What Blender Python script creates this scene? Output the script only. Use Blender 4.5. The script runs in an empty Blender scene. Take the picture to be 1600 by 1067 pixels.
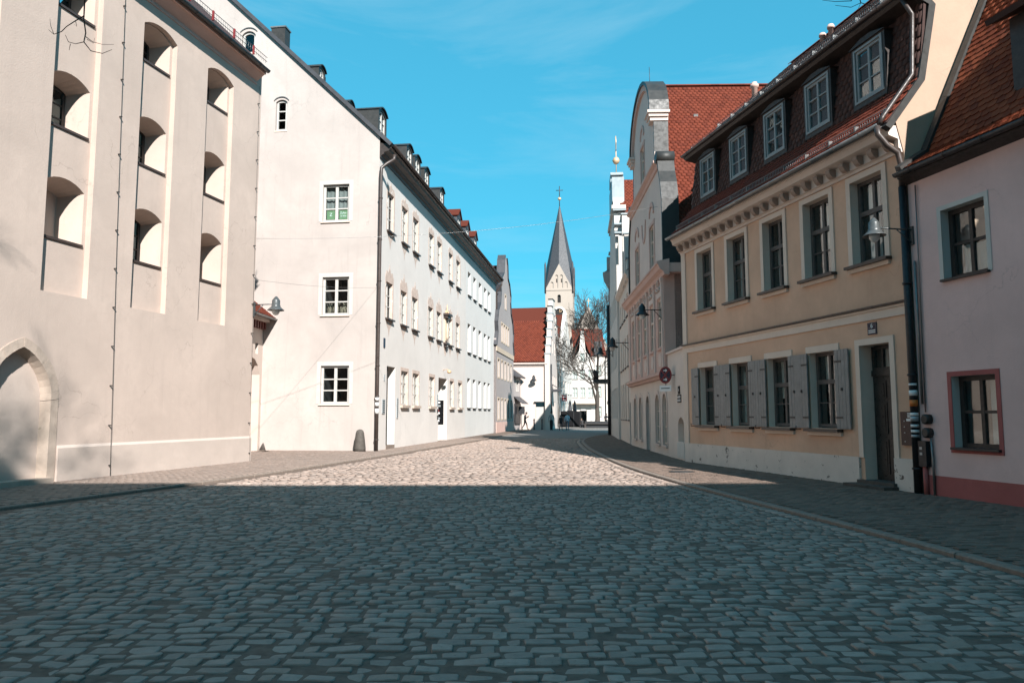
import bpy, math, random
import numpy as np
from mathutils import Vector, Matrix
from mathutils.geometry import tessellate_polygon

random.seed(7)
rng = np.random.default_rng(7)
R = math.radians
scene = bpy.context.scene
COL = scene.collection

# ------------------------------------------------------------------ camera
EYE = 1.5
PITCH = math.atan(114.5 / 1155.0)
cam_data = bpy.data.cameras.new('camera')
cam_data.sensor_width = 36.0
cam_data.lens = 36.0 * 1155.0 / 1600.0
cam_data.clip_start = 0.05
cam_data.clip_end = 5000.0
cam = bpy.data.objects.new('camera', cam_data)
cam.location = (0.0, 0.0, EYE)
cam.rotation_euler = (math.pi / 2 + PITCH, 0.0, 0.0)
COL.objects.link(cam)
scene.camera = cam

# ------------------------------------------------------------------ sky and sun
SUN_VEC = Vector((0.36, -1.0, 0.74)).normalized()          # towards the sun
SUN_EL = math.asin(SUN_VEC.z)
SUN_AZ = math.atan2(SUN_VEC.x, SUN_VEC.y)                   # clockwise from +Y
world = bpy.data.worlds.new('World')
scene.world = world
world.use_nodes = True
wn = world.node_tree
wn.nodes.clear()
w_out = wn.nodes.new('ShaderNodeOutputWorld')
w_bg = wn.nodes.new('ShaderNodeBackground')
w_sky = wn.nodes.new('ShaderNodeTexSky')
w_sky.sky_type = 'NISHITA'
w_sky.sun_disc = False
w_sky.sun_elevation = SUN_EL
w_sky.sun_rotation = SUN_AZ
w_sky.air_density = 1.0
w_sky.dust_density = 0.4
w_sky.ozone_density = 2.0
w_tint = wn.nodes.new('ShaderNodeMix'); w_tint.data_type = 'RGBA'; w_tint.blend_type = 'MULTIPLY'
w_tint.inputs[0].default_value = 1.0
w_tint.inputs[7].default_value = SKY_TINT = (0.085, 0.445, 0.560, 1.0)
w_co = wn.nodes.new('ShaderNodeTexCoord')
w_map = wn.nodes.new('ShaderNodeMapping'); w_map.inputs['Scale'].default_value = (1.0, 1.6, 5.0)
w_noise = wn.nodes.new('ShaderNodeTexNoise')
w_noise.inputs['Scale'].default_value = 2.2; w_noise.inputs['Detail'].default_value = 7.0
w_noise.inputs['Roughness'].default_value = 0.62; w_noise.inputs['Distortion'].default_value = 0.6
w_ramp = wn.nodes.new('ShaderNodeMapRange')
w_ramp.inputs[1].default_value = 0.48; w_ramp.inputs[2].default_value = 0.82
w_ramp.inputs[3].default_value = 0.0; w_ramp.inputs[4].default_value = 0.30
w_cloud = wn.nodes.new('ShaderNodeMix'); w_cloud.data_type = 'RGBA'
w_cloud.inputs[7].default_value = (0.28, 0.41, 0.47, 1.0)
w_gain = wn.nodes.new('ShaderNodeMix'); w_gain.data_type = 'RGBA'; w_gain.blend_type = 'MULTIPLY'
w_gain.inputs[0].default_value = 1.0; w_gain.inputs[7].default_value = (0.1, 0.1, 0.1, 1.0)
w_gam = wn.nodes.new('ShaderNodeGamma'); w_gam.inputs[1].default_value = 0.40
wn.links.new(w_sky.outputs[0], w_gain.inputs[6]); wn.links.new(w_gain.outputs[2], w_gam.inputs[0])
wn.links.new(w_gam.outputs[0], w_tint.inputs[6])
wn.links.new(w_co.outputs['Generated'], w_map.inputs['Vector'])
wn.links.new(w_map.outputs[0], w_noise.inputs['Vector'])
wn.links.new(w_noise.outputs[0], w_ramp.inputs[0])
wn.links.new(w_ramp.outputs[0], w_cloud.inputs[0])
wn.links.new(w_tint.outputs[2], w_cloud.inputs[6])
wn.links.new(w_cloud.outputs[2], w_bg.inputs[0])
w_bg.inputs[1].default_value = 1.0
wn.links.new(w_bg.outputs[0], w_out.inputs[0])

sun_data = bpy.data.lights.new('sun', 'SUN')
sun_data.energy = 5.0
sun_data.angle = R(0.53)
sun_data.color = (1.0, 0.965, 0.93)
sun = bpy.data.objects.new('sun', sun_data)
sun.rotation_euler = SUN_VEC.to_track_quat('Z', 'Y').to_euler()
sun.location = (20, -40, 40)
COL.objects.link(sun)

scene.view_settings.view_transform = 'Standard'
scene.view_settings.look = 'None'
scene.view_settings.exposure = 1.06
scene.view_settings.gamma = 1.0
scene.view_settings.use_curve_mapping = False
scene.cycles.max_bounces = 8
scene.cycles.transparent_max_bounces = 12
scene.cycles.use_denoising = True

# ------------------------------------------------------------------ materials
MATS = {}
def new_mat(name):
    m = bpy.data.materials.new(name)
    m.use_nodes = True
    MATS[name] = m
    return m, m.node_tree, m.node_tree.nodes['Principled BSDF']

def N(nt, t, **kw):
    n = nt.nodes.new(t)
    for k, v in kw.items():
        if k.startswith('i_'):
            n.inputs[k[2:].replace('_', ' ')].default_value = v
        else:
            setattr(n, k, v)
    return n

def mixc(nt, fac, a, b, blend='MIX'):
    n = nt.nodes.new('ShaderNodeMix'); n.data_type = 'RGBA'; n.blend_type = blend
    for sock, v in ((n.inputs[0], fac), (n.inputs[6], a), (n.inputs[7], b)):
        if hasattr(v, 'is_linked') or isinstance(v, bpy.types.NodeSocket):
            nt.links.new(v, sock)
        else:
            sock.default_value = v if not isinstance(v, tuple) else (*v[:3], 1.0)
    return n.outputs[2]

def mapr(nt, v, a, b, c, d):
    n = nt.nodes.new('ShaderNodeMapRange')
    nt.links.new(v, n.inputs[0])
    for i, x in enumerate((a, b, c, d)):
        n.inputs[i + 1].default_value = x
    return n.outputs[0]

def coords(nt, scale=(1, 1, 1)):
    c = nt.nodes.new('ShaderNodeTexCoord')
    mp = nt.nodes.new('ShaderNodeMapping')
    mp.inputs['Scale'].default_value = scale
    nt.links.new(c.outputs['Object'], mp.inputs['Vector'])
    return mp.outputs[0]

def noise(nt, vec, scale, detail=4.0, rough=0.55, dist=0.0):
    n = N(nt, 'ShaderNodeTexNoise')
    n.inputs['Scale'].default_value = scale; n.inputs['Detail'].default_value = detail
    n.inputs['Roughness'].default_value = rough; n.inputs['Distortion'].default_value = dist
    nt.links.new(vec, n.inputs['Vector'])
    return n.outputs[0]

def bump(nt, bsdf, h, strength, dist=0.01):
    b = N(nt, 'ShaderNodeBump')
    b.inputs['Strength'].default_value = strength; b.inputs['Distance'].default_value = dist
    nt.links.new(h, b.inputs['Height']); nt.links.new(b.outputs[0], bsdf.inputs['Normal'])

def sc(c, k):
    return tuple(min(1.0, x * k) for x in c)

def plaster(name, col, var=0.10, scale=0.7, fine=28.0, bs=0.25, patch=None, patch_amt=0.0, streak=0.0, rough=0.9, cracks=0.0):
    m, nt, p = new_mat(name)
    v = coords(nt)
    big = noise(nt, v, scale, 5, 0.6, 0.4)
    c = mixc(nt, mapr(nt, big, 0.32, 0.68, 0.0, 1.0), sc(col, 1 - var), sc(col, 1 + var * 0.5))
    med = noise(nt, v, 6.0, 6, 0.7)
    c = mixc(nt, mapr(nt, med, 0.35, 0.75, 0.0, 0.35), c, sc(col, 0.86))
    if streak:
        vs = coords(nt, (5.0, 5.0, 0.35))
        st = noise(nt, vs, 1.0, 5, 0.6)
        c = mixc(nt, mapr(nt, st, 0.55, 0.8, 0.0, streak), c, sc(col, 0.62))
    rp = noise(nt, v, 0.9, 9, 0.68, 0.2)
    c = mixc(nt, mapr(nt, rp, 0.555, 0.575, 0.0, 0.30), c, sc(col, 0.88))
    if cracks:
        vn = N(nt, 'ShaderNodeTexVoronoi'); vn.feature = 'DISTANCE_TO_EDGE'; vn.inputs['Scale'].default_value = 0.55
        nz = N(nt, 'ShaderNodeTexNoise'); nz.inputs['Scale'].default_value = 1.8; nz.inputs['Detail'].default_value = 6.0
        nt.links.new(v, nz.inputs['Vector'])
        mxv = N(nt, 'ShaderNodeVectorMath', operation='MULTIPLY_ADD'); mxv.inputs[1].default_value = (0.9, 0.9, 0.9)
        nt.links.new(nz.outputs['Color'], mxv.inputs[0]); nt.links.new(v, mxv.inputs[2]); nt.links.new(mxv.outputs[0], vn.inputs['Vector'])
        msk = noise(nt, v, 0.35, 2)
        cr = mapr(nt, vn.outputs['Distance'], 0.0, 0.006, cracks, 0.0)
        ml = N(nt, 'ShaderNodeMath', operation='MULTIPLY'); nt.links.new(cr, ml.inputs[0]); nt.links.new(mapr(nt, msk, 0.5, 0.6, 0.0, 1.0), ml.inputs[1])
        c = mixc(nt, ml.outputs[0], c, sc(col, 0.45))
    if patch:
        pn = noise(nt, v, 3.2, 7, 0.72, 0.3)
        c = mixc(nt, mapr(nt, pn, 0.66 - patch_amt, 0.685 - patch_amt, 0.0, 1.0), c, patch)
    nt.links.new(c, p.inputs['Base Color'])
    p.inputs['Roughness'].default_value = rough
    p.inputs['Specular IOR Level'].default_value = 0.25
    f = noise(nt, v, fine, 5, 0.65)
    f2 = noise(nt, v, 2.5, 3, 0.5)
    ad = N(nt, 'ShaderNodeMath', operation='ADD')
    nt.links.new(f, ad.inputs[0]); nt.links.new(f2, ad.inputs[1])
    bump(nt, p, ad.outputs[0], bs, 0.012)
    return m

def simple(name, col, rough=0.6, metal=0.0, var=0.15, scale=8.0, bs=0.0, spec=0.4):
    m, nt, p = new_mat(name)
    v = coords(nt)
    n1 = noise(nt, v, scale, 5, 0.6)
    c = mixc(nt, mapr(nt, n1, 0.3, 0.7, 0.0, 1.0), sc(col, 1 - var), sc(col, 1 + var))
    nt.links.new(c, p.inputs['Base Color'])
    r2 = noise(nt, v, scale * 2.3, 3)
    nt.links.new(mapr(nt, r2, 0.3, 0.7, max(0.02, rough - 0.12), min(1, rough + 0.12)), p.inputs['Roughness'])
    p.inputs['Metallic'].default_value = metal
    p.inputs['Specular IOR Level'].default_value = spec
    if bs:
        bump(nt, p, noise(nt, v, scale * 5, 4), bs, 0.006)
    return m

def toned(name, cols, mode, rough=0.85, fine=45.0, bs=0.35, moss=None, spec=0.3, moss_lo=0.6, rough2=False):
    """pieces whose tone differs from piece to piece (attribute 'tone' or the object's own random number)"""
    m, nt, p = new_mat(name)
    v = coords(nt)
    if mode == 'attr':
        a = N(nt, 'ShaderNodeAttribute'); a.attribute_name = 'tone'; t = a.outputs['Fac']
        vv = v
    else:
        a = N(nt, 'ShaderNodeObjectInfo'); t = a.outputs['Random']
        g = N(nt, 'ShaderNodeNewGeometry'); vv = g.outputs['Position']
    ramp = N(nt, 'ShaderNodeValToRGB')
    el = ramp.color_ramp.elements
    el[0].color = (*cols[0], 1); el[1].color = (*cols[-1], 1)
    for i, c in enumerate(cols[1:-1]):
        e = el.new((i + 1) / (len(cols) - 1)); e.color = (*c, 1)
    nt.links.new(t, ramp.inputs[0])
    c = ramp.outputs[0]
    md = noise(nt, vv, 14.0, 6, 0.7)
    mid = cols[len(cols) // 2]
    c = mixc(nt, mapr(nt, md, 0.4, 0.75, 0.0, 0.45), c, sc(mid, 0.6))
    if moss:
        mo = noise(nt, vv, 0.8, 6, 0.7)
        c = mixc(nt, mapr(nt, mo, moss_lo, moss_lo + 0.15, 0.0, 0.7), c, moss)
    nt.links.new(c, p.inputs['Base Color'])
    p.inputs['Roughness'].default_value = rough
    p.inputs['Specular IOR Level'].default_value = spec
    h = noise(nt, vv, fine, 5, 0.7)
    if rough2:
        h2 = noise(nt, vv, 13.0, 4, 0.6, 0.5)
        mm = N(nt, 'ShaderNodeMath', operation='MULTIPLY_ADD'); mm.inputs[1].default_value = 2.2
        nt.links.new(h2, mm.inputs[0]); nt.links.new(h, mm.inputs[2]); h = mm.outputs[0]
        spot = noise(nt, vv, 38.0, 3, 0.6)
        c = mixc(nt, mapr(nt, spot, 0.62, 0.72, 0.0, 0.45), c, sc(mid, 0.45))
        pale = noise(nt, vv, 3.1, 5, 0.7)
        c = mixc(nt, mapr(nt, pale, 0.55, 0.75, 0.0, 0.35), c, sc(cols[-1], 1.1))
        nt.links.new(c, p.inputs['Base Color'])
    bump(nt, p, h, bs, 0.006)
    return m

def glass(name, tint=0.95, ior=1.5, gain=1.0):
    m = bpy.data.materials.new(name); m.use_nodes = True; MATS[name] = m
    nt = m.node_tree; nt.nodes.clear()
    o = N(nt, 'ShaderNodeOutputMaterial'); mx = N(nt, 'ShaderNodeMixShader')
    tr = N(nt, 'ShaderNodeBsdfTransparent'); gl = N(nt, 'ShaderNodeBsdfGlossy')
    tr.inputs[0].default_value = (tint * 0.95, tint, tint, 1)
    gl.inputs['Roughness'].default_value = 0.03
    lw_ = N(nt, 'ShaderNodeLayerWeight'); lw_.inputs[0].default_value = 0.5      # Schlick reflectance, same from both sides
    pw = N(nt, 'ShaderNodeMath', operation='POWER'); pw.inputs[1].default_value = 5.0
    f0 = ((ior - 1)/(ior + 1))**2
    ma = N(nt, 'ShaderNodeMath', operation='MULTIPLY_ADD'); ma.inputs[1].default_value = 1 - f0; ma.inputs[2].default_value = f0
    ml = N(nt, 'ShaderNodeMath', operation='MULTIPLY', use_clamp=True); ml.inputs[1].default_value = gain
    nt.links.new(lw_.outputs['Facing'], pw.inputs[0]); nt.links.new(pw.outputs[0], ma.inputs[0])
    nt.links.new(ma.outputs[0], ml.inputs[0]); nt.links.new(ml.outputs[0], mx.inputs[0])
    # old panes are never quite flat
    bp = N(nt, 'ShaderNodeBump'); bp.inputs['Strength'].default_value = 0.06; bp.inputs['Distance'].default_value = 0.05
    nt.links.new(noise(nt, coords(nt), 2.2, 2), bp.inputs['Height'])
    nt.links.new(bp.outputs[0], gl.inputs['Normal'])
    nt.links.new(tr.outputs[0], mx.inputs[1]); nt.links.new(gl.outputs[0], mx.inputs[2])
    nt.links.new(mx.outputs[0], o.inputs[0])
    return m

M = {}
M['cream'] = plaster('cream plaster', (0.489, 0.391, 0.333), 0.13, 0.45, 26, 0.4, streak=0.24, cracks=0.38)
M['cream2'] = plaster('pale cream plaster', (0.511, 0.423, 0.367), 0.10, 0.6, 26, 0.3)
M['stone'] = plaster('pale carved stone', (0.438, 0.352, 0.289), 0.25, 2.0, 20, 0.5, patch=(0.30, 0.25, 0.20), patch_amt=0.02)
M['white_warm'] = plaster('warm white plaster', (0.423, 0.370, 0.339), 0.18, 0.30, 22, 0.35, streak=0.34, cracks=0.38)
M['white_cool'] = plaster('cool white plaster', (0.625, 0.580, 0.540), 0.08, 0.4, 24, 0.25, streak=0.18)
M['white_blue'] = plaster('pale blue white plaster', (0.590, 0.575, 0.550), 0.05, 0.4, 24, 0.2, streak=0.06)
M['pink_stencil'] = plaster('faded pink paint', (0.530, 0.418, 0.354), 0.22, 4.0, 20, 0.2, patch=(0.72, 0.68, 0.64), patch_amt=0.06)
M['yellow'] = plaster('ochre plaster', (0.62, 0.40, 0.28), 0.18, 0.6, 30, 0.4, streak=0.30, cracks=0.38)
M['peach'] = plaster('peach plaster', (0.409, 0.289, 0.214), 0.10, 0.7, 20, 0.3, streak=0.08, cracks=0.38)
M['white_old'] = plaster('flaking white paint', (0.66, 0.57, 0.50), 0.12, 1.0, 22, 0.35, patch=(0.13, 0.10, 0.085), patch_amt=0.055, streak=0.15, cracks=0.38)
M['white_trim'] = plaster('white trim paint', (0.68, 0.55, 0.455), 0.08, 1.0, 26, 0.2)
M['mauve'] = plaster('mauve plaster', (0.68, 0.48, 0.445), 0.12, 0.6, 30, 0.35, streak=0.22, cracks=0.38)
M['mauve_red'] = plaster('dull red paint', (0.36, 0.11, 0.10), 0.12, 1.5, 26, 0.3)
M['pale_blue'] = plaster('pale blue grey paint', (0.54, 0.52, 0.48), 0.08, 1.0, 26, 0.2)
M['rose'] = plaster('rose plaster', (0.58, 0.385, 0.325), 0.10, 0.8, 26, 0.25, streak=0.08)
M['rose_light'] = plaster('pale rose plaster', (0.64, 0.51, 0.445), 0.08, 0.8, 26, 0.25, streak=0.10)
M['rose_white'] = plaster('off white plaster', (0.64, 0.54, 0.47), 0.10, 0.8, 26, 0.25, patch=(0.33, 0.27, 0.24), patch_amt=-0.02, streak=0.12)
M['bracket'] = plaster('dark bracket stone', (0.34, 0.25, 0.20), 0.2, 2.0, 22, 0.3)  # darker and browner than the cornice above
M['lilac_grey'] = plaster('grey lilac plaster', (0.336, 0.296, 0.282), 0.07, 0.6, 26, 0.2)
M['buff'] = plaster('buff plaster', (0.511, 0.409, 0.312), 0.08, 0.8, 26, 0.2)
M['pinkwhite'] = plaster('pinkish white plaster', (0.540, 0.454, 0.407), 0.07, 0.5, 26, 0.2)
M['farwhite'] = plaster('far white plaster', (0.555, 0.507, 0.462), 0.06, 0.3, 20, 0.15)
M['tower'] = plaster('tower render', (0.365, 0.303, 0.255), 0.10, 0.15, 8, 0.3, streak=0.1)
M['dark_slate'] = simple('dark slate', (0.045, 0.045, 0.050), 0.55, 0, 0.25, 3.0, 0.3)
M['lead'] = simple('grey sheet metal', (0.030, 0.029, 0.027), 0.5, 0.1, 0.18, 3.0, 0.05)
M['lead_light'] = simple('pale sheet metal', (0.24, 0.275, 0.285), 0.5, 0.2, 0.15, 3.0, 0.05)
M['dark_metal'] = simple('black painted metal', (0.018, 0.018, 0.02), 0.45, 0.0, 0.3, 10)
M['brown_metal'] = simple('brown painted metal', (0.050, 0.036, 0.031), 0.4, 0.0, 0.2, 6)
M['lamp_grey'] = simple('grey lamp enamel', (0.075, 0.08, 0.08), 0.35, 0.2, 0.15, 8)
M['copper_red'] = simple('red brown pipe paint', (0.15, 0.045, 0.036), 0.45, 0.0, 0.2, 6)
M['dark_wood'] = simple('dark window wood', (0.035, 0.027, 0.024), 0.5, 0.0, 0.3, 9, 0.05)
M['grey_wood'] = simple('grey brown window paint', (0.085, 0.074, 0.068), 0.5, 0.0, 0.2, 9, 0.05)
M['white_wood'] = simple('white window paint', (0.438, 0.416, 0.387), 0.45, 0.0, 0.06, 6)
M['dorm_wood'] = simple('pale grey window paint', (0.25, 0.26, 0.255), 0.5, 0.0, 0.12, 8)
M['shutter'] = simple('grey shutter paint', (0.215, 0.205, 0.195), 0.55, 0.0, 0.12, 7, 0.05)
M['door'] = simple('dark door varnish', (0.026, 0.024, 0.022), 0.35, 0.0, 0.3, 7, 0.05)
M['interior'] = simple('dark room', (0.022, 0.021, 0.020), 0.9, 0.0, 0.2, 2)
M['curtain'] = simple('white curtain', (0.70, 0.66, 0.61), 0.9, 0.0, 0.06, 4)
M['net'] = simple('grey net curtain', (0.197, 0.197, 0.190), 0.9, 0.0, 0.12, 3)
M['gutter_brown'] = simple('brown gutter', (0.038, 0.028, 0.024), 0.45, 0.0, 0.2, 5)
M['zinc'] = simple('weathered zinc', (0.20, 0.20, 0.195), 0.40, 0.6, 0.2, 4)
M['iron'] = simple('cast iron', (0.055, 0.052, 0.050), 0.55, 0.5, 0.25, 12, 0.3)
M['kerb'] = simple('granite kerb', (0.204, 0.159, 0.129), 0.8, 0.0, 0.2, 16, 0.4)
M['joint'] = simple('sandy joint', (0.124, 0.088, 0.068), 0.95, 0.0, 0.3, 10, 0.5)
M['bark'] = simple('bark', (0.060, 0.048, 0.040), 0.9, 0.0, 0.3, 12, 0.6)
M['black_sign'] = simple('black sign', (0.006, 0.006, 0.007), 0.6, 0, 0.1, 8, 0, 0.1)
M['white_sign'] = simple('white sign', (0.70, 0.70, 0.68), 0.4, 0, 0.04)
M['blue_sign'] = simple('blue enamel', (0.018, 0.022, 0.042), 0.3, 0, 0.05)
M['red_sign'] = simple('red sign', (0.17, 0.012, 0.016), 0.4, 0, 0.05)
M['green_sign'] = simple('green poster', (0.15, 0.24, 0.13), 0.5, 0, 0.08)
M['grey_plate'] = simple('grey plate', (0.34, 0.36, 0.37), 0.4, 0.3, 0.08)
M['gold'] = simple('gilding', (0.60, 0.40, 0.24), 0.5, 0.3, 0.1)
M['red_clip'] = simple('red clip', (0.22, 0.03, 0.03), 0.5)
M['lamp_glass'] = simple('milky lamp glass', (0.60, 0.60, 0.58), 0.15, 0, 0.03)
M['orange_sticker'] = simple('orange sticker', (0.55, 0.16, 0.03), 0.5)
M['mailbox'] = simple('dark red letter box', (0.035, 0.014, 0.014), 0.4)
M['stone_grey'] = simple('grey guard stone', (0.074, 0.064, 0.055), 0.85, 0, 0.25, 7, 0.5)
M['asphalt'] = simple('far paving', (0.161, 0.144, 0.129), 0.9, 0, 0.2, 3, 0.4)
M['earth'] = simple('town ground', (0.146, 0.130, 0.115), 0.95, 0, 0.2, 1, 0.2)
M['pale_stone_band'] = plaster('pale band', (0.511, 0.437, 0.367), 0.06, 1.0, 20, 0.2)
M['red_roof_far'] = toned('far red tiles', [(0.095, 0.024, 0.015), (0.113, 0.030, 0.019)], 'attr', 0.9, 30, 0.4, moss=(0.07, 0.03, 0.024), spec=0.1)
tile_cols = [(0.106, 0.025, 0.015), (0.139, 0.032, 0.018), (0.164, 0.039, 0.022), (0.124, 0.030, 0.019)]
M['tile_attr'] = toned('red clay tiles', tile_cols, 'attr', 0.82, 40, 0.3, moss=(0.11, 0.04, 0.03), spec=0.12)
M['tile_obj'] = toned('red clay tile', tile_cols, 'obj', 0.82, 40, 0.3, moss=(0.11, 0.04, 0.03), spec=0.12)
otile = [(0.130, 0.030, 0.015), (0.180, 0.046, 0.021), (0.210, 0.057, 0.027), (0.110, 0.027, 0.016)]
M['otile_attr'] = toned('orange clay tiles', otile, 'attr', 0.8, 40, 0.3, spec=0.12)
M['otile_obj'] = toned('orange clay tile', otile, 'obj', 0.8, 40, 0.3, spec=0.12)
dtile = [(0.050, 0.026, 0.022), (0.066, 0.033, 0.027), (0.082, 0.040, 0.032)]  # dark brown; also carries the shade on the ochre house's steep slope
M['dtile_attr'] = toned('dark brown tiles', dtile, 'attr', 0.8, 40, 0.3)
M['dtile_obj'] = toned('dark brown tile', dtile, 'obj', 0.8, 40, 0.3)
cob = [(0.264, 0.204, 0.172), (0.312, 0.240, 0.202), (0.348, 0.270, 0.228), (0.288, 0.228, 0.194), (0.308, 0.224, 0.180), (0.384, 0.300, 0.254)]
M['cobble_attr'] = toned('granite setts', cob, 'attr', 0.8, 60, 0.45, spec=0.14, rough2=True)
M['cobble_obj'] = toned('granite sett', cob, 'obj', 0.8, 60, 0.45, spec=0.14, rough2=True)
pv = [(0.182, 0.137, 0.112), (0.219, 0.166, 0.136), (0.256, 0.194, 0.160), (0.197, 0.155, 0.132)]
M['paver_attr'] = toned('clinker pavers', pv, 'attr', 0.8, 60, 0.4)
M['paver_obj'] = toned('clinker paver', pv, 'obj', 0.8, 60, 0.4)
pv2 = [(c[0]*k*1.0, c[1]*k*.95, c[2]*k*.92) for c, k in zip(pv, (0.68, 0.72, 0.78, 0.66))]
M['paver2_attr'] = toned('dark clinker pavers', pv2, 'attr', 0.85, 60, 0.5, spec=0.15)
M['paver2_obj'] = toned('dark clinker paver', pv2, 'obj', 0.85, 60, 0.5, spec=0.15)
M['glass'] = glass('window glass')
M['glass_dull'] = glass('dull window glass', 0.9, 1.45, 0.4)
M['glass_strong'] = glass('old window glass', 0.93, 1.6, 2.0)

# ------------------------------------------------------------------ object helpers
def link(name, me, mat, parent=None, loc=None, rz=0.0):
    o = bpy.data.objects.new(name, me)
    COL.objects.link(o)
    if me is not None and mat is not None and len(me.materials) == 0:
        for mm in (mat if isinstance(mat, (list, tuple)) else [mat]):
            me.materials.append(M[mm] if isinstance(mm, str) else mm)
    if parent is not None:
        o.parent = parent
    if loc is not None:
        o.location = loc
    if rz:
        o.rotation_euler = (0, 0, rz)
    return o

def tag(o, label=None, cat=None, group=None, kind=None):
    if label: o['label'] = label
    if cat: o['category'] = cat
    if group: o['group'] = group
    if kind: o['kind'] = kind
    return o

def empty(name, loc, rz=0.0):
    o = bpy.data.objects.new(name, None)
    o.empty_display_size = 0.3
    COL.objects.link(o)
    o.location = loc
    o.rotation_euler = (0, 0, rz)
    return o

class MB:
    """collects faces; build() links them as one mesh object"""
    def __init__(s):
        s.v = []; s.f = []; s.m = []; s.cur = 0; s.smooth = []
        s.sm = False
    def face(s, pts, flip=False):
        i = len(s.v)
        s.v.extend([tuple(p) for p in pts])
        idx = list(range(i, i + len(pts)))
        s.f.append(idx[::-1] if flip else idx); s.m.append(s.cur); s.smooth.append(s.sm)
    def box(s, x0, x1, y0, y1, z0, z1):
        i = len(s.v)
        s.v += [(x0,y0,z0),(x1,y0,z0),(x1,y1,z0),(x0,y1,z0),(x0,y0,z1),(x1,y0,z1),(x1,y1,z1),(x0,y1,z1)]
        for q in ((0,3,2,1),(4,5,6,7),(0,1,5,4),(1,2,6,5),(2,3,7,6),(3,0,4,7)):
            s.f.append([i + k for k in q]); s.m.append(s.cur); s.smooth.append(False)
        return s
    def hexa(s, p):
        """eight corners, bottom ring then top ring"""
        i = len(s.v); s.v += [tuple(q) for q in p]
        for q in ((0,3,2,1),(4,5,6,7),(0,1,5,4),(1,2,6,5),(2,3,7,6),(3,0,4,7)):
            s.f.append([i + k for k in q]); s.m.append(s.cur); s.smooth.append(False)
        return s
    def rings(s, rings, cap0=True, cap1=True, closed=True, smooth=True):
        i = len(s.v); n = len(rings[0])
        for r in rings: s.v += [tuple(p) for p in r]
        for a in range(len(rings) - 1):
            for b in range(n if closed else n - 1):
                c = (b + 1) % n
                s.f.append([i+a*n+b, i+a*n+c, i+(a+1)*n+c, i+(a+1)*n+b]); s.m.append(s.cur); s.smooth.append(smooth)
        if cap0: s.f.append([i + k for k in range(n)][::-1]); s.m.append(s.cur); s.smooth.append(False)
        if cap1: s.f.append([i + (len(rings)-1)*n + k for k in range(n)]); s.m.append(s.cur); s.smooth.append(False)
        return s
    def tube(s, path, r, n=8, caps=True):
        path = [Vector(p) for p in path]
        rs = r if isinstance(r, (list, tuple)) else [r] * len(path)
        rings = []; prev = None
        for k, p in enumerate(path):
            d = (path[min(k+1, len(path)-1)] - path[max(k-1, 0)])
            if d.length < 1e-9: d = Vector((0, 0, 1))
            d.normalize()
            if prev is None:
                a = Vector((0, 0, 1)) if abs(d.z) < 0.9 else Vector((1, 0, 0))
                x = d.cross(a).normalized()
            else:
                x = (prev - d * prev.dot(d))
                x = x.normalized() if x.length > 1e-6 else d.orthogonal().normalized()
            prev = x
            y = d.cross(x)
            rings.append([p + (x * math.cos(t) + y * math.sin(t)) * rs[k] for t in (2*math.pi*j/n for j in range(n))])
        return s.rings(rings, caps, caps)
    def lathe(s, prof, c=(0, 0, 0), n=12, cap0=True, cap1=True):
        rings = [[(c[0] + r*math.cos(2*math.pi*j/n), c[1] + r*math.sin(2*math.pi*j/n), c[2] + z) for j in range(n)] for r, z in prof]
        return s.rings(rings, cap0, cap1)
    def prism(s, poly, f0, f1):
        """poly: 2d points; f0/f1 map a 2d point to the near and far 3d faces"""
        tri = tessellate_polygon([[Vector((a, b, 0)) for a, b in poly]])
        i = len(s.v); n = len(poly)
        s.v += [tuple(f0(a, b)) for a, b in poly] + [tuple(f1(a, b)) for a, b in poly]
        for t in tri:
            s.f.append([i + k for k in t]); s.f.append([i + n + k for k in t][::-1])
            s.m += [s.cur] * 2; s.smooth += [False] * 2
        for k in range(n):
            l = (k + 1) % n
            s.f.append([i + k, i + n + k, i + n + l, i + l]); s.m.append(s.cur); s.smooth.append(False)
        return s
    def build(s, name, mat, parent=None, loc=None, rz=0.0, fix=True):
        me = bpy.data.meshes.new(name)
        me.from_pydata(s.v, [], s.f)
        mats = mat if isinstance(mat, (list, tuple)) else [mat]
        for mm in mats: me.materials.append(M[mm])
        if len(mats) > 1: me.polygons.foreach_set('material_index', s.m)
        if any(s.smooth): me.polygons.foreach_set('use_smooth', s.smooth)
        me.update()
        return link(name, me, None, parent, loc, rz)

class Fr:
    """a vertical plane in a house's own space: u along, 'out' towards the viewer, z up"""
    def __init__(s, ox=0.0, oy=0.0, ang=0.0):
        s.ox, s.oy, s.ang = ox, oy, ang
        s.c, s.s = math.cos(ang), math.sin(ang)
    def P(s, u, out, z):
        return Vector((s.ox + u*s.c + out*s.s, s.oy + u*s.s - out*s.c, z))
    def box(s, mb, u0, u1, o0, o1, z0, z1):
        P = s.P
        return mb.hexa([P(u0,o1,z0),P(u1,o1,z0),P(u1,o0,z0),P(u0,o0,z0),P(u0,o1,z1),P(u1,o1,z1),P(u1,o0,z1),P(u0,o0,z1)])
    def prism(s, mb, poly, o0, o1):
        return mb.prism(poly, lambda a, b: s.P(a, o1, b), lambda a, b: s.P(a, o0, b))

F0 = Fr()

def rect(u0, u1, z0, z1):
    return [(u0, z0), (u1, z0), (u1, z1), (u0, z1)]

def arch(u0, u1, z0, spring, crown, n=8):
    """rectangle with a segmental head"""
    w = (u1 - u0) / 2; h = crown - spring; c = (u0 + u1) / 2
    r = (w*w + h*h) / (2*h); cz = crown - r
    a0 = math.atan2(spring - cz, w)
    pts = [(u0, z0), (u1, z0)]
    for k in range(n + 1):
        a = a0 + (math.pi - 2*a0) * k / n
        pts.append((c + r*math.cos(a), cz + r*math.sin(a)))
    return pts

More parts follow.
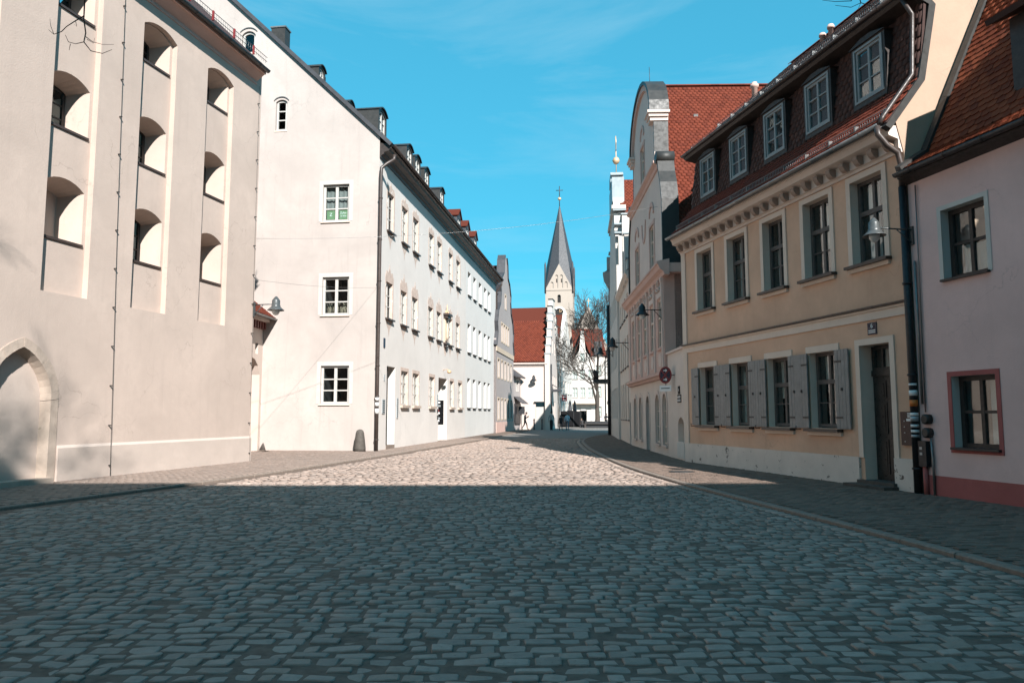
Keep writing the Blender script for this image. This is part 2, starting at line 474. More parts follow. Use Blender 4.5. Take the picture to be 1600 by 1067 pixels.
def pointed(u0, u1, z0, spring, apex, n=7):
    w = (u1 - u0) / 2; h = apex - spring; c = (u0 + u1) / 2
    r = (w*w + h*h) / (2*w)
    pts = [(u0, z0), (u1, z0)]
    cx = u1 - r; a1 = math.asin(h / r)
    for k in range(n + 1):
        a = a1 * k / n
        pts.append((cx + r*math.cos(a), spring + r*math.sin(a)))
    cx = u0 + r
    for k in range(1, n + 1):
        a = a1 * (n - k) / n
        pts.append((cx - r*math.cos(a), spring + r*math.sin(a)))
    return pts

def wall_mb(fr, outline, holes=(), depth=0.2, out=0.0, mb=None, sides=0.0, rev=0):
    """a wall face with real openings: holes are polygons or (polygon, depth)"""
    mb = mb or MB()
    hs = [(h[0], h[1]) if isinstance(h, tuple) else (h, depth) for h in holes]
    loops = [outline] + [h for h, _ in hs]
    flat = [p for l in loops for p in l]
    tri = tessellate_polygon([[Vector((a, b, 0)) for a, b in l] for l in loops])
    for t in tri:
        a, b, c = (flat[k] for k in t)
        area = (b[0]-a[0])*(c[1]-a[1]) - (b[1]-a[1])*(c[0]-a[0])
        if abs(area) < 1e-9: continue
        q = (a, b, c) if area > 0 else (a, c, b)
        mb.face([fr.P(x, out, z) for x, z in q])
    for h, d in hs:
        if d <= 0: continue
        n = len(h); mb.cur = rev
        for k in range(n):
            a, b = h[k], h[(k + 1) % n]
            mb.face([fr.P(a[0], out, a[1]), fr.P(a[0], out - d, a[1]), fr.P(b[0], out - d, b[1]), fr.P(b[0], out, b[1])])
    mb.cur = 0
    if sides:
        n = len(outline)
        for k in range(n):
            a, b = outline[k], outline[(k + 1) % n]
            mb.face([fr.P(a[0], out, a[1]), fr.P(b[0], out, b[1]), fr.P(b[0], out - sides, b[1]), fr.P(a[0], out - sides, a[1])])
    return mb

CACHE = {}
def cached(key, make):
    if key not in CACHE: CACHE[key] = make()
    return CACHE[key]

def place(name, me, parent, fr, u, out, z):
    o = bpy.data.objects.new(name, me); COL.objects.link(o)
    o.parent = parent; o.location = fr.P(u, out, z); o.rotation_euler = (0, 0, fr.ang)
    return o

def mesh_of(mb, mat):
    o = mb.build('tmp', mat); me = o.data
    bpy.data.objects.remove(o)
    return me

def window(house, fr, u0, u1, z0, z1, out, cols=(1, 1), rows=(1, 1, 1), fmat='white_wood', gmat='glass',
           fw=0.06, bw=0.035, mull=None, heavy=None, split=True, th=0.07, curtain=None, sill=None, name='window', arched=0.0, cmat='curtain'):
    """frame with glazing bars (part) + panes, sill, curtain (sub-parts); 'out' is where its face sits"""
    w, h = u1 - u0, z1 - z0
    mull = mull or bw
    key = ('win', round(w, 3), round(h, 3), cols, rows, fmat, fw, bw, mull, heavy, th, arched)
    us = [0.0]; zs = [0.0]
    tw = sum(cols); thh = sum(rows)
    for c in cols: us.append(us[-1] + (w - 2*fw) * c / tw)
    for r in rows: zs.append(zs[-1] + (h - 2*fw) * r / thh)
    us = [fw + x for x in us]; zs = [fw + x for x in zs]
    def mk():
        mb = MB()
        if arched:
            mb.box(0, fw, 0, th, 0, h - arched); mb.box(w - fw, w, 0, th, 0, h - arched); mb.box(fw, w - fw, 0, th, 0, fw)
            o = arch(0, w, 0, h - arched, h)[2:]
            iv = arch(fw, w - fw, 0, h - arched, h - fw)[2:]
            for k in range(len(o) - 1):
                q = [o[k], o[k+1], iv[k+1], iv[k]]
                mb.prism(q, lambda a, b: (a, 0, b), lambda a, b: (a, th, b))
        else:
            mb.box(0, fw, 0, th, 0, h); mb.box(w - fw, w, 0, th, 0, h)
            mb.box(fw, w - fw, 0, th, 0, fw); mb.box(fw, w - fw, 0, th, h - fw, h)
        for k in range(1, len(us) - 1):
            mb.box(us[k] - mull/2, us[k] + mull/2, 0.006, th - 0.004, fw, h - fw)
        for k in range(1, len(zs) - 1):
            b = heavy[1] if heavy and heavy[0] == k else bw
            e = -0.012 if heavy and heavy[0] == k else 0.011
            mb.box(fw, w - fw, e, th - 0.009, zs[k] - b/2, zs[k] + b/2)
        return mesh_of(mb, fmat)
    o = place(name, cached(key, mk), house, fr, u0, out, z0)
    def pane(a, b, c, d):
        def mkp():
            mb = MB()
            mb.box(0, b - a, 0, 0.006, 0, d - c)
            return mesh_of(mb, gmat)
        p = bpy.data.objects.new('pane', cached(('pane', round(b-a, 3), round(d-c, 3), gmat), mkp)); COL.objects.link(p)
        p.parent = o; p.location = (a, th*0.55, c)
        if split: p.rotation_euler = (random.uniform(-.006, .006), 0, random.uniform(-.008, .008))
    if split:
        for i in range(len(us) - 1):
            for j in range(len(zs) - 1): pane(us[i], us[i+1], zs[j], zs[j+1])
    else:
        pane(fw*0.6, w - fw*0.6, fw*0.6, h - fw*0.6)
    if sill:
        sw, so, st, sm = sill            # side overhang, projection beyond out, thickness, material
        def mks():
            mb = MB()
            mb.hexa([(-sw, -so, -st-0.012), (w+sw, -so, -st-0.012), (w+sw, 0.02, -st), (-sw, 0.02, -st),
                     (-sw, -so, -0.02), (w+sw, -so, -0.02), (w+sw, 0.02, -0.001), (-sw, 0.02, -0.001)])
            return mesh_of(mb, sm)
        s_ = bpy.data.objects.new('sill', cached(('sill', round(w, 3), sill), mks)); COL.objects.link(s_)
        s_.parent = o
    if curtain:
        for (a, b, c, d) in curtain:      # fractions of the window
            mb = MB(); mb.sm = True
            n = 14; A = fw + (w-2*fw)*a; B = fw + (w-2*fw)*b; C = fw + (h-2*fw)*c; D = fw + (h-2*fw)*d
            ph = random.random()*6
            top = []; bot = []
            for k in range(n + 1):
                x = A + (B-A)*k/n; y = th + 0.10 + 0.02*math.sin(k*2.3 + ph)
                top.append((x, y, D)); bot.append((x + 0.015*math.sin(k+ph), y + 0.01, C))
            for k in range(n): mb.face([bot[k], bot[k+1], top[k+1], top[k]])
            mb.build('curtain', cmat, o)
    return o

def house(name, label, A, B, group=None, cat='house'):
    """Empty at the far-left foot of the facade; local x runs along the facade, local y goes into the house"""
    ang = math.atan2(B[1] - A[1], B[0] - A[0])
    h = empty(name, (A[0], A[1], 0.0), ang)
    tag(h, label, cat, group)
    return h

def poly_box(fr, house_, name, mat, poly, o0, o1):
    mb = MB(); fr.prism(mb, poly, o0, o1)
    return mb.build(name, mat, house_)

def fbox(fr, house_, name, mat, u0, u1, o0, o1, z0, z1):
    mb = MB(); fr.box(mb, u0, u1, o0, o1, z0, z1)
    return mb.build(name, mat, house_)

# ---- many like pieces --------------------------------------------------------
def batch_mesh(name, bases, inst, smooth=False):
    """bases: [(verts kx3, faces)], inst: rows (variant,x,y,z,rot,sx,sy,sz,tone) -> one mesh with a face attribute 'tone'"""
    V = []; LS = []; LT = []; LI = []; T = []; off = 0; lo = 0
    inst = np.array(inst, dtype=float)
    for k, (bv, bf) in enumerate(bases):
        s = inst[inst[:, 0] == k]
        if len(s) == 0: continue
        bv = np.array(bv, dtype=float)
        c, sn = np.cos(s[:, 4])[:, None], np.sin(s[:, 4])[:, None]
        x = bv[None, :, 0]*s[:, 5][:, None]; y = bv[None, :, 1]*s[:, 6][:, None]; z = bv[None, :, 2]*s[:, 7][:, None]
        P = np.stack([x*c - y*sn + s[:, 1][:, None], x*sn + y*c + s[:, 2][:, None], z + s[:, 3][:, None]], axis=-1)
        n = len(s); kv = len(bv)
        V.append(P.reshape(-1, 3))
        fl = np.array([i for f in bf for i in f]); ln = np.array([len(f) for f in bf])
        LI.append((fl[None, :] + (np.arange(n)*kv)[:, None] + off).reshape(-1))
        st = np.concatenate([[0], np.cumsum(ln)[:-1]])
        LS.append((st[None, :] + (np.arange(n)*len(fl))[:, None] + lo).reshape(-1))
        T.append(np.repeat(s[:, 8], len(bf)))
        off += n*kv; lo += n*len(fl)
    V = np.concatenate(V); LI = np.concatenate(LI); LS = np.concatenate(LS); T = np.concatenate(T)
    me = bpy.data.meshes.new(name)
    me.vertices.add(len(V)); me.vertices.foreach_set('co', V.reshape(-1))
    me.loops.add(len(LI)); me.loops.foreach_set('vertex_index', LI.astype(np.int32))
    me.polygons.add(len(LS)); me.polygons.foreach_set('loop_start', LS.astype(np.int32))
    me.update(calc_edges=True)
    if smooth: me.polygons.foreach_set('use_smooth', np.ones(len(LS), dtype=bool))
    at = me.attributes.new('tone', 'FLOAT', 'FACE'); at.data.foreach_set('value', T.astype(np.float32))
    return me

TILE_V = [(-.5, 1.9, 0), (.5, 1.9, 0), (.5, .22, .0), (.30, .04, 0), (0, 0, 0), (-.30, .04, 0), (-.5, .22, 0)]
def tile_base(w, e):
    t = 0.016
    top = []
    for x, y, _ in TILE_V:
        yy = y*e
        top.append((x*(w - 0.006), yy, 0.036 - 0.030*yy/(1.9*e)))
    bot = [(x, y, z - t) for x, y, z in top]
    v = top + bot
    f = [[0, 6, 5, 4, 3, 2, 1][::-1]]
    f[0] = [6, 5, 4, 3, 2, 1, 0][::-1]
    f[0] = [0, 6, 5, 4, 3, 2, 1]
    for a, b in ((1, 2), (2, 3), (3, 4), (4, 5), (5, 6), (6, 0)):
        f.append([a, a + 7, b + 7, b][::-1])
    return np.array(v), f

def tile_field(parent, O, ex, ey, L, H, keep=None, w=0.18, e=0.145, mats=('tile_attr', 'tile_obj'), n_ind=0, near=None):
    """plain tiles on a slope: O lower left corner, ex along the eave, ey up the slope (house space)"""
    O = Vector(O); ex = Vector(ex).normalized(); ey = Vector(ey).normalized(); en = ex.cross(ey).normalized()
    bv, bf = tile_base(w, e)
    rows = []
    nr = int(H / e); nc = int(L / w)
    for j in range(nr):
        for i in range(nc + 1):
            u = (i + (0.5 if j % 2 else 0.0)) * w; v = j * e
            if u < w*0.4 or u > L - w*0.3: continue
            if keep and not keep(u, v): continue
            rows.append((u + random.uniform(-.004, .004), v + random.uniform(-.006, .006), random.uniform(-.003, .004), random.gauss(0, .012), random.random()))
    if near: rows.sort(key=lambda r: near(r[0], r[1]))
    ind, rest = (rows[:n_ind], rows[n_ind:]) if n_ind else ([], rows)
    Mx = Matrix((ex, ey, en)).transposed().to_4x4(); Mx.translation = O
    if rest:
        me = batch_mesh('tiles', [(bv, bf)], [(0, r[0], r[1], r[2], r[3], 1, 1, 1, r[4]) for r in rest])
        o = link('roof_tiles', me, mats[0], parent); o.matrix_local = Mx; o['kind'] = 'stuff'
    if ind:
        me = bpy.data.meshes.new('roof_tile'); me.from_pydata([tuple(x) for x in bv], [], bf); me.materials.append(M[mats[1]])
        for r in ind:
            o = bpy.data.objects.new('roof_tile', me); COL.objects.link(o); o.parent = parent
            o.matrix_local = Mx @ Matrix.Translation((r[0], r[1], r[2])) @ Matrix.Rotation(r[3], 4, 'Z')

def text_mesh(s, size, mat, parent, loc, rot=(math.pi/2, 0, 0), name='lettering', ext=0.002, align='CENTER'):
    cu = bpy.data.curves.new('t', 'FONT'); cu.body = s; cu.size = size; cu.align_x = align; cu.align_y = 'CENTER'; cu.extrude = ext
    cu.resolution_u = 3
    ob = bpy.data.objects.new('t', cu); COL.objects.link(ob)
    dg = bpy.context.evaluated_depsgraph_get(); dg.update()
    me = bpy.data.meshes.new_from_object(ob.evaluated_get(dg))
    bpy.data.objects.remove(ob)
    me.materials.clear(); me.materials.append(M[mat])
    o = bpy.data.objects.new(name, me); COL.objects.link(o); o.parent = parent
    o.location = loc; o.rotation_euler = rot
    return o

def slope_slab(mb, p0, p1, p2, p3, t):
    """roof slab: p0,p1 eave left/right, p2,p3 ridge right/left (top face); t thickness"""
    p = [Vector(q) for q in (p0, p1, p2, p3)]
    n = (p[1]-p[0]).cross(p[3]-p[0]).normalized() * t
    mb.hexa([p[0]-n, p[1]-n, p[2]-n, p[3]-n, p[0], p[1], p[2], p[3]])

# ================================================================== THE GROUND
def interp(pts, y):
    if y <= pts[0][1]: return pts[0][0]
    for (x0, y0), (x1, y1) in zip(pts, pts[1:]):
        if y <= y1: return x0 + (x1 - x0) * (y - y0) / (y1 - y0)
    return pts[-1][0]
def smooth_line(pts, y):
    return sum(interp(pts, y + d) for d in (-2, -1, 0, 1, 2)) / 5.0

KL = [(-11.2, -30), (-10.2, 4), (-8.09, 11.9), (-6.22, 18.2), (-4.38, 28.4), (-1.59, 46.2), (-0.75, 52), (0.3, 60), (1.7, 72), (3.3, 84), (6.5, 112), (7.0, 140)]
KR = [(5.6, -30), (5.0, 4.5), (4.79, 7.1), (4.60, 9.1), (4.16, 12.2), (3.59, 16.8), (3.25, 21), (3.21, 25.9), (3.35, 33), (3.85, 41.8), (4.7, 48), (6.3, 54), (8.2, 60), (10.5, 68), (13, 80), (17, 110), (20, 140)]
kl = lambda y: smooth_line(KL, y)
kr = lambda y: smooth_line(KR, y)

g = MB(); g.face([(-1500, -1500, -0.10), (1500, -1500, -0.10), (1500, 1500, -0.10), (-1500, 1500, -0.10)])
tag(g.build('ground', 'earth'), 'town ground reaching to the horizon', None, None, 'structure')

# roadbed: the sandy joints the setts stand in, then plain far paving
def strip(fl, fr_, y0, y1, z, step=1.0):
    mb = MB(); n = int((y1 - y0) / step)
    for k in range(n):
        a, b = y0 + k*step, y0 + (k+1)*step
        mb.face([(fl(a), a, z), (fr_(a), a, z), (fr_(b), b, z), (fl(b), b, z)])
    return mb
road = strip(kl, kr, -30, 48, -0.009).build('road', 'joint')
tag(road, 'cobbled street surface between the kerbs', None, None, 'structure')
far_road = strip(kl, kr, 48, 139, -0.004).build('paving', 'asphalt', road)

# --- setts
def cobble_base(seed, n=10, rings=3):
    r = random.Random(seed)
    out = []
    for k in range(n):
        a = 2*math.pi*(k + 0.5)/n
        c, s = math.cos(a), math.sin(a)
        e = 0.24 if n > 6 else 0.45
        x = math.copysign(abs(c)**e, c); y = math.copysign(abs(s)**e, s)
        j = 1 + r.uniform(-.13, .04)
        out.append((0.5*x*j, 0.5*y*(1 + r.uniform(-.16, .06))))
    tx, ty = r.uniform(-.012, .012), r.uniform(-.012, .012)
    lev = [(1.0, -0.05), (0.985, -0.007), (0.90, -0.001)] if rings == 3 else [(1.0, -0.018), (0.92, 0.0)]
    v = []
    for q, z in lev:
        for x, y in out: v.append((x*q, y*q, z + (tx*x + ty*y if z > -0.045 else 0)))
    f = []
    for a in range(len(lev) - 1):
        for k in range(n):
            l = (k + 1) % n
            f.append([a*n+k, a*n+l, (a+1)*n+l, (a+1)*n+k])
    v.append((r.uniform(-.05, .05), r.uniform(-.05, .05), 0.003)); c = len(v) - 1
    b = (len(lev)-1)*n
    for k in range(n): f.append([b+k, b+(k+1) % n, c])
    return np.array(v), f
NV = 14
near_bases = [cobble_base(100 + k) for k in range(NV)]
far_bases = [cobble_base(200 + k, 6, 2) for k in range(NV)]

def px_of(x, y, z=0.0):
    z -= EYE; cp, sp = math.cos(PITCH), math.sin(PITCH)
    f = y*cp + z*sp
    if f < 0.1: return (-9999, -9999)
    return (800 + 1155*x/f, 533.5 - 1155*(-y*sp + z*cp)/f)

stones = []
y = 1.2
while y < 47.5:
    d = random.uniform(0.110, 0.168)
    if random.random() < 0.12: d *= 0.8
    yc = y + d/2
    x = kl(yc) + 0.16 + random.uniform(0, 0.2); xe = kr(yc) - 0.30
    wob_a, wob_p = 0.05, random.uniform(0, 6)
    while x < xe:
        w = random.choice((0.12, 0.15, 0.17, 0.19, 0.21, 0.23, 0.27)) * random.uniform(0.9, 1.1)
        w = min(w, max(0.08, xe - x))
        # rows drift and bow a little, as hand-laid rows do
        yy = yc + 0.05*math.sin(0.35*x + 0.13*yc) + 0.02*math.sin(1.3*x + 0.8*yc) + random.uniform(-.012, .012)
        gap = random.uniform(0.008, 0.026)
        tone = min(1, max(0, 0.5 + 0.28*math.sin(0.4*x + 0.7) * math.sin(0.33*yy) + random.gauss(0, .30)))
        stones.append((x + w/2, yy, random.gauss(-0.002, 0.0055), random.gauss(0, 0.05), w - gap, (d - gap*0.8)*random.uniform(0.92, 1.03), random.uniform(0.85, 1.15), tone))
        x += w
    y += d
def vis(s):
    X, Y = px_of(s[0], s[1])
    return 10 < X < 1590 and Y < 1062
cand = sorted([k for k, s in enumerate(stones) if s[1] < 9 and vis(s)], key=lambda k: stones[k][0]**2*0.2 + stones[k][1]**2)[:300]
single = set(cand)
near_i, far_i = [], []
cob_me = []
for k, (bv, bf) in enumerate(near_bases):
    me = bpy.data.meshes.new('cobble'); me.from_pydata([tuple(p) for p in bv], [], bf); me.materials.append(M['cobble_obj'])
    cob_me.append(me)
for k, s in enumerate(stones):
    v = random.randrange(NV)
    if k in single:
        o = bpy.data.objects.new('cobble', cob_me[v]); COL.objects.link(o); o.parent = road
        o.location = (s[0], s[1], s[2]); o.rotation_euler = (random.gauss(0, .02), random.gauss(0, .02), s[3]); o.scale = (s[4], s[5], s[6])
    else:
        (near_i if s[1] < 17 else far_i).append((v, s[0], s[1], s[2], s[3], s[4], s[5], s[6], s[7]))
o = link('cobbles', batch_mesh('cobbles', near_bases, near_i, False), 'cobble_attr', road); o['kind'] = 'stuff'
o = link('cobbles', batch_mesh('cobbles', far_bases, far_i, True), 'cobble_attr', road); o['kind'] = 'stuff'

# --- pavements
PZ = 0.045
LWALL = [(-16.0, -30), (-14.0, 2), (-11.346, 10.79), (-8.36, 23.7), (-10.3, 23.9), (-10.0, 31.0), (-5.5, 31.1), (-1.5, 60.5), (0.2, 72), (3.2, 84), (6.0, 112)]
RWALL = [(9.8, -30), (9.6, 5), (7.9, 13), (5.6, 23.4), (5.5, 26), (5.85, 36.1), (7.2, 52), (9.0, 58), (14, 70), (20, 110)]
lw = lambda y: interp(LWALL, y) - 0.3
rw = lambda y: interp(RWALL, y) + 0.3
def pavement(name, label, fl, fr_, ys, xin, xout):
    st = strip(fl, fr_, ys[0], ys[1], PZ - 0.012, 0.25).build(name, 'joint')
    tag(st, label, None, None, 'structure')
    return st
pl = pavement('pavement', 'pavement of small clinker pavers along the cream and white houses', lw, lambda y: kl(y) - 0.02, (-28, 100), 0, 0)
pr = pavement('pavement', 'pavement of small clinker pavers along the ochre and mauve houses', lambda y: kr(y) + 0.02, rw, (-28, 100), 0, 0)

def paver_base():
    b = 0.06
    v = [(-.5,-.5,-.02),(.5,-.5,-.02),(.5,.5,-.02),(-.5,.5,-.02),(-.5,-.5,-.004),(.5,-.5,-.004),(.5,.5,-.004),(-.5,.5,-.004),
         (-.5+b*.5,-.5+b,0),(.5-b*.5,-.5+b,0),(.5-b*.5,.5-b,0),(-.5+b*.5,.5-b,0)]
    f = [[0,1,5,4],[1,2,6,5],[2,3,7,6],[3,0,4,7],[4,5,9,8],[5,6,10,9],[6,7,11,10],[7,4,8,11],[8,9,10,11]]
    return np.array(v), f
PB = paver_base()
def lay_pavers(parent, y0, y1, edge, wall, side, ang_fn, mats=('paver_attr', 'paver_obj')):
    """rows run across the pavement, square to the kerb"""
    L, W_ = 0.20, 0.105
    rows = []
    y = y0; k = 0
    while y < y1:
        a = ang_fn(y)
        tx = (-math.cos(a)*0 + 1)
        x0, x1 = (wall(y), edge(y)) if side < 0 else (edge(y), wall(y))
        lo = edge(y)
        n = int(abs(wall(y) - lo) / L) + 1
        for i in range(n):
            u = (i + (0.5 if k % 2 else 0.0)) * L + L*0.5
            px = lo + side*u*math.cos(a); py = y + side*u*math.sin(a)
            if side < 0 and px < wall(py) - 0.1: continue
            if side > 0 and px > wall(py) + 0.1: continue
            rows.append((0, px + random.uniform(-.003, .003), py + random.uniform(-.003, .003), PZ + random.gauss(0, .0025), a + random.gauss(0, .012), L - 0.010, W_ - 0.010, 1, min(1, max(0, random.gauss(.5, .25)))))
        y += W_ / math.cos(a); k += 1
    see = [k for k, r in enumerate(rows) if 5 < px_of(r[1], r[2])[0] < 1595 and px_of(r[1], r[2])[1] < 1060]
    see.sort(key=lambda k: rows[k][1]**2 + rows[k][2]**2)
    one = set(see[:300])
    me = batch_mesh('pavers', [PB], [r for k, r in enumerate(rows) if k not in one])
    o = link('pavers', me, mats[0], parent)
    paver_me = bpy.data.meshes.new('paver'); paver_me.from_pydata([tuple(p) for p in PB[0]], [], PB[1]); paver_me.materials.append(M[mats[1]]); o['kind'] = 'stuff'
    for k in one:
        r = rows[k]
        o = bpy.data.objects.new('paver', paver_me); COL.objects.link(o); o.parent = parent
        o.location = (r[1], r[2], r[3]); o.rotation_euler = (random.gauss(0, .006), random.gauss(0, .006), r[4]); o.scale = (r[5], r[6], 1)
def ang_of(fn):
    return lambda y: -math.atan((fn(y + 1.5) - fn(y - 1.5)) / 3.0)
lay_pavers(pl, 7.0, 46.0, lambda y: kl(y) - 0.20, lambda y: lw(y), -1, ang_of(kl))
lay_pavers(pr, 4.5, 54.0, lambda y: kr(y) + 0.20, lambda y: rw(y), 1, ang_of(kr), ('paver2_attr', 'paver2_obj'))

# --- kerbs: one granite stone after another
def kerb(name, label, line, side, y0, y1, width=0.15):
    root = empty(name, (line(y0), y0, 0)); tag(root, label, None, None, 'structure')
    y = y0
    while y < y1:
        ln = random.uniform(0.85, 1.1) if y < 40 else 2.0
        y2 = min(y1, y + ln)
        g = 0.008
        a, b = (line(y + g), y + g), (line(y2 - g), y2 - g)
        h = PZ + 0.004 + random.uniform(-.003, .003)
        ox = line(y0); 
        mb = MB()
        j0, j1 = random.uniform(-.004, .004), random.uniform(-.004, .004)
        def sect(px, py, j):
            s = side
            return [(px + j - ox, py - y0, -0.06), (px + s*width + j - ox, py - y0, -0.06), (px + s*width + j - ox, py - y0, h),
                    (px + s*0.02 + j - ox, py - y0, h), (px + j - ox, py - y0, h - 0.018)]
        mb.rings([sect(*a, j0), sect(*b, j1)], smooth=False)
        mb.build('kerb_stone', 'kerb', root)
        y = y2
    return root
kerb('kerb', 'low granite kerb along the cream and white houses', kl, -1, 3.0, 60.0, 0.13)
kerb('kerb', 'low granite kerb curving past the ochre house', kr, 1, 3.0, 60.0, 0.13)
# second row of flat gutter setts along the curved kerb
gs = []
yy = 4.0; k = 0
while yy < 46:
    a = ang_of(kr)(yy)
    gs.append((random.randrange(NV), kr(yy) - 0.15, yy, 0.004, -a, 0.21, 0.19, 1, random.random())); yy += 0.205
o = link('gutter_setts', batch_mesh('gutter_setts', far_bases, gs, True), 'cobble_attr', road); o['kind'] = 'stuff'

# --- iron covers
def cover(x, y, z, r, label):
    mb = MB()
    mb.lathe([(r, -0.01), (r, 0.006), (r*0.93, 0.008), (r*0.92, 0.003), (r*0.86, 0.003), (r*0.85, 0.007)], n=24)
    for k in range(-3, 4):
        w = math.sqrt(max(0, (r*.78)**2 - (k*r*.22)**2))
        mb.box(-w, w, k*r*.22 - .018, k*r*.22 + .018, 0.007, 0.011)
    o = mb.build('manhole_cover', 'iron', None, (x, y, z)); tag(o, label, 'manhole cover')
cover(4.35, 19.2, PZ + 0.006, 0.33, 'round iron manhole cover in the pavement before the ochre house')
cover(0.05, 33.5, 0.012, 0.33, 'round iron manhole cover in the middle of the sunlit cobbles')

# ================================================================== LEFT SIDE
def pipe_clips(mb, path, r, every=1.6):
    pass

def gutter(house_, fr, u0, u1, out, z, r=0.075, mat='gutter_brown', name='gutter'):
    mb = MB(); n = 8
    rings = []
    for u in (u0, u1):
        ring = [fr.P(u, out + r*math.cos(a), z + r*math.sin(a)) for a in (math.pi + math.pi*k/n for k in range(n + 1))]
        ring += [fr.P(u, out + (r-.008)*math.cos(a), z + (r-.008)*math.sin(a)) for a in (2*math.pi - math.pi*k/n for k in range(n + 1))]
        rings.append(ring)
    mb.rings(rings)
    u = u0 + 0.4
    while u < u1:                     # straps
        mb.rings([[fr.P(uu, out + (r+.006)*math.cos(a), z + (r+.006)*math.sin(a)) for a in (math.pi*0.95 + math.pi*1.1*k/n for k in range(n + 1))] for uu in (u, u + .03)], closed=False, cap0=False, cap1=False)
        u += 0.8
    return mb.build(name, mat, house_)

def downpipe(house_, fr, path, r=0.05, mat='brown_metal', clips=True, name='downpipe'):
    mb = MB()
    P = [fr.P(*p) for p in path]
    mb.tube(P, r, 10)
    if clips:
        for a, b in zip(P, P[1:]):
            if abs(a.z - b.z) > 2:
                z = min(a.z, b.z) + 0.5
                while z < max(a.z, b.z) - .2:
                    t = (z - a.z)/(b.z - a.z); p = a.lerp(b, t)
                    mb.tube([p - Vector((0, 0, .018)), p + Vector((0, 0, .018))], r*1.28, 10)
                    z += 1.75
    return mb.build(name, mat, house_)

# ---------------------------------------------------------------- cream building with niches
A1 = (-8.33 - .232*13, 10.79); B1 = (-8.33, 23.79)
h1 = house('niche_building', 'tall cream building with columns of deep arched window niches and a pointed stone doorway', A1, B1, cat='building')
U1 = 13.25
cols1 = [2.46, 5.12, 7.79, 10.44]
CW = 1.29
recess = [arch(c, c + CW, 4.18, 11.69, 11.89) for c in cols1]
door_hole = pointed(3.84, 5.76, -0.1, 1.85, 3.12)
mb = wall_mb(F0, [(-8, -0.1), (3.84, -0.1)] + door_hole[1:2] + [(U1, -0.1), (U1, 12.75), (-8, 12.75)] if False else rect(-8, U1, -0.1, 12.75),
             [(r, 0.15) for r in recess] + [(pointed(3.84, 5.76, -0.05, 1.85, 3.12), 0.10)])
mb.face([F0.P(U1, 0, -.1), F0.P(U1, -12, -.1), F0.P(U1, -12, 12.75), F0.P(U1, 0, 12.75)])
mb.face([F0.P(-8, -12, -.1), F0.P(-8, 0, -.1), F0.P(-8, 0, 12.75), F0.P(-8, -12, 12.75)])
mb.build('wall', 'cream', h1)
niche_z = [(5.43, 6.66, 6.86), (8.00, 9.13, 9.33), (10.80, 11.66, 11.86)]
for ci, c in enumerate(cols1):
    n0, n1 = c + 0.04, c + CW - 0.10
    holes = [arch(n0, n1, a, b, d) for a, b, d in niche_z]
    mbp = wall_mb(F0, arch(c, c + CW, 4.18, 11.69, 11.89), holes, 0.0, out=-0.15)
    for k, hl in enumerate(holes):          # splayed niche
        a, b, d = niche_z[k]
        back = arch(n0 + 0.16, n1 - 0.14, a + 0.02, b - 0.08, d - 0.16)
        nb = len(hl)
        for q in range(nb):
            p0, p1 = hl[q], hl[(q+1) % nb]; q0, q1 = back[q], back[(q+1) % nb]
            mbp.face([F0.P(p0[0], -.15, p0[1]), F0.P(q0[0], -.78, q0[1]), F0.P(q1[0], -.78, q1[1]), F0.P(p1[0], -.15, p1[1])])
        blind = (k == 0 and ci in (1, 3))
        if blind or True:
            mbp.face([F0.P(x, -.79 if blind else -1.05, z) for x, z in back])
    mbp.build('recessed_panel', 'cream', h1)
    for k, (a, b, d) in enumerate(niche_z):
        fbox(F0, h1, 'niche_sill', 'brown_metal', n0 - 0.02, n1 + 0.01, -0.20, -0.115, a - 0.045, a + 0.012)
        if not (k == 0 and ci in (1, 3)):
            window(h1, F0, n0 + .17, n1 - .15, a + .03, d - .17, -0.70, (1, 1), (1, 1, 1), 'dark_wood', 'glass', 0.07, 0.03, mull=0.07, th=0.06, arched=0.08)
# pointed doorway
mb = MB()
o_ = pointed(3.84, 5.76, 0.0, 1.85, 3.12, 9)[1:]; i_ = pointed(4.04, 5.56, 0.0, 1.82, 2.92, 9)[1:]
b_ = pointed(4.10, 5.50, 0.0, 1.80, 2.82, 9)[1:]
o_.append((3.84, 0.0)); i_.append((4.04, 0.0)); b_.append((4.10, 0.0))
door_root = None
for k in range(len(o_) - 1):
    m2 = MB()
    g = 0.003
    def L_(p, q, t): return (p[0] + (q[0]-p[0])*t, p[1] + (q[1]-p[1])*t)
    t0, t1 = 0.006, 0.994
    a, b = L_(o_[k], o_[k+1], t0), L_(o_[k], o_[k+1], t1)
    c, d = L_(i_[k], i_[k+1], t0), L_(i_[k], i_[k+1], t1)
    e, f = L_(b_[k], b_[k+1], t0), L_(b_[k], b_[k+1], t1)
    j = random.uniform(0.012, 0.022)
    m2.face([F0.P(*((a[0], j, a[1]))), F0.P(b[0], j, b[1]), F0.P(d[0], j, d[1]), F0.P(c[0], j, c[1])][::-1])
    m2.face([F0.P(c[0], j, c[1]), F0.P(d[0], j, d[1]), F0.P(f[0], -.24, f[1]), F0.P(e[0], -.24, e[1])][::-1])
    m2.face([F0.P(a[0], -.02, a[1]), F0.P(b[0], -.02, b[1]), F0.P(b[0], j, b[1]), F0.P(a[0], j, a[1])][::-1])
    for (p, q, r_) in ((a, c, e), (b, d, f)):
        m2.face([F0.P(p[0], j, p[1]), F0.P(q[0], j, q[1]), F0.P(r_[0], -.24, r_[1]), F0.P(p[0], -.24, p[1])])
    m2.build('arch_stone', 'stone', h1)
mb = MB(); mb.face([F0.P(x, -.22, z) for x, z in pointed(4.06, 5.54, -0.05, 1.78, 2.86)]); mb.build('blocked_door', 'cream2', h1)
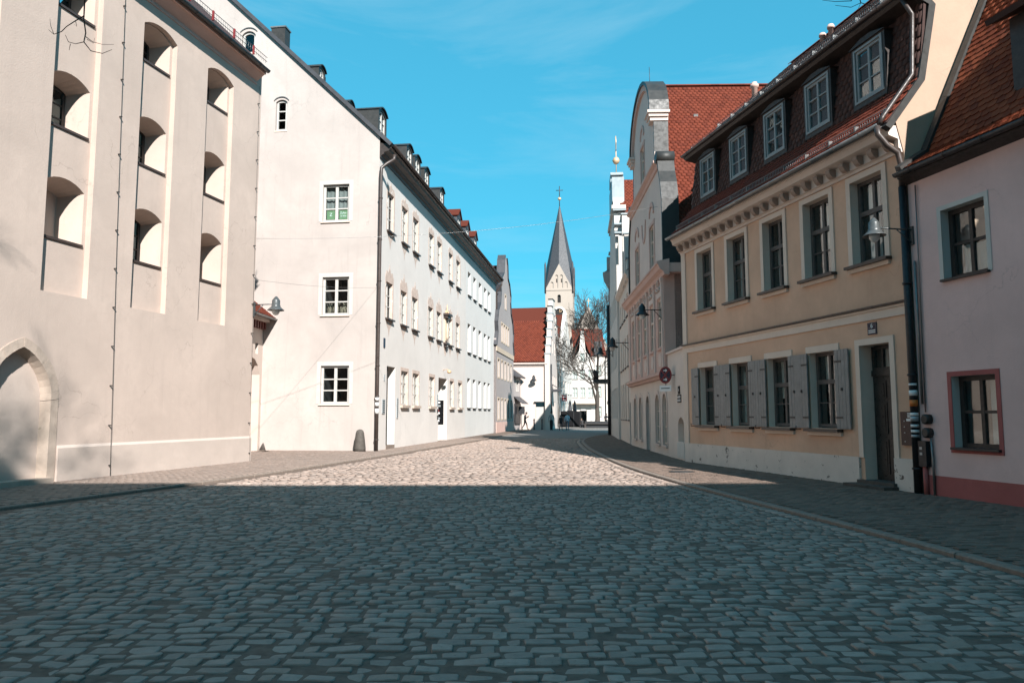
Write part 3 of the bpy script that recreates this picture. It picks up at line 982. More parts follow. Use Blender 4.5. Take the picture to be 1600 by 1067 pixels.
fbox(F0, h1, 'door_step', 'stone', 3.4, 5.62, -0.3, 0.16, 0.0, 0.15)
# plinth
mb = MB(); F0.box(mb, 5.80, U1 + 0.045, -0.1, 0.045, -0.05, 0.77)
mb.hexa([F0.P(5.80, .045, .77), F0.P(U1+.045, .045, .77), F0.P(U1+.045, 0, .77), F0.P(5.80, 0, .77), F0.P(5.80, .03, .785), F0.P(U1+.045, .03, .785), F0.P(U1+.045, 0, .83), F0.P(5.80, 0, .83)])
mb.build('plinth', 'cream2', h1)
mb = MB(); F0.box(mb, -8, 3.80, -0.1, 0.045, -0.05, 0.77); mb.build('plinth', 'cream2', h1)
# eave
mb = MB()
prof = [(0, 12.30), (0.03, 12.31), (0.03, 12.36), (0.015, 12.38), (0.015, 12.42), (0.28, 12.62), (0.34, 12.62), (0.34, 12.74), (0, 12.78)]
mb.rings([[F0.P(u, o, z) for o, z in prof] for u in (-8, U1 - .30)], smooth=False)
mb.build('eave_board', 'rose', h1)
gutter(h1, F0, -8, U1 - .30, 0.42, 12.74, 0.085, 'gutter_brown')
mb = MB()
slope_slab(mb, F0.P(-8, .42, 12.80), F0.P(U1-.25, .42, 12.80), F0.P(U1-.25, -6, 18.9), F0.P(-8, -6, 18.9), .10)
slope_slab(mb, F0.P(U1-.25, -12.5, 12.78), F0.P(-8, -12.5, 12.78), F0.P(-8, -6, 18.9), F0.P(U1-.25, -6, 18.9), .10)
mb.face([F0.P(U1, 0, 12.75), F0.P(U1, -12, 12.75), F0.P(U1, -6, 18.7)])
mb.build('roof', 'dtile_attr', h1)
mb = MB(); mbr = MB()
for zz in (0.06, 0.20): mb.tube([F0.P(-2, .30, 13.05 + zz), F0.P(U1-.2, .30, 13.05 + zz)], .010, 5)
u = -2.0
while u < U1 - .2:
    mb.tube([F0.P(u, .30, 13.03), F0.P(u, .30, 13.26)], .006, 4); u += 0.11
u = 7.0
while u < U1:
    F0.box(mbr, u - .03, u + .03, .28, .33, 12.98, 13.27); u += 1.05
mb.build('snow_guard', 'zinc', h1); mbr.build('snow_guard_clip', 'red_clip', h1)
def conductor(u0, u1, top):
    mb = MB(); mb.tube([F0.P(u1, .10 if True else 0, -0.02), F0.P(u1, .07, .85), F0.P(u0 + (u1-u0)*.5, .05, top/2), F0.P(u0, .05, top)], .006, 5)
    z = .3
    while z < top:
        uu = u1 + (u0-u1)*z/top
        F0.box(mb, uu - .013, uu + .013, 0.0, .075, z - .013, z + .013); z += 0.95
    mb.build('lightning_conductor', 'lead', h1)
conductor(7.02, 7.31, 12.3); conductor(13.05, 13.17, 12.3)

# ---------------------------------------------------------------- gateway between the two left houses
Ag = (-10.9, 24.5); Bg = (-10.42, 31.9)
hg = house('gateway', 'low cream archway wall with a small tiled roof, squeezed in before the white gable house', Ag, Bg, cat='gateway')
mb = wall_mb(F0, rect(0, 7.5, -.1, 5.35), [(arch(4.4, 6.25, -.05, 2.75, 3.85), .5), (rect(5.7, 6.0, 4.0, 4.45), .12)])
mb.face([F0.P(4.2, -.5, -.1), F0.P(6.4, -.5, -.1), F0.P(6.4, -.5, 4.0), F0.P(4.2, -.5, 4.0)])
mb.build('wall', 'cream2', hg)
mb = MB()
for k in range(26):
    u = 1.0 + k*0.25
    F0.prism(mb, [(u, 5.05), (u + .11, 5.05), (u + .11, 5.35), (u, 5.35)], 0.002, 0.16)
mb.build('eave_dentils', 'copper_red', hg)
fbox(F0, hg, 'cornice', 'cream2', 0, 7.45, -0.2, 0.30, 5.35, 5.50)
mb = MB(); slope_slab(mb, F0.P(0, .5, 5.52), F0.P(7.45, .5, 5.52), F0.P(7.45, -1.3, 6.9), F0.P(0, -1.3, 6.9), .06); mb.build('roof', 'tile_attr', hg)
tile_field(hg, F0.P(2.5, .52, 5.53), (1, 0, 0), (0, 1.8, 1.38), 4.95, 2.25)
gutter(hg, F0, 0, 7.45, 0.56, 5.50, 0.07, 'zinc')
downpipe(hg, F0, [(7.2, .56, 5.45), (7.2, .56, 5.25), (7.0, .18, 4.75), (7.0, .10, 4.6), (7.0, .10, .4)], .05, 'copper_red')
downpipe(hg, F0, [(7.0, .10, 1.1), (7.0, .10, 0.02)], .058, 'dark_metal', False, 'pipe_foot')
mb = MB(); mb.lathe([(0.02, 0), (.34, 0), (.30, .3), (.22, .6), (.05, .75)], F0.P(6.75, .16, 0.0), 10); mb.build('guard_stone', 'stone_grey', hg)

# ---------------------------------------------------------------- white gabled house
A2 = (-5.59, 30.3); D2 = (.1339, .991)
B2 = (A2[0] + D2[0]*18.7, A2[1] + D2[1]*18.7)
h2 = house('white_house', 'large white corner house with steep plain gable, painted pink window frames and grey arched dormers', A2, B2)
FG = Fr(0, 16, -math.pi/2)
UE = 18.7
cols = [(1.2, 2.15), (3.45, 4.42), (5.4, 6.42), (8.6, 9.62), (10.5, 11.55), (13.45, 14.5), (15.6, 16.75)]
gcols = [(3.7, 4.85), (5.7, 6.85), (9.0, 10.15), (14.0, 15.1), (16.4, 17.6)]
RV = 0.24
holes = []
for a, b in cols: holes += [rect(a, b, 9.5, 11.22), rect(a, b, 5.65, 7.24)]
for a, b in gcols: holes.append(rect(a, b, 1.95, 3.52))
doors2 = [(rect(1.5, 2.75, 0.12, 3.6), 1.15), (rect(11.1, 13.3, -0.02, 3.58), 1.5)]
holes += [(p, 0.0) for p, d in doors2]
ETOP = 12.9
mb = wall_mb(F0, rect(0, UE, -.1, ETOP), holes, RV, rev=1)
for h_, d_ in doors2:
    for k in range(4):
        a, b = h_[k], h_[(k + 1) % 4]
        mb.face([F0.P(a[0], 0, a[1]), F0.P(a[0], -d_, a[1]), F0.P(b[0], -d_, b[1]), F0.P(b[0], 0, b[1])])
mb.face([F0.P(1.5, -1.15, 0), F0.P(2.75, -1.15, 0), F0.P(2.75, -1.15, 3.7), F0.P(1.5, -1.15, 3.7)])
mb.build('wall', ['white_cool', 'pink_stencil'], h2)
# base wash of warmer plaster
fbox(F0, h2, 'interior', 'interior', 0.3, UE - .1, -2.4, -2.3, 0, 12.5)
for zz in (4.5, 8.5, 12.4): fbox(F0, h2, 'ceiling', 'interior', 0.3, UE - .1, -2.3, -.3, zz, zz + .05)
# gable wall
def roofz(i): return 12.95 + 0.953*(i + 0.5)
gw = [(13.55, 14.70, 9.62, 11.22), (13.62, 14.78, 5.64, 7.24), (13.64, 14.86, 1.95, 3.52)]
gholes = [rect(a, b, c, d) for a, b, c, d in gw] + [arch(11.30, 11.82, 13.70, 14.98, 15.10), arch(9.62, 10.25, 17.3, 18.15, 18.33)]
apex = (6.0, 22.9)
gout = [(-4, -.1), (16, -.1), (16, 13.25), (6.0, 22.75), (-4, 13.2)]
mb = wall_mb(FG, gout, gholes, 0.14)
mb.build('gable_wall', 'white_warm', h2)
mb = MB(); mb.face([FG.P(-4, -2, 0), FG.P(15.9, -2, 0), FG.P(15.9, -2, 12.5), FG.P(6, -2, 22), FG.P(-4, -2, 12.5)]); mb.build('interior', 'interior', h2)
fbox(Fr(0, 20, 0), h2, 'back_wall', 'white_cool', 0, 31.6, -0.1, 0, 0, 13)
for k, (a, b, c, d) in enumerate(gw):
    window(h2, FG, a, b, c, d, -0.10, (1, 1), (1, 1, 1), 'white_wood', 'glass', 0.09, 0.05, mull=0.12, sill=(0.06, 0.16, 0.05, 'white_trim'),
           curtain=[(0, 1, 0.0, 1.0)] if k == 0 else None, cmat='net')
    poly = MB()
    for q in (rect(a-.17, b+.17, d, d+.17), rect(a-.17, a, c-.0, d), rect(b, b+.17, c-.0, d)):
        FG.prism(poly, q, -0.01, 0.008)
    poly.build('window_surround', 'white_wood', h2)
window(h2, FG, 11.32, 11.80, 13.72, 15.08, -0.08, (1,), (1, 1, 1), 'white_wood', 'glass', 0.08, 0.05, arched=0.11, sill=(0.05, 0.10, 0.05, 'white_trim'))
window(h2, FG, 9.64, 10.23, 17.32, 18.31, -0.08, (1,), (1,), 'white_wood', 'glass', 0.08, 0.05, arched=0.17, sill=(0.05, 0.10, 0.05, 'white_trim'))
for a, b, c, d in ((11.22, 11.90, 15.04, 15.2), (9.54, 10.33, 18.28, 18.46)):
    mb = MB(); pts = arch(a, b, 0, c, d)[2:]; pts2 = [(x, z + .035) for x, z in pts]
    for k in range(len(pts)-1): FG.prism(mb, [pts[k], pts[k+1], pts2[k+1], pts2[k]], 0.0, 0.04)
    mb.build('window_hood', 'zinc', h2)
# practice posters in the topmost gable window
for a, b, s, sz in ((13.68, 14.03, 'Z', .2), (14.22, 14.59, 'Zahn-\närzte', .125)):
    p = fbox(FG, h2, 'poster', 'green_sign', a, b, -0.160, -0.152, 9.74, 10.16)
    text_mesh(s, sz, 'white_sign', p, FG.P((a+b)/2, -0.149, 9.95), (math.pi/2, 0, FG.ang))
# dried grass behind the middle gable window
mb = MB()
for k in range(60):
    u = random.uniform(13.75, 14.68); 
    mb.tube([FG.P(u, -.30, 5.7), FG.P(u + random.uniform(-.06, .06), -.30 + random.uniform(-.05, .03), 5.95), FG.P(u + random.uniform(-.16, .16), -.32, 6.05 + random.uniform(0, .18))], [.006, .004, .002], 4)
mb.build('dried_grass', 'buff', h2)
# facade windows
for a, b in cols:
    for c, d in ((9.5, 11.22), (5.65, 7.24)):
        window(h2, F0, a, b, c, d, -0.09, (1, 1), (1, 1, 1), 'white_wood', 'glass', 0.075, 0.04, mull=0.09, split=False, cmat='net', curtain=[(0, 1, 0, 1)] if True else None)
        fbox(F0, h2, 'window_sill', 'brown_metal', a - .06, b + .08, -0.12, 0.13, c - .07, c - .005)  # sill coloured dark to stand for its shadow
        # painted ornament: jambs, crown with little pinnacles, pendant below
        mb = MB(); t = 0.006; w = b - a; m_ = (a + b)/2
        for q in (rect(a - .13, a, c, d), rect(b, b + .13, c, d)): F0.prism(mb, q, -.004, t)
        top = d
        crown = [(a - .13, top), (b + .13, top), (b + .15, top + .18), (b + .10, top + .34), (b + .04, top + .30), (b - .02, top + .50), (m_ + .16, top + .44),
                 (m_ + .12, top + .62), (m_ + .05, top + .58), (m_ + .03, top + .80), (m_ - .03, top + .80), (m_ - .05, top + .58), (m_ - .12, top + .62), (m_ - .16, top + .44),
                 (a + .02, top + .50), (a - .04, top + .30), (a - .10, top + .34), (a - .15, top + .18)]
        k_ = 0.62 if c > 9 else 1.0
        crown = [(x, top + (z - top)*k_) for x, z in crown]
        F0.prism(mb, crown, -.004, t)
        z0 = c - .075
        drop = [(a + .02, z0), (a + .10, z0 - .16), (m_ - .20, z0 - .30), (m_ - .10, z0 - .42), (m_, z0 - .74), (m_ + .10, z0 - .42), (m_ + .20, z0 - .30), (b - .10, z0 - .16), (b - .02, z0)]
        hole = [(m_ - .05, z0 - .15), (m_, z0 - .38), (m_ + .05, z0 - .15)]
        wall_mb(F0, drop, [hole], 0, out=t, mb=mb)
        mb.build('painted_surround', 'pink_stencil', h2)
for a, b in gcols:
    window(h2, F0, a, b, 1.95, 3.52, -0.09, (1, 1), (1, 1, 1), 'white_wood', 'glass', 0.075, 0.04, mull=0.09, split=False, cmat='net', curtain=[(0, 1, 0, 1)])
    fbox(F0, h2, 'window_sill', 'stone', a - .08, b + .10, -0.12, 0.12, 1.82, 1.945)
    mb = MB()
    for q in (rect(a - .12, a, 1.95, 3.52), rect(b, b + .12, 1.95, 3.52), rect(a - .12, b + .12, 3.52, 3.68)): F0.prism(mb, q, -.004, .006)
    mb.build('painted_surround', 'pink_stencil', h2)
# wall shrine with gilded crown between two windows
mb = MB(); F0.box(mb, 12.20, 13.05, 0, .20, 5.55, 5.66); F0.box(mb, 12.28, 12.97, 0, .16, 5.38, 5.46); F0.box(mb, 12.12, 13.13, 0, .34, 7.22, 7.34); F0.box(mb, 12.2, 13.05, 0, .26, 7.08, 7.20)
mb.build('shrine_ledge', 'brown_metal', h2)
mb = MB(); F0.box(mb, 12.28, 12.97, .0, .07, 5.66, 7.08); F0.box(mb, 12.36, 12.89, .07, .10, 5.76, 6.98); mb.build('relief_panel', 'buff', h2)
mb = MB(); mb.lathe([(.03, 0), (.09, .2), (.07, .45), (.10, .62), (.06, .8), (.055, .92), (.01, 1.0)], F0.P(12.62, .13, 5.80), 10); mb.build('relief_figure', 'buff', h2)
mb = MB()
for x, z in ((12.3, .2), (12.62, .6), (12.95, .2)):
    mb.lathe([(.05, 0), (.06, z*.3), (.03, z*.5), (.045, z*.7), (.005, z)], F0.P(x, .12, 7.34), 6)
mb.build('gilded_finial', 'gold', h2)
poly_box(F0, h2, 'pendant', 'pink_stencil', [(12.3, 5.37), (12.62, 4.9), (12.95, 5.37)], 0, .03)
# doors
fbox(F0, h2, 'door', 'white_wood', 1.52, 2.73, -1.14, -1.08, 0.15, 3.55)
d2 = fbox(F0, h2, 'door', 'door', 11.12, 13.28, -1.48, -1.40, 0.0, 3.55)
fbox(F0, h2, 'door_step', 'kerb', 1.5, 2.75, -1.1, .02, 0.0, .2)
# menu board on the door reveal, brass hook lamp, plates
RVF = Fr(13.3, 0, -math.pi/2)      # the far reveal, faces back to the viewer
bd = fbox(RVF, h2, 'menu_board', 'black_sign', -1.05 if False else 0.20, 0.95, 0.0, 0.04, 0.95, 2.35)
bd.location = (0, 1.15, 0)
for k, (z, w_, mm) in enumerate(((2.22, .34, 'white_sign'), (2.02, .40, 'grey_plate'), (1.74, .22, 'red_sign'), (1.60, .30, 'white_sign'), (1.30, .34, 'grey_plate'), (1.16, .26, 'white_sign'))):
    fbox(RVF, bd, 'notice', mm, .575 - w_/2, .575 + w_/2, .041, .046, z - .05, z + .05)
mb = MB(); mb.tube([F0.P(12.2, 0, 4.05), F0.P(12.2, .25, 4.10), F0.P(12.2, .34, 4.02)], .02, 6); mb.lathe([(.02, .12), (.12, .05), (.13, -.05), (.02, -.1)], F0.P(12.2, .36, 3.95), 8); mb.build('door_lamp', 'gold', h2)
for (a, b, z0, z1, mm, nm) in ((.88, 1.25, 1.55, 2.15, 'grey_plate', 'name_plate'), (3.02, 3.22, 1.35, 2.25, 'grey_plate', 'name_plate'), (10.75, 10.98, 1.98, 2.62, 'grey_plate', 'name_plate'),
                           (10.78, 10.96, 1.62, 1.82, 'iron', 'letter_slot'), (10.8, 10.96, 1.25, 1.48, 'iron', 'letter_slot'), (.95, 1.15, 4.35, 4.75, 'blue_sign', 'house_number'), (1.08, 1.16, 2.95, 3.2, 'grey_plate', 'bell')):
    p = fbox(F0, h2, nm, mm, a, b, 0, .03, z0, z1)
    if nm == 'name_plate':
        z = z1 - .08
        while z > z0 + .05:
            fbox(F0, p, 'print', 'iron', a + .04, b - .04, .031, .034, z - .015, z + .015); z -= .09
# corner pipe, eave, roof
downpipe(h2, F0, [(0.10, .62, 12.42), (0.10, .60, 12.22), (0.02, .30, 12.02), (-.12, .13, 11.80), (-.13, .12, 11.5), (-.13, .12, 3.0), (-.13, .12, 0.0)], .075, 'brown_metal')
for z0, z1 in ((1.55, 1.75), (1.85, 2.0), (2.08, 2.2)):
    mb = MB(); mb.tube([F0.P(-.13, .12, z0), F0.P(-.13, .12, z1)], .079, 12); mb.build('pipe_sticker', 'white_sign', h2)
def eave(hh, u0, u1, mat='gutter_brown'):
    mb = MB()
    prof = [(0, 12.30), (.05, 12.30), (.07, 12.40), (.18, 12.46), (.20, 12.54), (.40, 12.60), (.44, 12.68), (.52, 12.70), (.52, 12.84), (0, 12.95)]
    mb.rings([[F0.P(u, o, z) for o, z in prof] for u in (u0, u1)], smooth=False)
    return mb.build('eave_cornice', mat, hh)
eave(h2, 0.0, UE); gutter(h2, F0, -.05, UE, .60, 12.82, .085, 'gutter_brown')
def big_roof(hh, u0, u1, mat, verge):
    mb = MB()
    e = -verge
    slope_slab(mb, F0.P(u0 + e, .58, roofz(-.58)), F0.P(u1, .58, roofz(-.58)), F0.P(u1, -10, roofz(10)), F0.P(u0 + e, -10, roofz(10)), .16)
    slope_slab(mb, F0.P(u1, -20.5, roofz(-.5)), F0.P(u0 + e, -20.5, roofz(-.5)), F0.P(u0 + e, -10, roofz(10)), F0.P(u1, -10, roofz(10)), .16)
    return mb.build('roof', mat, hh)
big_roof(h2, 0, UE, 'dark_slate', .14)
def dormer(hh, u0, u1, z0, z1, i0, style='arch', fm='white_wood', bm='lead'):
    """front stands i0 behind the facade; the cheeks run back into the slope"""
    fr = Fr(0, i0, 0)
    depth = (z1 + .15 - roofz(i0)) / 0.953 + 0.3
    mb = MB()
    if style == 'arch':
        out = arch(u0, u1, z0 - .6, z1 - .22, z1); hole = arch(u0 + .12, u1 - .12, z0 + .02, z1 - .34, z1 - .14)
        wall_mb(fr, out, [hole], .12, mb=mb)
        top = out[2:]
        o2 = arch(u0 - .05, u1 + .05, z0 - .6, z1 - .20, z1 + .05)[2:]
        for k in range(len(o2) - 1):
            a, b = o2[k], o2[k+1]
            mb.face([fr.P(a[0], .08, a[1]), fr.P(b[0], .08, b[1]), fr.P(b[0], -depth, b[1]), fr.P(a[0], -depth, a[1])])
            c, d = top[k], top[k+1]
            mb.face([fr.P(a[0], .08, a[1]), fr.P(c[0], .08, c[1]), fr.P(d[0], .08, d[1]), fr.P(b[0], .08, b[1])])
        for x, x2 in ((u0, u0 - .05), (u1, u1 + .05)):
            mb.face([fr.P(x, 0, z0 - .6), fr.P(x, 0, z1 - .2), fr.P(x, -depth, z1 - .2), fr.P(x, -depth, z0 - .6)])
        d_ = mb.build('dormer', bm, hh)
        w_ = window(d_, fr, u0 + .12, u1 - .12, z0 + .02, z1 - .14, -.05, (1, 1), (1, 1, 1), fm, 'glass', .07, .035, mull=.08, split=False, arched=.2, name='window_frame')
        for p in list(w_.children): p.parent = d_; p.location = fr.P(u0 + .12 + .04, -.09, z0 + .06)
    else:
        m_ = (u0 + u1)/2
        wall_mb(fr, [(u0, z0 - .6), (u1, z0 - .6), (u1, z1 - .45), (m_, z1), (u0, z1 - .45)], [rect(u0 + .14, u1 - .14, z0, z1 - .6)], .1, mb=mb)
        for x in (u0, u1): mb.face([fr.P(x, 0, z0 - .6), fr.P(x, 0, z1 - .45), fr.P(x, -depth, z1 - .45), fr.P(x, -depth, z0 - .6)])
        d_ = mb.build('dormer', bm, hh)
        m3 = MB()
        slope_slab(m3, fr.P(u0 - .12, -depth, z1 - .5), fr.P(u0 - .12, .1, z1 - .5), fr.P(m_, .1, z1 + .1), fr.P(m_, -depth, z1 + .1), .06)
        slope_slab(m3, fr.P(u1 + .12, .1, z1 - .5), fr.P(u1 + .12, -depth, z1 - .5), fr.P(m_, -depth, z1 + .1), fr.P(m_, .1, z1 + .1), .06)
        m3.build('dormer_roof', 'red_roof_far', d_)
        w_ = window(d_, fr, u0 + .14, u1 - .14, z0, z1 - .6, -.04, (1, 1), (1, 1), fm, 'glass', .07, .03, mull=.07, split=False, name='window_frame')
        for p in list(w_.children): p.parent = d_; p.location = fr.P(u0 + .18, -.08, z0 + .04)
for u1_ in (2.45, 6.97, 8.55, 10.52, 14.23): dormer(h2, u1_ - 1.15, u1_, 13.75, 15.22, .5)
for u1_ in (3.65, 7.66): dormer(h2, u1_ - .8, u1_, 17.35, 18.15, 4.0)
fbox(Fr(0, 6, 0), h2, 'chimney', 'lead', 2.75, 3.3, -.4, .3, 18.2, 19.98)
fbox(Fr(0, 6, 0), h2, 'chimney_cap', 'zinc', 2.71, 3.34, -.44, .34, 19.98, 20.05)
fbox(Fr(0, 4, 0), h2, 'chimney', 'lead', 3.9, 4.2, -.5, -.2, 16.5, 18.05)

# ---------------------------------------------------------------- pale blue-white house, same eave
A3 = B2; B3 = (A2[0] + D2[0]*31.6, A2[1] + D2[1]*31.6)
h3 = house('pale_house', 'pale blue-white house with plain rows of narrow windows and three red-roofed dormers', A3, B3)
c3 = [(.7, 1.75), (2.7, 3.75), (4.85, 5.95), (7.1, 8.2), (8.95, 10.0)]
L3 = 12.9
holes = [rect(a, b, c, d) for a, b in c3 for c, d in ((9.6, 11.2), (5.70, 7.66), (1.98, 3.95))]
wall_mb(F0, rect(0, L3, -.1, ETOP), holes, .26).build('wall', 'white_blue', h3)
mb = MB(); mb.face([F0.P(L3, 0, -.1), F0.P(L3, -20, -.1), F0.P(L3, -20, 12.9), F0.P(L3, -10, 22.7), F0.P(L3, 0, 12.9)]); mb.build('gable_wall', 'white_blue', h3)
fbox(F0, h3, 'interior', 'interior', 0.1, L3 - .1, -1.4, -1.3, 0, 12.5)
for a, b in c3:
    for c, d in ((9.6, 11.2), (5.70, 7.66), (1.98, 3.95)):
        window(h3, F0, a, b, c, d, -0.16, (1, 1), (1, 1), 'white_wood', 'glass', 0.08, 0.04, mull=0.09, split=False, cmat='net', curtain=[(0, 1, 0, 1)])
        fbox(F0, h3, 'window_sill', 'brown_metal', a - .05, b + .05, -0.15, 0.10, c - .06, c - .005)  # dark brown strip painted in for the shadow along the sill
eave(h3, 0.0, L3); gutter(h3, F0, 0, L3 + .1, .60, 12.82, .085, 'gutter_brown')
big_roof(h3, 0, L3, 'dark_slate', 0)
for u1_ in (1.1, 4.1, 7.2): dormer(h3, u1_ - 1.2, u1_, 14.1, 15.4, .6, 'gable', bm='dark_slate')
downpipe(h3, F0, [(L3 - .2, .60, 12.75), (L3 - .2, .5, 12.3), (L3 - .15, .10, 11.8), (L3 - .15, .10, 0)], .06, 'brown_metal')

# ================================================================== RIGHT SIDE
def trim_frame(hh, fr, a, b, c, d, w, mat, t=0.03, bottom=False, name='window_surround'):
    mb = MB()
    for q in [rect(a - w, a, c, d), rect(b, b + w, c, d), rect(a - w, b + w, d, d + w)] + ([rect(a - w, b + w, c - w, c)] if bottom else []):
        fr.prism(mb, q, -.01, t)
    return mb.build(name, mat, hh)

A5 = (5.49, 23.5); D5 = (.2241448, -.9745559)
U5 = 9.72
B5 = (A5[0] + D5[0]*U5, A5[1] + D5[1]*U5)
h5 = house('ochre_house', 'ochre house with grey shutters, bracketed cornice and a brown mansard roof', A5, B5)
upc = [(1.05, 1.97), (2.88, 3.84), (4.72, 5.62), (6.46, 7.42), (8.14, 9.10)]
loc_ = [(1.05, 2.02), (2.92, 3.88), (4.70, 5.70), (6.46, 7.44)]
holes = [rect(a, b, 4.66, 6.46) for a, b in upc] + [rect(a, b, 1.20, 2.92) for a, b in loc_] + [(rect(8.20, 9.08, .12, 2.94), .34)]
mb = wall_mb(F0, rect(0, U5, -.1, 7.2), holes, .26, rev=1)
mb.build('wall', ['yellow', 'white_trim'], h5)
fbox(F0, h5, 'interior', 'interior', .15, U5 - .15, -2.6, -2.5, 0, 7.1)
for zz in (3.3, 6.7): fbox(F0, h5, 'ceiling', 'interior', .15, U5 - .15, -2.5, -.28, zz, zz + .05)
mb = MB(); mb.face([F0.P(0, -8, -.1), F0.P(0, 0, -.1), F0.P(0, 0, 7.2), F0.P(0, -8, 7.2)]); mb.build('side_wall', 'white_old', h5)
# corner pilaster
fbox(F0, h5, 'pilaster', 'white_trim', -.005, .26, -.05, .035, .62, 6.62)
cur = [[(0.05, .95, .62, 1.0), (.1, .45, 0, .6)], [(.05, .95, 0, .98)], [(.52, .98, 0, 1), (.05, .3, 0, .6)], [(.1, .9, 0.33, .98), (.55, .95, 0, .3)], [(.02, .45, 0, .98)]]
for k, (a, b) in enumerate(upc):
    window(h5, F0, a, b, 4.68, 6.46, -.17, (1, 1), (1, 1, 1.25), 'grey_wood', 'glass_strong', .075, .028, mull=.075, heavy=(2, .10), th=.07, curtain=cur[k])
    trim_frame(h5, F0, a, b, 4.66, 6.46, .13, 'white_trim', .03)
    fbox(F0, h5, 'window_sill', 'brown_metal', a - .15, b + .16, -.15, .15, 4.585, 4.645)
    fbox(F0, h5, 'sill_apron', 'white_trim', a - .12, b + .12, -.01, .06, 4.50, 4.584)
cur2 = [[(.52, 1, 0, 1)], [(.55, 1, 0, .95), (0, .2, 0, .9)], [(0, 1, .4, 1), (.6, 1, 0, .38)], [(.6, 1, 0, .7), (.05, .4, .66, 1)]]
for k, (a, b) in enumerate(loc_):
    window(h5, F0, a, b, 1.22, 2.92, -.17, (1, 1), (1, 1, 1.25), 'grey_wood', 'glass_strong', .075, .028, mull=.075, heavy=(2, .10), th=.07, curtain=cur2[k])
    fbox(F0, h5, 'lintel_band', 'white_trim', a - .10, b + .10, -.01, .025, 2.92, 3.07)
    fbox(F0, h5, 'window_sill', 'brown_metal', a - .12, b + .12, -.15, .16, 1.125, 1.185)
    fbox(F0, h5, 'sill_apron', 'white_trim', a - .10, b + .10, -.01, .06, 1.04, 1.124)
    for s, (x0, x1) in ((-1, (a - .46, a - .005)), (1, (b + .005, b + .455))):
        # board-and-batten shutter folded back on the wall: each board is a piece
        sh = MB(); F0.box(sh, x0, x1, .045, .060, 1.20, 2.91); F0.box(sh, x0 + .02, x1 - .02, .06 if False else .035, .045, 1.40, 1.48); F0.box(sh, x0 + .02, x1 - .02, .035, .045, 2.62, 2.70)
        s_ = sh.build('shutter', 'shutter', h5)
        nb = 4; w = (x1 - x0)/nb
        for q in range(nb):
            m2 = MB(); e = random.uniform(-.002, .002)
            F0.box(m2, x0 + q*w + .004, x0 + (q+1)*w - .004, .0605, .074 + e, 1.195, 2.915)
            m2.build('board', 'shutter', s_)
        m2 = MB(); hx = x0 if s > 0 else x1
        for zz in (1.44, 2.66): F0.box(m2, min(hx, hx + s*.22), max(hx, hx + s*.22), .076, .082, zz - .02, zz + .02)
        F0.box(m2, (x0 + x1)/2 - .02, (x0 + x1)/2 + .02, .076, .10, 2.02, 2.08)
        m2.build('strap_hinge', 'dark_metal', s_)
        if s < 0:
            m3 = MB(); m3.tube([F0.P(x0 + .02, 0, 1.16), F0.P(x0 + .02, .12, 1.16), F0.P(x0 + .02, .12, 1.24)], .012, 5); m3.build('shutter_catch', 'dark_metal', h5)
# door
trim_frame(h5, F0, 8.20, 9.08, .62, 2.94, .13, 'white_trim', .03, name='door_surround')
dr = fbox(F0, h5, 'door', 'door', 8.22, 9.06, -.33, -.27, .16, 2.30)
for (a, b, c, d) in ((8.30, 8.60, .30, 1.0), (8.68, 8.98, .30, 1.0), (8.30, 8.60, 1.12, 1.75), (8.68, 8.98, 1.12, 1.75), (8.30, 8.60, 1.85, 2.2), (8.68, 8.98, 1.85, 2.2)):
    m2 = MB(); F0.box(m2, a, b, -.27, -.255, c, d); F0.box(m2, a + .05, b - .05, -.255, -.245, c + .05, d - .05); m2.build('door_panel', 'door', dr)
fbox(F0, h5, 'door_lintel', 'door', 8.21, 9.07, -.33, -.24, 2.30, 2.42)
window(h5, F0, 8.22, 9.06, 2.42, 2.92, -.26, (1, 1, 1), (1,), 'door', 'glass_strong', .06, .05, curtain=[(.1, .35, 0, 1), (.7, .95, 0, 1)], name='fanlight')
m2 = MB(); m2.tube([F0.P(8.94, -.27, 1.05), F0.P(8.94, -.21, 1.05), F0.P(8.84, -.21, 1.05)], .012, 6); m2.build('door_handle', 'zinc', dr)
fbox(F0, h5, 'door_step', 'stone_grey', 8.1, 9.16, -.6, .14, .0, .17)
fbox(F0, h5, 'door_step', 'stone_grey', 8.0, 9.2, -.1, .40, .0, .085 + .02)
# plinth, belt course, cornice
fbox(F0, h5, 'plinth', 'white_old', 0, 8.07, -.05, .05, -.05, .62)
fbox(F0, h5, 'plinth', 'white_old', 9.02 + .08, U5 - .03, -.05, .06, -.05, .66)
mb = MB(); mb.rings([[F0.P(u, o, z) for o, z in ((-.02, 3.44), (.03, 3.44), (.03, 3.60), (.06, 3.62), (.06, 3.66), (-.02, 3.665))] for u in (0, U5)], smooth=False); mb.build('belt_course', 'white_trim', h5)
mb = MB(); mb.rings([[F0.P(u, o, z) for o, z in ((-.02, 3.667), (.10, 3.667), (.11, 3.70), (-.02, 3.74))] for u in (-.01, U5)], smooth=False); mb.build('belt_flashing', 'brown_metal', h5)
mb = MB(); mb.rings([[F0.P(u, o, z) for o, z in ((-.02, 6.62), (.04, 6.62), (.05, 6.68), (.10, 6.70), (.10, 6.88), (.31, 6.94), (.34, 7.06), (.38, 7.08), (.38, 7.13), (-.02, 7.15))] for u in (-.03, U5 - .02)], smooth=False)
mb.build('cornice', 'rose_white', h5)
mo = MB(); mo.rings([[(x, -o, z) for o, z in ((.10, .0), (.16, -.02), (.22, .02), (.27, .10), (.27, .17), (.10, .17))] for x in (-.07, .07)], smooth=False)
mo_me = mesh_of(mo, 'bracket')
for k in range(22):
    place('bracket', mo_me, h5, F0, .22 + k*(U5 - .42)/21, 0, 6.70)
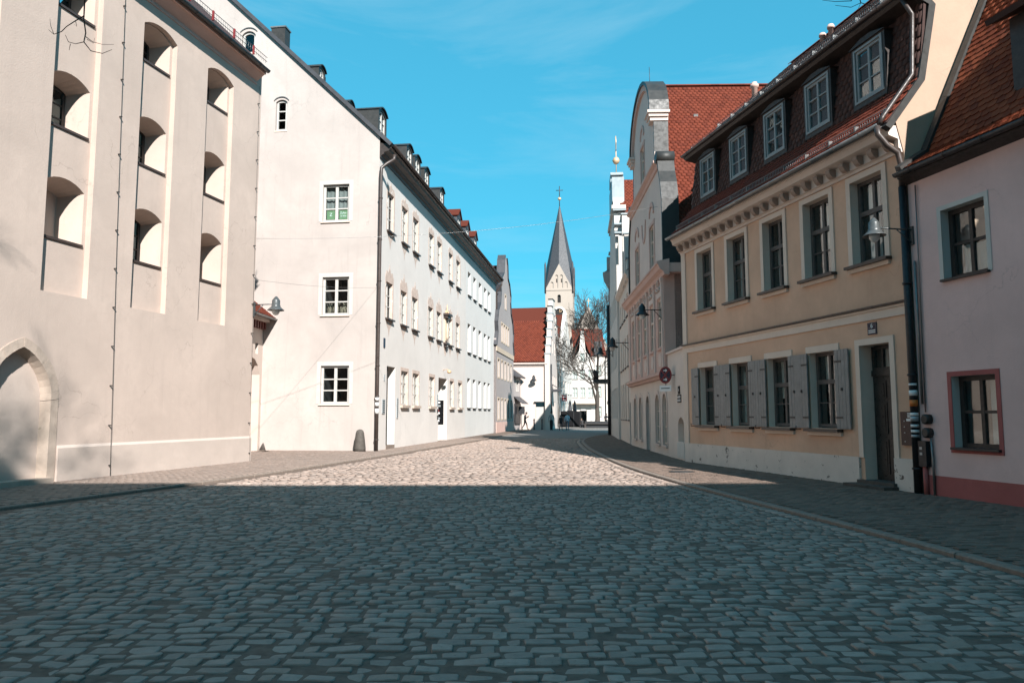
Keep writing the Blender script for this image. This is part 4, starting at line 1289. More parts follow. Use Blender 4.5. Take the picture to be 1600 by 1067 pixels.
# mansard roof
P5 = [(.42, 7.16), (-.40, 8.15), (-.60, 9.75)]       # (out, z) lower flare, steep part
UE5 = U5 + .06
mb = MB()
for (o0, z0), (o1, z1) in zip(P5, P5[1:]): slope_slab(mb, F0.P(-.05, o0, z0), F0.P(UE5, o0, z0), F0.P(UE5, o1, z1), F0.P(-.05, o1, z1), .06)
UPE = (-.26, 9.96); RID = (-4.3, 13.55)
slope_slab(mb, F0.P(-.15, *UPE), F0.P(UE5, *UPE), F0.P(UE5, *RID), F0.P(-.15, *RID), .08)
slope_slab(mb, F0.P(UE5, -8.4, 9.9), F0.P(-.15, -8.4, 9.9), F0.P(-.15, *RID), F0.P(UE5, *RID), .08)
rf5 = mb.build('roof', 'dtile_attr', h5)
dw = [(.77, 1.55), (2.60, 3.40), (4.42, 5.23), (6.25, 7.05), (8.03, 8.82)]
DZ0, DZ1 = 8.36, 9.50
def in_dormer(u, z): return any(a - .16 < u < b + .16 for a, b in dw) and DZ0 - .12 < z
def vdir(a, b): return Vector((0, -(b[0]-a[0]), b[1]-a[1]))
for q, (a, b) in enumerate(zip(P5, P5[1:])):
    vd = vdir(a, b); H = vd.length; vn = vd.normalized()
    tile_field(h5, F0.P(-.05, *a) + Vector((0, 0, .004)), (1, 0, 0), vd, UE5 + .05, H + .05, lambda u, v, a=a, vn=vn: not in_dormer(u - .05, a[1] + v*vn.z),
               mats=('tile_attr', 'tile_obj') if q == 0 else ('dtile_attr', 'dtile_obj'), n_ind=300 if q == 0 else 0, near=lambda u, v: -u)  # one roof: steep rows coloured as shaded, flare rows as sunlit
vd = vdir(UPE, RID)
tile_field(h5, F0.P(-.15, *UPE) + Vector((0, 0, .004)), (1, 0, 0), vd, UE5 + .15, vd.length, mats=('dtile_attr', 'dtile_obj'))
# upper eave board, ridge tiles
mb = MB(); mb.rings([[F0.P(u, o, z) for o, z in ((-.22, 9.98), (-.20, 9.90), (-.26, 9.84), (-.78, 9.74), (-.78, 9.90))] for u in (-.15, UE5)], smooth=False); mb.build('upper_eave', 'dark_wood', h5)
gutter(h5, F0, -.15, UE5, -.15, 9.97, .06, 'brown_metal', 'upper_gutter')
rt = MB(); rt.rings([[(x, .11*math.cos(t), .085*math.sin(t)) for t in (math.pi*k/6 for k in range(7))] for x in (0, .36)], closed=False, cap0=False, cap1=False)
rt_me = mesh_of(rt, 'tile_obj')
for k in range(27): place('ridge_tile', rt_me, h5, F0, -.1 + k*.36, RID[0], RID[1])
# dormers with pediment caps
for a, b in dw:
    fr = Fr(0, .36, 0)
    mb = MB()
    wall_mb(fr, rect(a - .12, b + .12, DZ0 - .16, DZ1 + .12), [rect(a, b, DZ0, DZ1)], .08, mb=mb)
    for x in (a - .12, b + .12): mb.face([fr.P(x, 0, DZ0 - .2), fr.P(x, 0, DZ1 + .12), fr.P(x, -.5, DZ1 + .12), fr.P(x, -.5, DZ0 - .2)])
    mb.face([fr.P(a - .12, 0, DZ1 + .12), fr.P(b + .12, 0, DZ1 + .12), fr.P(b + .12, -.6, DZ1 + .12), fr.P(a - .12, -.6, DZ1 + .12)])
    m_ = (a + b)/2
    fr.prism(mb, [(a - .18, DZ1 + .10), (b + .18, DZ1 + .10), (m_ + .16, DZ1 + .22), (m_ - .16, DZ1 + .22)], -.3, .04)
    d_ = mb.build('dormer', 'dark_wood', h5)
    tr = MB()
    for q in (rect(a - .05, a, DZ0 - .05, DZ1 + .05), rect(b, b + .05, DZ0 - .05, DZ1 + .05), rect(a, b, DZ1, DZ1 + .05), rect(a, b, DZ0 - .05, DZ0)): fr.prism(tr, q, -.01, .02)
    tr.build('window_casing', 'dorm_wood', d_)
    w_ = window(d_, fr, a, b, DZ0, DZ1, -.01, (1, 1), (1, 1, 1), 'dorm_wood', 'glass_strong', .06, .028, mull=.06, name='window_frame')
    for p in list(w_.children):
        p.parent = d_; p.location = fr.P(a, -.01, DZ0) + Vector(p.location)
    fbox(fr, d_, 'interior', 'interior', a, b, -.55, -.50, DZ0, DZ1)
# snow guards on both slopes
def snow_guard(hh, u0, u1, o, z, h=.20, tilt=.0):
    mb = MB()
    for q in (.03, h): mb.tube([F0.P(u0, o + tilt*q, z + q), F0.P(u1, o + tilt*q, z + q)], .008, 4)
    u = u0
    while u < u1: mb.tube([F0.P(u, o, z - .02), F0.P(u, o + tilt*h, z + h)], .005, 3); u += .07
    u = u0
    while u < u1: F0.box(mb, u - .012, u + .012, o - .18, o - .0, z - .02, z + h*.9); u += .85
    mb.build('snow_guard', 'zinc', hh)
snow_guard(h5, .2, U5 - .1, .28, 7.36, .15); snow_guard(h5, 0, U5, -.42, 10.08, .20); snow_guard(h5, 0, U5, -1.4, 10.98, .18)
gutter(h5, F0, -.08, U5 - .05, .48, 7.16, .075, 'zinc')
mb = MB()
for x, hh_ in ((2.6, .5), (3.0, .6)):
    c = F0.P(x, -3.6, 12.85); mb.lathe([(.08, -.4), (.08, hh_*.5), (.11, hh_*.5), (.11, hh_*.62), (.085, hh_*.62), (.085, hh_*.7)], c, 10)
mb.build('chimney_pot', 'rose', h5)
mb = MB(); mb.lathe([(.10, -.5), (.10, .15), (.14, .17), (.14, .26), (.09, .27), (.09, .34)], F0.P(.35, -2.6, 12.2), 8); mb.build('chimney_pot', 'rose', h5)
# gable end towards the viewer, with metal verge
FE = Fr(U5, 0, math.pi/2)
gp = [(0, -.1), (8, -.1), (8, 9.7), (4.3, 13.45), (.55, 9.9), (.74, 9.72), (.40, 8.12), (-.22, 7.30), (-.22, 7.06), (0, 6.7)]
gp = [(0, -.1), (8, -.1), (8, 9.9), (4.3, 13.4), (.56, 9.98), (.72, 9.66), (.38, 8.14), (-.20, 7.40), (-.10, 7.0), (0, 6.6)]
wall_mb(FE, gp, [], 0).build('gable_wall', 'peach', h5)
mb = MB()
vl = [(-.46, 7.08), (.36, 8.13), (.70, 9.70), (.34, 9.86), (4.3, 13.5)]
vi = [(-.34, 7.02), (.50, 8.09), (.86, 9.72), (.62, 9.94), (4.4, 13.3)]
for k in range(len(vl) - 1): FE.prism(mb, [vl[k], vl[k+1], vi[k+1], vi[k]], -.05, .09)
mb.build('verge_flashing', 'lead', h5)
downpipe(h5, F0, [(U5 - .12, -.24, 9.86), (U5 - .10, -.46, 9.55), (U5 - .06, -.34, 8.25), (U5 - .06, .40, 7.30), (U5 - .06, .46, 7.16)], .045, 'brown_metal', False)
downpipe(h5, F0, [(U5 - .10, .50, 7.12), (U5 - .08, .50, 6.95), (U5 - .02, .36, 6.72), (U5 + .02, .16, 6.58), (U5 + .03, .11, 6.35), (U5 + .03, .11, 5.9)], .06, 'brown_metal', False)
downpipe(h5, F0, [(U5 + .03, .11, 5.9), (U5 + .03, .11, 0.0)], .07, 'dark_metal')
for z, mm, hgt in ((2.05, 'white_sign', .04), (1.86, 'white_sign', .10), (1.66, 'orange_sticker', .12), (1.48, 'white_sign', .06), (1.38, 'grey_plate', .09), (1.27, 'white_sign', .05), (1.17, 'white_sign', .05), (1.08, 'grey_plate', .05)):
    mb = MB(); mb.tube([F0.P(U5 + .03, .11, z), F0.P(U5 + .03, .11, z + hgt)], .0735, 12); mb.build('pipe_sticker', mm, h5)
# letter box panel, house number
lb = fbox(F0, h5, 'letter_box', 'mailbox', 9.31, 9.63, 0, .045, .92, 1.56)
for z in (1.53, 1.505, 1.48, 1.455): fbox(F0, lb, 'print', 'white_sign', 9.50, 9.575, .046, .049, z - .008, z + .006)
fbox(F0, lb, 'name_plate', 'white_sign', 9.47, 9.575, .046, .05, 1.38, 1.425)
for z in (1.37, 1.26, 1.15, .98): fbox(F0, lb, 'bell_button', 'grey_plate', 9.40, 9.425, .046, .054, z, z + .02)
ns = fbox(F0, h5, 'house_number', 'blue_sign', 8.48, 8.74, 0, .02, 3.14, 3.39)
text_mesh('6', .14, 'white_sign', ns, F0.P(8.61, .022, 3.32), (math.pi/2, 0, 0))
for z in (3.225, 3.185): fbox(F0, ns, 'print', 'white_sign', 8.51, 8.71, .021, .023, z - .009, z + .009)

# ---------------------------------------------------------------- mauve house
A6 = (A5[0] + D5[0]*9.80 , A5[1] + D5[1]*9.80); B6 = (A5[0] + D5[0]*16.5, A5[1] + D5[1]*16.5)
h6 = house('mauve_house', 'mauve plastered house with dull red base and an orange tiled roof', A6, B6)
q = 9.80
wl = [(10.56 - q, 11.50 - q, 3.92, 5.20), (10.58 - q, 11.50 - q, .92, 2.18), (13.3 - q, 14.25 - q, 3.92, 5.20), (13.3 - q, 14.25 - q, .92, 2.18)]
wall_mb(F0, rect(0, 6.7, -.1, 6.1), [rect(*w) for w in wl], .24, out=.03, rev=1).build('wall', ['mauve', 'pale_blue'], h6)
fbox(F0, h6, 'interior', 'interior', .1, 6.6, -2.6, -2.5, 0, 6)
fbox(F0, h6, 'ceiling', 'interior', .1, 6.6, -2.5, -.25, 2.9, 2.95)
mb = MB(); mb.face([F0.P(6.7, .03, -.1), F0.P(6.7, -9, -.1), F0.P(6.7, -9, 6), F0.P(6.7, -4.5, 13.5), F0.P(6.7, .03, 6)]); mb.build('end_wall', 'mauve', h6)
fbox(F0, h6, 'plinth', 'mauve_red', .02, 6.7, 0, .045, -.05, .40)
for k, (a, b, c, d) in enumerate(wl):
    window(h6, F0, a, b, c, d, -.13, (1, 1), (1, 1), 'dark_wood', 'glass_strong', .085, .05, mull=.07, curtain=[(.05, .95, 0, .48)] if k == 0 else ([(.55, 1, 0, 1)] if k == 1 else None))
    fr_ = Fr(0, -.03, 0)
    trim_frame(h6, fr_, a, b, c, d, .085, 'pale_blue' if k % 2 == 0 else 'rose' if False else ('pale_blue' if k % 2 == 0 else 'mauve_red'), .012, bottom=(k % 2 == 1))
    fbox(F0, h6, 'window_sill', 'dark_metal', a - .04, b + .04, -.10, .10, c - .03, c + .01)
# eave and steep roof
mb = MB(); mb.rings([[F0.P(u, o, z) for o, z in ((.03, 5.92), (.20, 6.0), (.26, 6.02), (.26, 6.16), (.03, 6.18))] for u in (.0, 6.7)], smooth=False); mb.build('eave_board', 'dark_wood', h6)
gutter(h6, F0, .02, 6.7, .32, 6.10, .07, 'dark_metal')
PE = (.24, 6.16); PK = (-.38, 6.55); PR = (-4.0, 13.9)
mb = MB(); slope_slab(mb, F0.P(.05, *PE), F0.P(6.8, *PE), F0.P(6.8, *PK), F0.P(.05, *PK), .06)
slope_slab(mb, F0.P(.05, *PK), F0.P(6.8, *PK), F0.P(6.8, *PR), F0.P(.05, *PR), .08)
slope_slab(mb, F0.P(6.8, -8.3, 6.1), F0.P(.05, -8.3, 6.1), F0.P(.05, *PR), F0.P(6.8, *PR), .08)
mb.build('roof', 'otile_attr', h6)
vd = vdir(PE, PK)
tile_field(h6, F0.P(.06, *PE) + Vector((0, 0, .004)), (1, 0, 0), vd, 6.7, vd.length + .08, mats=('otile_attr', 'otile_obj'), n_ind=100, near=lambda u, v: u*.7 + v)
vd = vdir(PK, PR)
tile_field(h6, F0.P(.06, *PK) + Vector((0, 0, .004)), (1, 0, 0), vd, 6.7, vd.length - .1, keep=lambda u, v: not (1.78 < u < 4.4 and .40 < v < 2.6), mats=('otile_attr', 'otile_obj'), n_ind=200, near=lambda u, v: u*.7 + v)
# flashing strip where the roof meets the ochre gable
mb = MB(); n_ = 14
for k in range(n_):
    a, b = k/n_, (k + 1)/n_
    if k == 0: pa, pb = PE, PK
    else:
        a, b = (k - 1)/(n_ - 1), k/(n_ - 1)
        pa = (PK[0] + (PR[0]-PK[0])*a, PK[1] + (PR[1]-PK[1])*a); pb = (PK[0] + (PR[0]-PK[0])*b, PK[1] + (PR[1]-PK[1])*b)
    e = random.uniform(0, .008)
    mb.hexa([F0.P(.0, pa[0]+.03, pa[1]), F0.P(.14, pa[0]+.03, pa[1]), F0.P(.14, pb[0]+.03, pb[1]), F0.P(.0, pb[0]+.03, pb[1]),
             F0.P(.0, pa[0]+.06+e, pa[1]+.10), F0.P(.14, pa[0]+.06+e, pa[1]+.06), F0.P(.14, pb[0]+.06+e, pb[1]+.06), F0.P(.0, pb[0]+.06+e, pb[1]+.10)])
mb.build('roof_flashing', 'lead', h6)
# big dark dormer
fr = Fr(0, .62, 0)
mb = MB()
wall_mb(fr, rect(1.82, 4.4, 6.8, 8.38), [rect(2.4, 3.3, 7.1, 8.1)], .1, mb=mb)
for x in (1.82, 4.4): mb.face([fr.P(x, 0, 6.7), fr.P(x, 0, 8.38), fr.P(x, -1.4, 8.95), fr.P(x, -1.4, 6.7)])
d_ = mb.build('dormer', 'dark_wood', h6)
m3 = MB(); slope_slab(m3, fr.P(1.60, .30, 8.42), fr.P(4.6, .30, 8.42), fr.P(4.6, -1.5, 9.25), fr.P(1.60, -1.5, 9.25), .10); m3.build('dormer_roof', 'dtile_attr', d_)
w_ = window(d_, fr, 2.4, 3.3, 7.1, 8.1, -.03, (1, 1), (1, 1), 'dark_wood', 'glass', .07, .04, split=False, name='window_frame')
for p in list(w_.children): p.parent = d_; p.location = fr.P(2.44, -.07, 7.14)
# cables and meter boxes
mb = MB()
mb.tube([F0.P(.22, .06, 5.85), F0.P(.20, .06, 4.3), F0.P(.17, .06, 1.55)], .012, 5)
mb.tube([F0.P(.13, .08, 4.4), F0.P(.13, .08, 1.7)], .025, 6)
mb.build('cable', 'zinc', h6)
mb = MB()
for z in (1.42, 1.17): mb.tube([F0.P(.22, .03, z), F0.P(.22, .13, z), F0.P(.22, .15, z)], [.095, .095, .07], 14); F0.box(mb, .13, .29, .03, .11, z - .08, z + .08)
mb.build('meter_box', 'lead', h6)
mx = fbox(F0, h6, 'junction_box', 'dark_metal', .03, .22, .03, .14, .55, 1.02)
for z in (.86, .76): fbox(F0, mx, 'label_plate', 'grey_plate', .07, .13, .141, .145, z, z + .05)
mb = MB(); mb.tube([F0.P(.28, .07, 1.08), F0.P(.30, .07, .6), F0.P(.30, .07, 0.05)], .022, 6); mb.build('conduit', 'zinc', h6)
mb = MB(); mb.tube([F0.P(.12, .08, .55), F0.P(.12, .08, 0.02)], .045, 8); mb.build('conduit', 'mauve_red', h6)

# ---------------------------------------------------------------- baroque gabled house
A7 = (5.78, 36.0); B7 = (5.54, 26.2)
h7 = house('baroque_house', 'pale rose house with a curved baroque gable, arched ground floor windows and red roof', A7, B7)
L7 = 9.75
aw = [(1.1, 1.95), (2.75, 3.55), (4.75, 5.65), (7.05, 7.95), (8.62, 9.45)]
holes = []
for k, (a, b) in enumerate(aw):
    if k == 2: holes.append((arch(a, b, -.05, 1.85, 2.30), .35))
    else: holes.append((arch(a, b, .42, 1.85, 2.28), .30))
wall_mb(F0, rect(0, L7, -.1, 3.0), holes, .2).build('wall', 'rose_white', h7)
fbox(F0, h7, 'interior', 'interior', .1, L7 - .1, -1.3, -1.2, 0, 15.3 if False else 9.5)
for k, (a, b) in enumerate(aw):
    mb = MB(); o2 = arch(a - .12, b + .12, .42 if k != 2 else 0, 1.85, 2.45)[1:] + [(a - .12, .42 if k != 2 else 0)]; i2 = arch(a, b, .42 if k != 2 else 0, 1.85, 2.28)[1:] + [(a, .42 if k != 2 else 0)]
    for q_ in range(len(o2) - 1): F0.prism(mb, [o2[q_], o2[q_+1], i2[q_+1], i2[q_]], -.01, .03)
    mb.build('arch_surround', 'rose_light', h7)
    if k == 2:
        fbox(F0, h7, 'door', 'door', a, b, -.34, -.30, 0, 2.3)
    else:
        window(h7, F0, a + .02, b - .02, .44, 2.26, -.04, (1, 1), (1, 1, 1), 'white_trim', 'glass_dull', .055, .03, mull=.06, split=False, arched=.42)
        fbox(F0, h7, 'window_sill', 'rose_light', a - .1, b + .1, -.1, .08, .34, .42)
# projecting upper floor
bw_ = [(1.55 + k*1.72, 2.42 + k*1.72) for k in range(5)]
wall_mb(F0, rect(0.2, L7, 2.85, 6.9), [rect(a, b, 3.95, 5.75) for a, b in bw_], .26, out=.10).build('bay_wall', 'rose', h7)
FS7 = Fr(L7, 0, math.pi/2)
mb = MB(); mb.face([FS7.P(-.10, 0, 2.9), FS7.P(.62, 0, 2.9), FS7.P(.62, 0, 6.9), FS7.P(-.10, 0, 6.9)]); mb.build('bay_side', 'rose', h7)
for a, b in bw_:
    window(h7, F0, a, b, 3.97, 5.75, .06, (1, 1), (1, 1, 1.2), 'white_trim', 'glass_dull', .06, .03, mull=.06, heavy=(2, .07), split=False, curtain=[(0, 1, 0, 1)] if random.random() < .5 else None)
    fbox(F0, h7, 'window_sill', 'rose', a - .06, b + .06, .0, .16, 3.87, 3.95)
    # stucco ornament over and under each window
    mb = MB(); m_ = (a + b)/2
    F0.prism(mb, arch(a - .05, b + .05, 5.80, 6.05, 6.30), .10, .135)
    for s in (-1, 1):
        mb.tube([F0.P(m_ + s*.10, .15, 6.02), F0.P(m_ + s*.28, .17, 6.16), F0.P(m_ + s*.36, .15, 6.02)], .035, 6)
        mb.tube([F0.P(m_ + s*.08, .15, 6.22), F0.P(m_ + s*.18, .17, 6.38), F0.P(m_ + s*.04, .15, 6.44)], .03, 6)
    mb.build('stucco_ornament', 'rose_light', h7)
    mb = MB(); F0.prism(mb, [(m_ - .30, 3.5), (m_ - .2, 3.25), (m_ + .2, 3.25), (m_ + .30, 3.5), (m_ + .2, 3.76), (m_ - .2, 3.76)], .10, .125); mb.build('apron_panel', 'rose_light', h7)
for u in [.95] + [2.70 + k*1.72 for k in range(4)] + [9.55]:
    mb = MB(); F0.box(mb, u - .09, u + .09, .10, .16, 3.1, 6.45); F0.box(mb, u - .12, u + .12, .10, .19, 6.3, 6.45); mb.build('pilaster', 'rose_light', h7)
def cornice(hh, prof, u0, u1, mat, ret=None, name='cornice'):
    mb = MB(); mb.rings([[F0.P(u, o, z) for o, z in prof] for u in (u0, u1)], smooth=False)
    return mb.build(name, mat, hh)
cornice(h7, ((-.05, 2.80), (.12, 2.82), (.16, 2.90), (.24, 2.94), (.24, 3.02), (.10, 3.06), (-.05, 3.06)), .1, L7 + .10, 'rose')
cornice(h7, ((-.05, 6.45), (.14, 6.45), (.18, 6.58), (.30, 6.66), (.36, 6.82), (.40, 6.84), (.40, 6.92), (-.05, 7.02)), 0, L7 + .45, 'rose')
fbox(FS7, h7, 'cornice', 'rose', -.05, .70, .004, .40, 6.55, 6.88)
# gable
C = 5.25
def half(pts): return [(C + x, z) for x, z in pts] + [(C - x, z) for x, z in reversed(pts)]
gab = half([(4.50, 6.9), (4.48, 9.3), (4.25, 10.0), (3.95, 10.5), (3.75, 11.05), (2.95, 11.25), (2.80, 13.30)])
hol = [rect(6.75, 7.75, 7.2, 8.95), rect(2.75, 3.75, 7.2, 8.95), rect(C - .45, C + .45, 11.45, 12.9)]
wall_mb(F0, gab, hol, .26, out=.05, sides=.45).build('gable_wall', 'rose_light', h7)
# round head
n_ = 14; arcp = [(C + 2.80*math.cos(math.pi*k/n_), 13.30 + 2.02*math.sin(math.pi*k/n_)) for k in range(n_ + 1)]
wall_mb(F0, arcp, [], 0, out=.05, sides=.45).build('gable_head', 'rose_light', h7)
mb = MB()
o2 = [(C + 2.95*math.cos(math.pi*k/n_), 13.30 + 2.17*math.sin(math.pi*k/n_)) for k in range(n_ + 1)]
for k in range(n_): F0.prism(mb, [o2[k], o2[k+1], arcp[k+1], arcp[k]], -.55, .22)
mb.build('gable_coping', 'lead', h7)
mb = MB()
for k in range(n_):
    i3 = [(C + 2.52*math.cos(math.pi*q_/n_), 13.30 + 1.80*math.sin(math.pi*q_/n_)) for q_ in (k, k+1)]
    F0.prism(mb, [arcp[k], arcp[k+1], i3[1], i3[0]], .04, .16)
mb.build('gable_moulding', 'rose', h7)
for s in (-1, 1):
    cop = [(4.50, 6.95), (4.48, 9.3), (4.25, 10.0), (3.95, 10.5), (3.75, 11.05)]
    mb = MB()
    for (xa, za), (xb, zb) in zip(cop, cop[1:]):
        F0.prism(mb, [(C + s*xa, za), (C + s*(xa + .12), za), (C + s*(xb + .12), zb), (C + s*xb, zb)][::s], -.50, .12)
    F0.prism(mb, [(C + s*2.83, 11.2), (C + s*2.92, 11.2), (C + s*2.92, 13.1), (C + s*2.80, 13.1)][::s], -.50, .06)
    mb.build('gable_coping', 'lead', h7)
    mb = MB(); mb.tube([F0.P(C + s*3.75, -.52, 11.12), F0.P(C + s*3.75, .16, 11.12)], .24, 14); mb.build('scroll', 'lead', h7)
    mb = MB(); F0.box(mb, C + s*2.68 - .35, C + s*2.68 + .35, -.5, .26, 13.05, 13.18); F0.box(mb, C + s*2.68 - .42, C + s*2.68 + .42, -.55, .32, 13.18, 13.28); F0.box(mb, C + s*2.68 - .28, C + s*2.68 + .28, -.5, .20, 12.9, 13.05); mb.build('impost', 'rose_light', h7)
cornice(h7, ((.0, 10.72), (.10, 10.72), (.14, 10.85), (.26, 10.92), (.26, 11.0), (.0, 11.05)), C - 3.8, C + 3.8, 'rose', name='gable_cornice')
for a, b, c, d in ((6.75, 7.75, 7.2, 8.95), (2.75, 3.75, 7.2, 8.95), (C - .45, C + .45, 11.45, 12.9)):
    window(h7, F0, a, b, c, d, .01, (1, 1), (1, 1, 1), 'white_trim', 'glass_dull', .06, .03, mull=.06, split=False)
    trim_frame(h7, Fr(0, -.05, 0), a, b, c, d, .14, 'rose', .03)
    mb = MB(); pts = arch(a - .1, b + .1, 0, d + .45, d + .95, 10)[2:]; pin = arch(a + .08, b - .08, 0, d + .40, d + .78, 10)[2:]
    for k in range(len(pts) - 1): F0.prism(mb, [pts[k], pts[k+1], pin[k+1], pin[k]], .04, .09)
    mb.build('window_hood', 'rose', h7)
mb = MB()
for k in range(10):
    t0, t1 = math.pi*(1 + k/10), math.pi*(1 + (k+1)/10)
    F0.prism(mb, [(C + .55*math.cos(t0), 9.6 + .9*math.sin(t0)), (C + .55*math.cos(t1), 9.6 + .9*math.sin(t1)), (C + .40*math.cos(t1), 9.6 + .75*math.sin(t1)), (C + .40*math.cos(t0), 9.6 + .75*math.sin(t0))], .04, .09)
mb.build('stucco_garland', 'rose', h7)
# roof: ridge square to the street, camera side slope
RZ = 15.6; EZ = 8.2; RL = 14.0
mb = MB()
slope_slab(mb, F0.P(L7 + .1, -.3, EZ), F0.P(L7 + .1, -RL, EZ), F0.P(C, -RL, RZ), F0.P(C, -.3, RZ), .1)
slope_slab(mb, F0.P(-.1, -RL, EZ), F0.P(-.1, -.3, EZ), F0.P(C, -.3, RZ), F0.P(C, -RL, RZ), .1)
mb.build('roof', 'red_roof_far', h7)
ey = F0.P(C, 0, RZ) - F0.P(L7 + .1, 0, EZ)
tile_field(h7, F0.P(L7 + .1, -.35, EZ) + Vector((.005, 0, .005)), (0, 1, 0), ey, 9.5, ey.length - .02, w=.19, e=.165)
for k in range(24): 
    o = place('ridge_tile', rt_me, h7, Fr(C, .4 + k*.36, math.pi/2), 0, 0, RZ + .01)
mb = MB()
for y_ in (1.9, 5.6): mb.box(C + 1.05, C + 1.18, y_, y_ + .18, RZ - 2.0, RZ - 1.72)
mb.build('roof_vent', 'iron', h7)
mb = MB(); mb.face([FS7.P(.3, 0, -.1), FS7.P(RL, 0, -.1), FS7.P(RL, 0, EZ + .05), FS7.P(.3, 0, EZ + .05)]); 
mb.face([FS7.P(.35, .0, EZ), FS7.P(.35, 0, 6.9), FS7.P(.1, 0, 6.9), FS7.P(.1, 0, EZ)]); mb.build('side_wall', 'dark_slate', h7)
mb = MB(); mb.face([F0.P(0, -RL, -.1), F0.P(0, 0, -.1), F0.P(0, 0, 8), F0.P(C, 0, 15.5), F0.P(C, -RL, 15.5), F0.P(0, -RL, 8)]); mb.build('back_wall', 'rose_white', h7)
mb = MB(); mb.tube([F0.P(C + .1, -.3, RZ), F0.P(C, -.3, RZ + .9)], .012, 5); mb.build('aerial', 'iron', h7)

# low wall linking the baroque and the ochre house
A8 = (5.53, 26.25); B8 = (5.50, 23.52)
h8 = house('link_wall', 'low white wall with arched recess filling the gap beside the ochre house', A8, B8, cat='wall')
wall_mb(F0, rect(0, 2.73, -.1, 3.62), [(arch(1.55, 2.45, .62, 1.22, 1.42), .35)], .3).build('wall', 'rose_white', h8)
mb = MB(); mb.face([F0.P(1.5, -.35, .6), F0.P(2.5, -.35, .6), F0.P(2.5, -.35, 1.5), F0.P(1.5, -.35, 1.5)]); mb.build('recess_back', 'white_old', h8)
fbox(F0, h8, 'coping', 'rose_light', 0, 2.73, -.9, .06, 3.62, 3.70)
fbox(F0, h8, 'recess_sill', 'pale_blue', 1.5, 2.55, -.05, .03, .1, .60)
fbox(F0, h8, 'backing', 'rose_white', 0, 2.73, -.9, -.7, -.1, 3.62)
nn = fbox(F0, h8, 'house_number', 'black_sign', 1.72, 2.0, 0, .02, 2.18, 2.44); text_mesh('4', .16, 'white_sign', nn, F0.P(1.86, .022, 2.31))
pq = fbox(F0, h8, 'plaque', 'black_sign', 1.6, 2.15, 0, .02, 1.90, 2.16)
for i in range(5):
    for j in range(2): fbox(F0, pq, 'print', 'grey_plate', 1.64 + i*.10, 1.71 + i*.10, .021, .024, 1.94 + j*.11, 2.01 + j*.11)
# no-stopping sign on a wall bracket
sg = empty('traffic_sign', (5.36, 25.3, 2.30), R(-56)); tag(sg, 'round no-stopping sign with white supplementary plate on the link wall', 'sign')
mb = MB(); mb.tube([(0, 0, .55), (0, .012, .55)], .29, 28); mb.build('sign_rim', 'red_sign', sg, (0, -.16, 0))
mb = MB(); mb.tube([(0, -.004, .55), (0, .002, .55)], .235, 28); mb.build('sign_face', 'blue_sign', sg, (0, -.162, 0))
for a in (45, -45):
    mb = MB(); c, s = math.cos(R(a)), math.sin(R(a)); e = -.008 - .001*(a > 0)
    mb.hexa([(-.235*c + .025*s, e, .55 - .235*s - .025*c), (.235*c + .025*s, e, .55 + .235*s - .025*c), (.235*c + .025*s, .0, .55 + .235*s - .025*c), (-.235*c + .025*s, 0, .55 - .235*s - .025*c),
             (-.235*c - .025*s, e, .55 - .235*s + .025*c), (.235*c - .025*s, e, .55 + .235*s + .025*c), (.235*c - .025*s, .0, .55 + .235*s + .025*c), (-.235*c - .025*s, 0, .55 - .235*s + .025*c)])
    mb.build('cross_bar', 'red_sign', sg, (0, -.163, 0))
for s in (1, -1):
    mb = MB(); mb.prism([(-.07, .14*s + .55), (.03, .14*s + .55), (.03, .10*s + .55), (.10, .155*s + .55), (.03, .21*s + .55), (.03, .17*s + .55), (-.07, .17*s + .55)][::s], lambda a, b: (a, -.012, b), lambda a, b: (a, -.004, b)); mb.build('arrow', 'white_sign', sg, (0, -.163, 0))
pt = MB(); pt.box(-.27, .27, -.006, .006, .02, .22); p_ = pt.build('plate', 'white_sign', sg, (0, -.16, -.02))
mb = MB(); mb.box(-.20, .20, -.009, -.0065, .105, .135); mb.build('print', 'iron', p_)
mb = MB(); mb.tube([(0, -.14, .55), (.32, .05, .55)], .018, 6); mb.tube([(0, -.14, .75), (0, -.14, .0)], .02, 6); mb.box(.28, .34, -.0, .08, .45, .65); mb.build('sign_bracket', 'zinc', sg)

# ---------------------------------------------------------------- white houses further along on the right
A9 = (6.50, 44.4); B9 = (5.83, 36.1)
h9 = house('white_terrace_house', 'narrow white house with three rows of small windows next to the baroque gable', A9, B9)
L9 = 8.32
w9 = [(a, a + .85) for a in (.9, 2.5, 4.1, 5.9)]
wall_mb(F0, rect(0, L9, -.1, 8.6), [rect(a, b, c, d) for a, b in w9 for c, d in ((1.25, 3.2), (4.0, 5.6), (6.6, 7.8))] + [(rect(7.0, 7.7, .05, 2.1), .2)], .16).build('wall', 'rose_white', h9)
fbox(F0, h9, 'interior', 'interior', .1, L9 - .1, -1.3, -1.2, 0, 8)
for a, b in w9:
    for c, d in ((1.25, 3.2), (4.0, 5.6), (6.6, 7.8)):
        window(h9, F0, a, b, c, d, -.04, (1, 1), (1, 1), 'white_trim', 'glass_dull', .06, .03, mull=.07, split=False)
        fbox(F0, h9, 'window_sill', 'brown_metal', a - .05, b + .05, -.1, .08, c - .06, c - .005)
fbox(F0, h9, 'door', 'door', 7.0, 7.7, -.2, -.16, 0, 2.1)
cornice(h9, ((-.02, 8.3), (.1, 8.35), (.25, 8.5), (.25, 8.62), (-.02, 8.66)), 0, L9, 'rose_white')
mb = MB(); slope_slab(mb, F0.P(0, .2, 8.62), F0.P(L9, .2, 8.62), F0.P(L9, -3.5, 11.2), F0.P(0, -3.5, 11.2), .1); mb.build('roof', 'red_roof_far', h9)
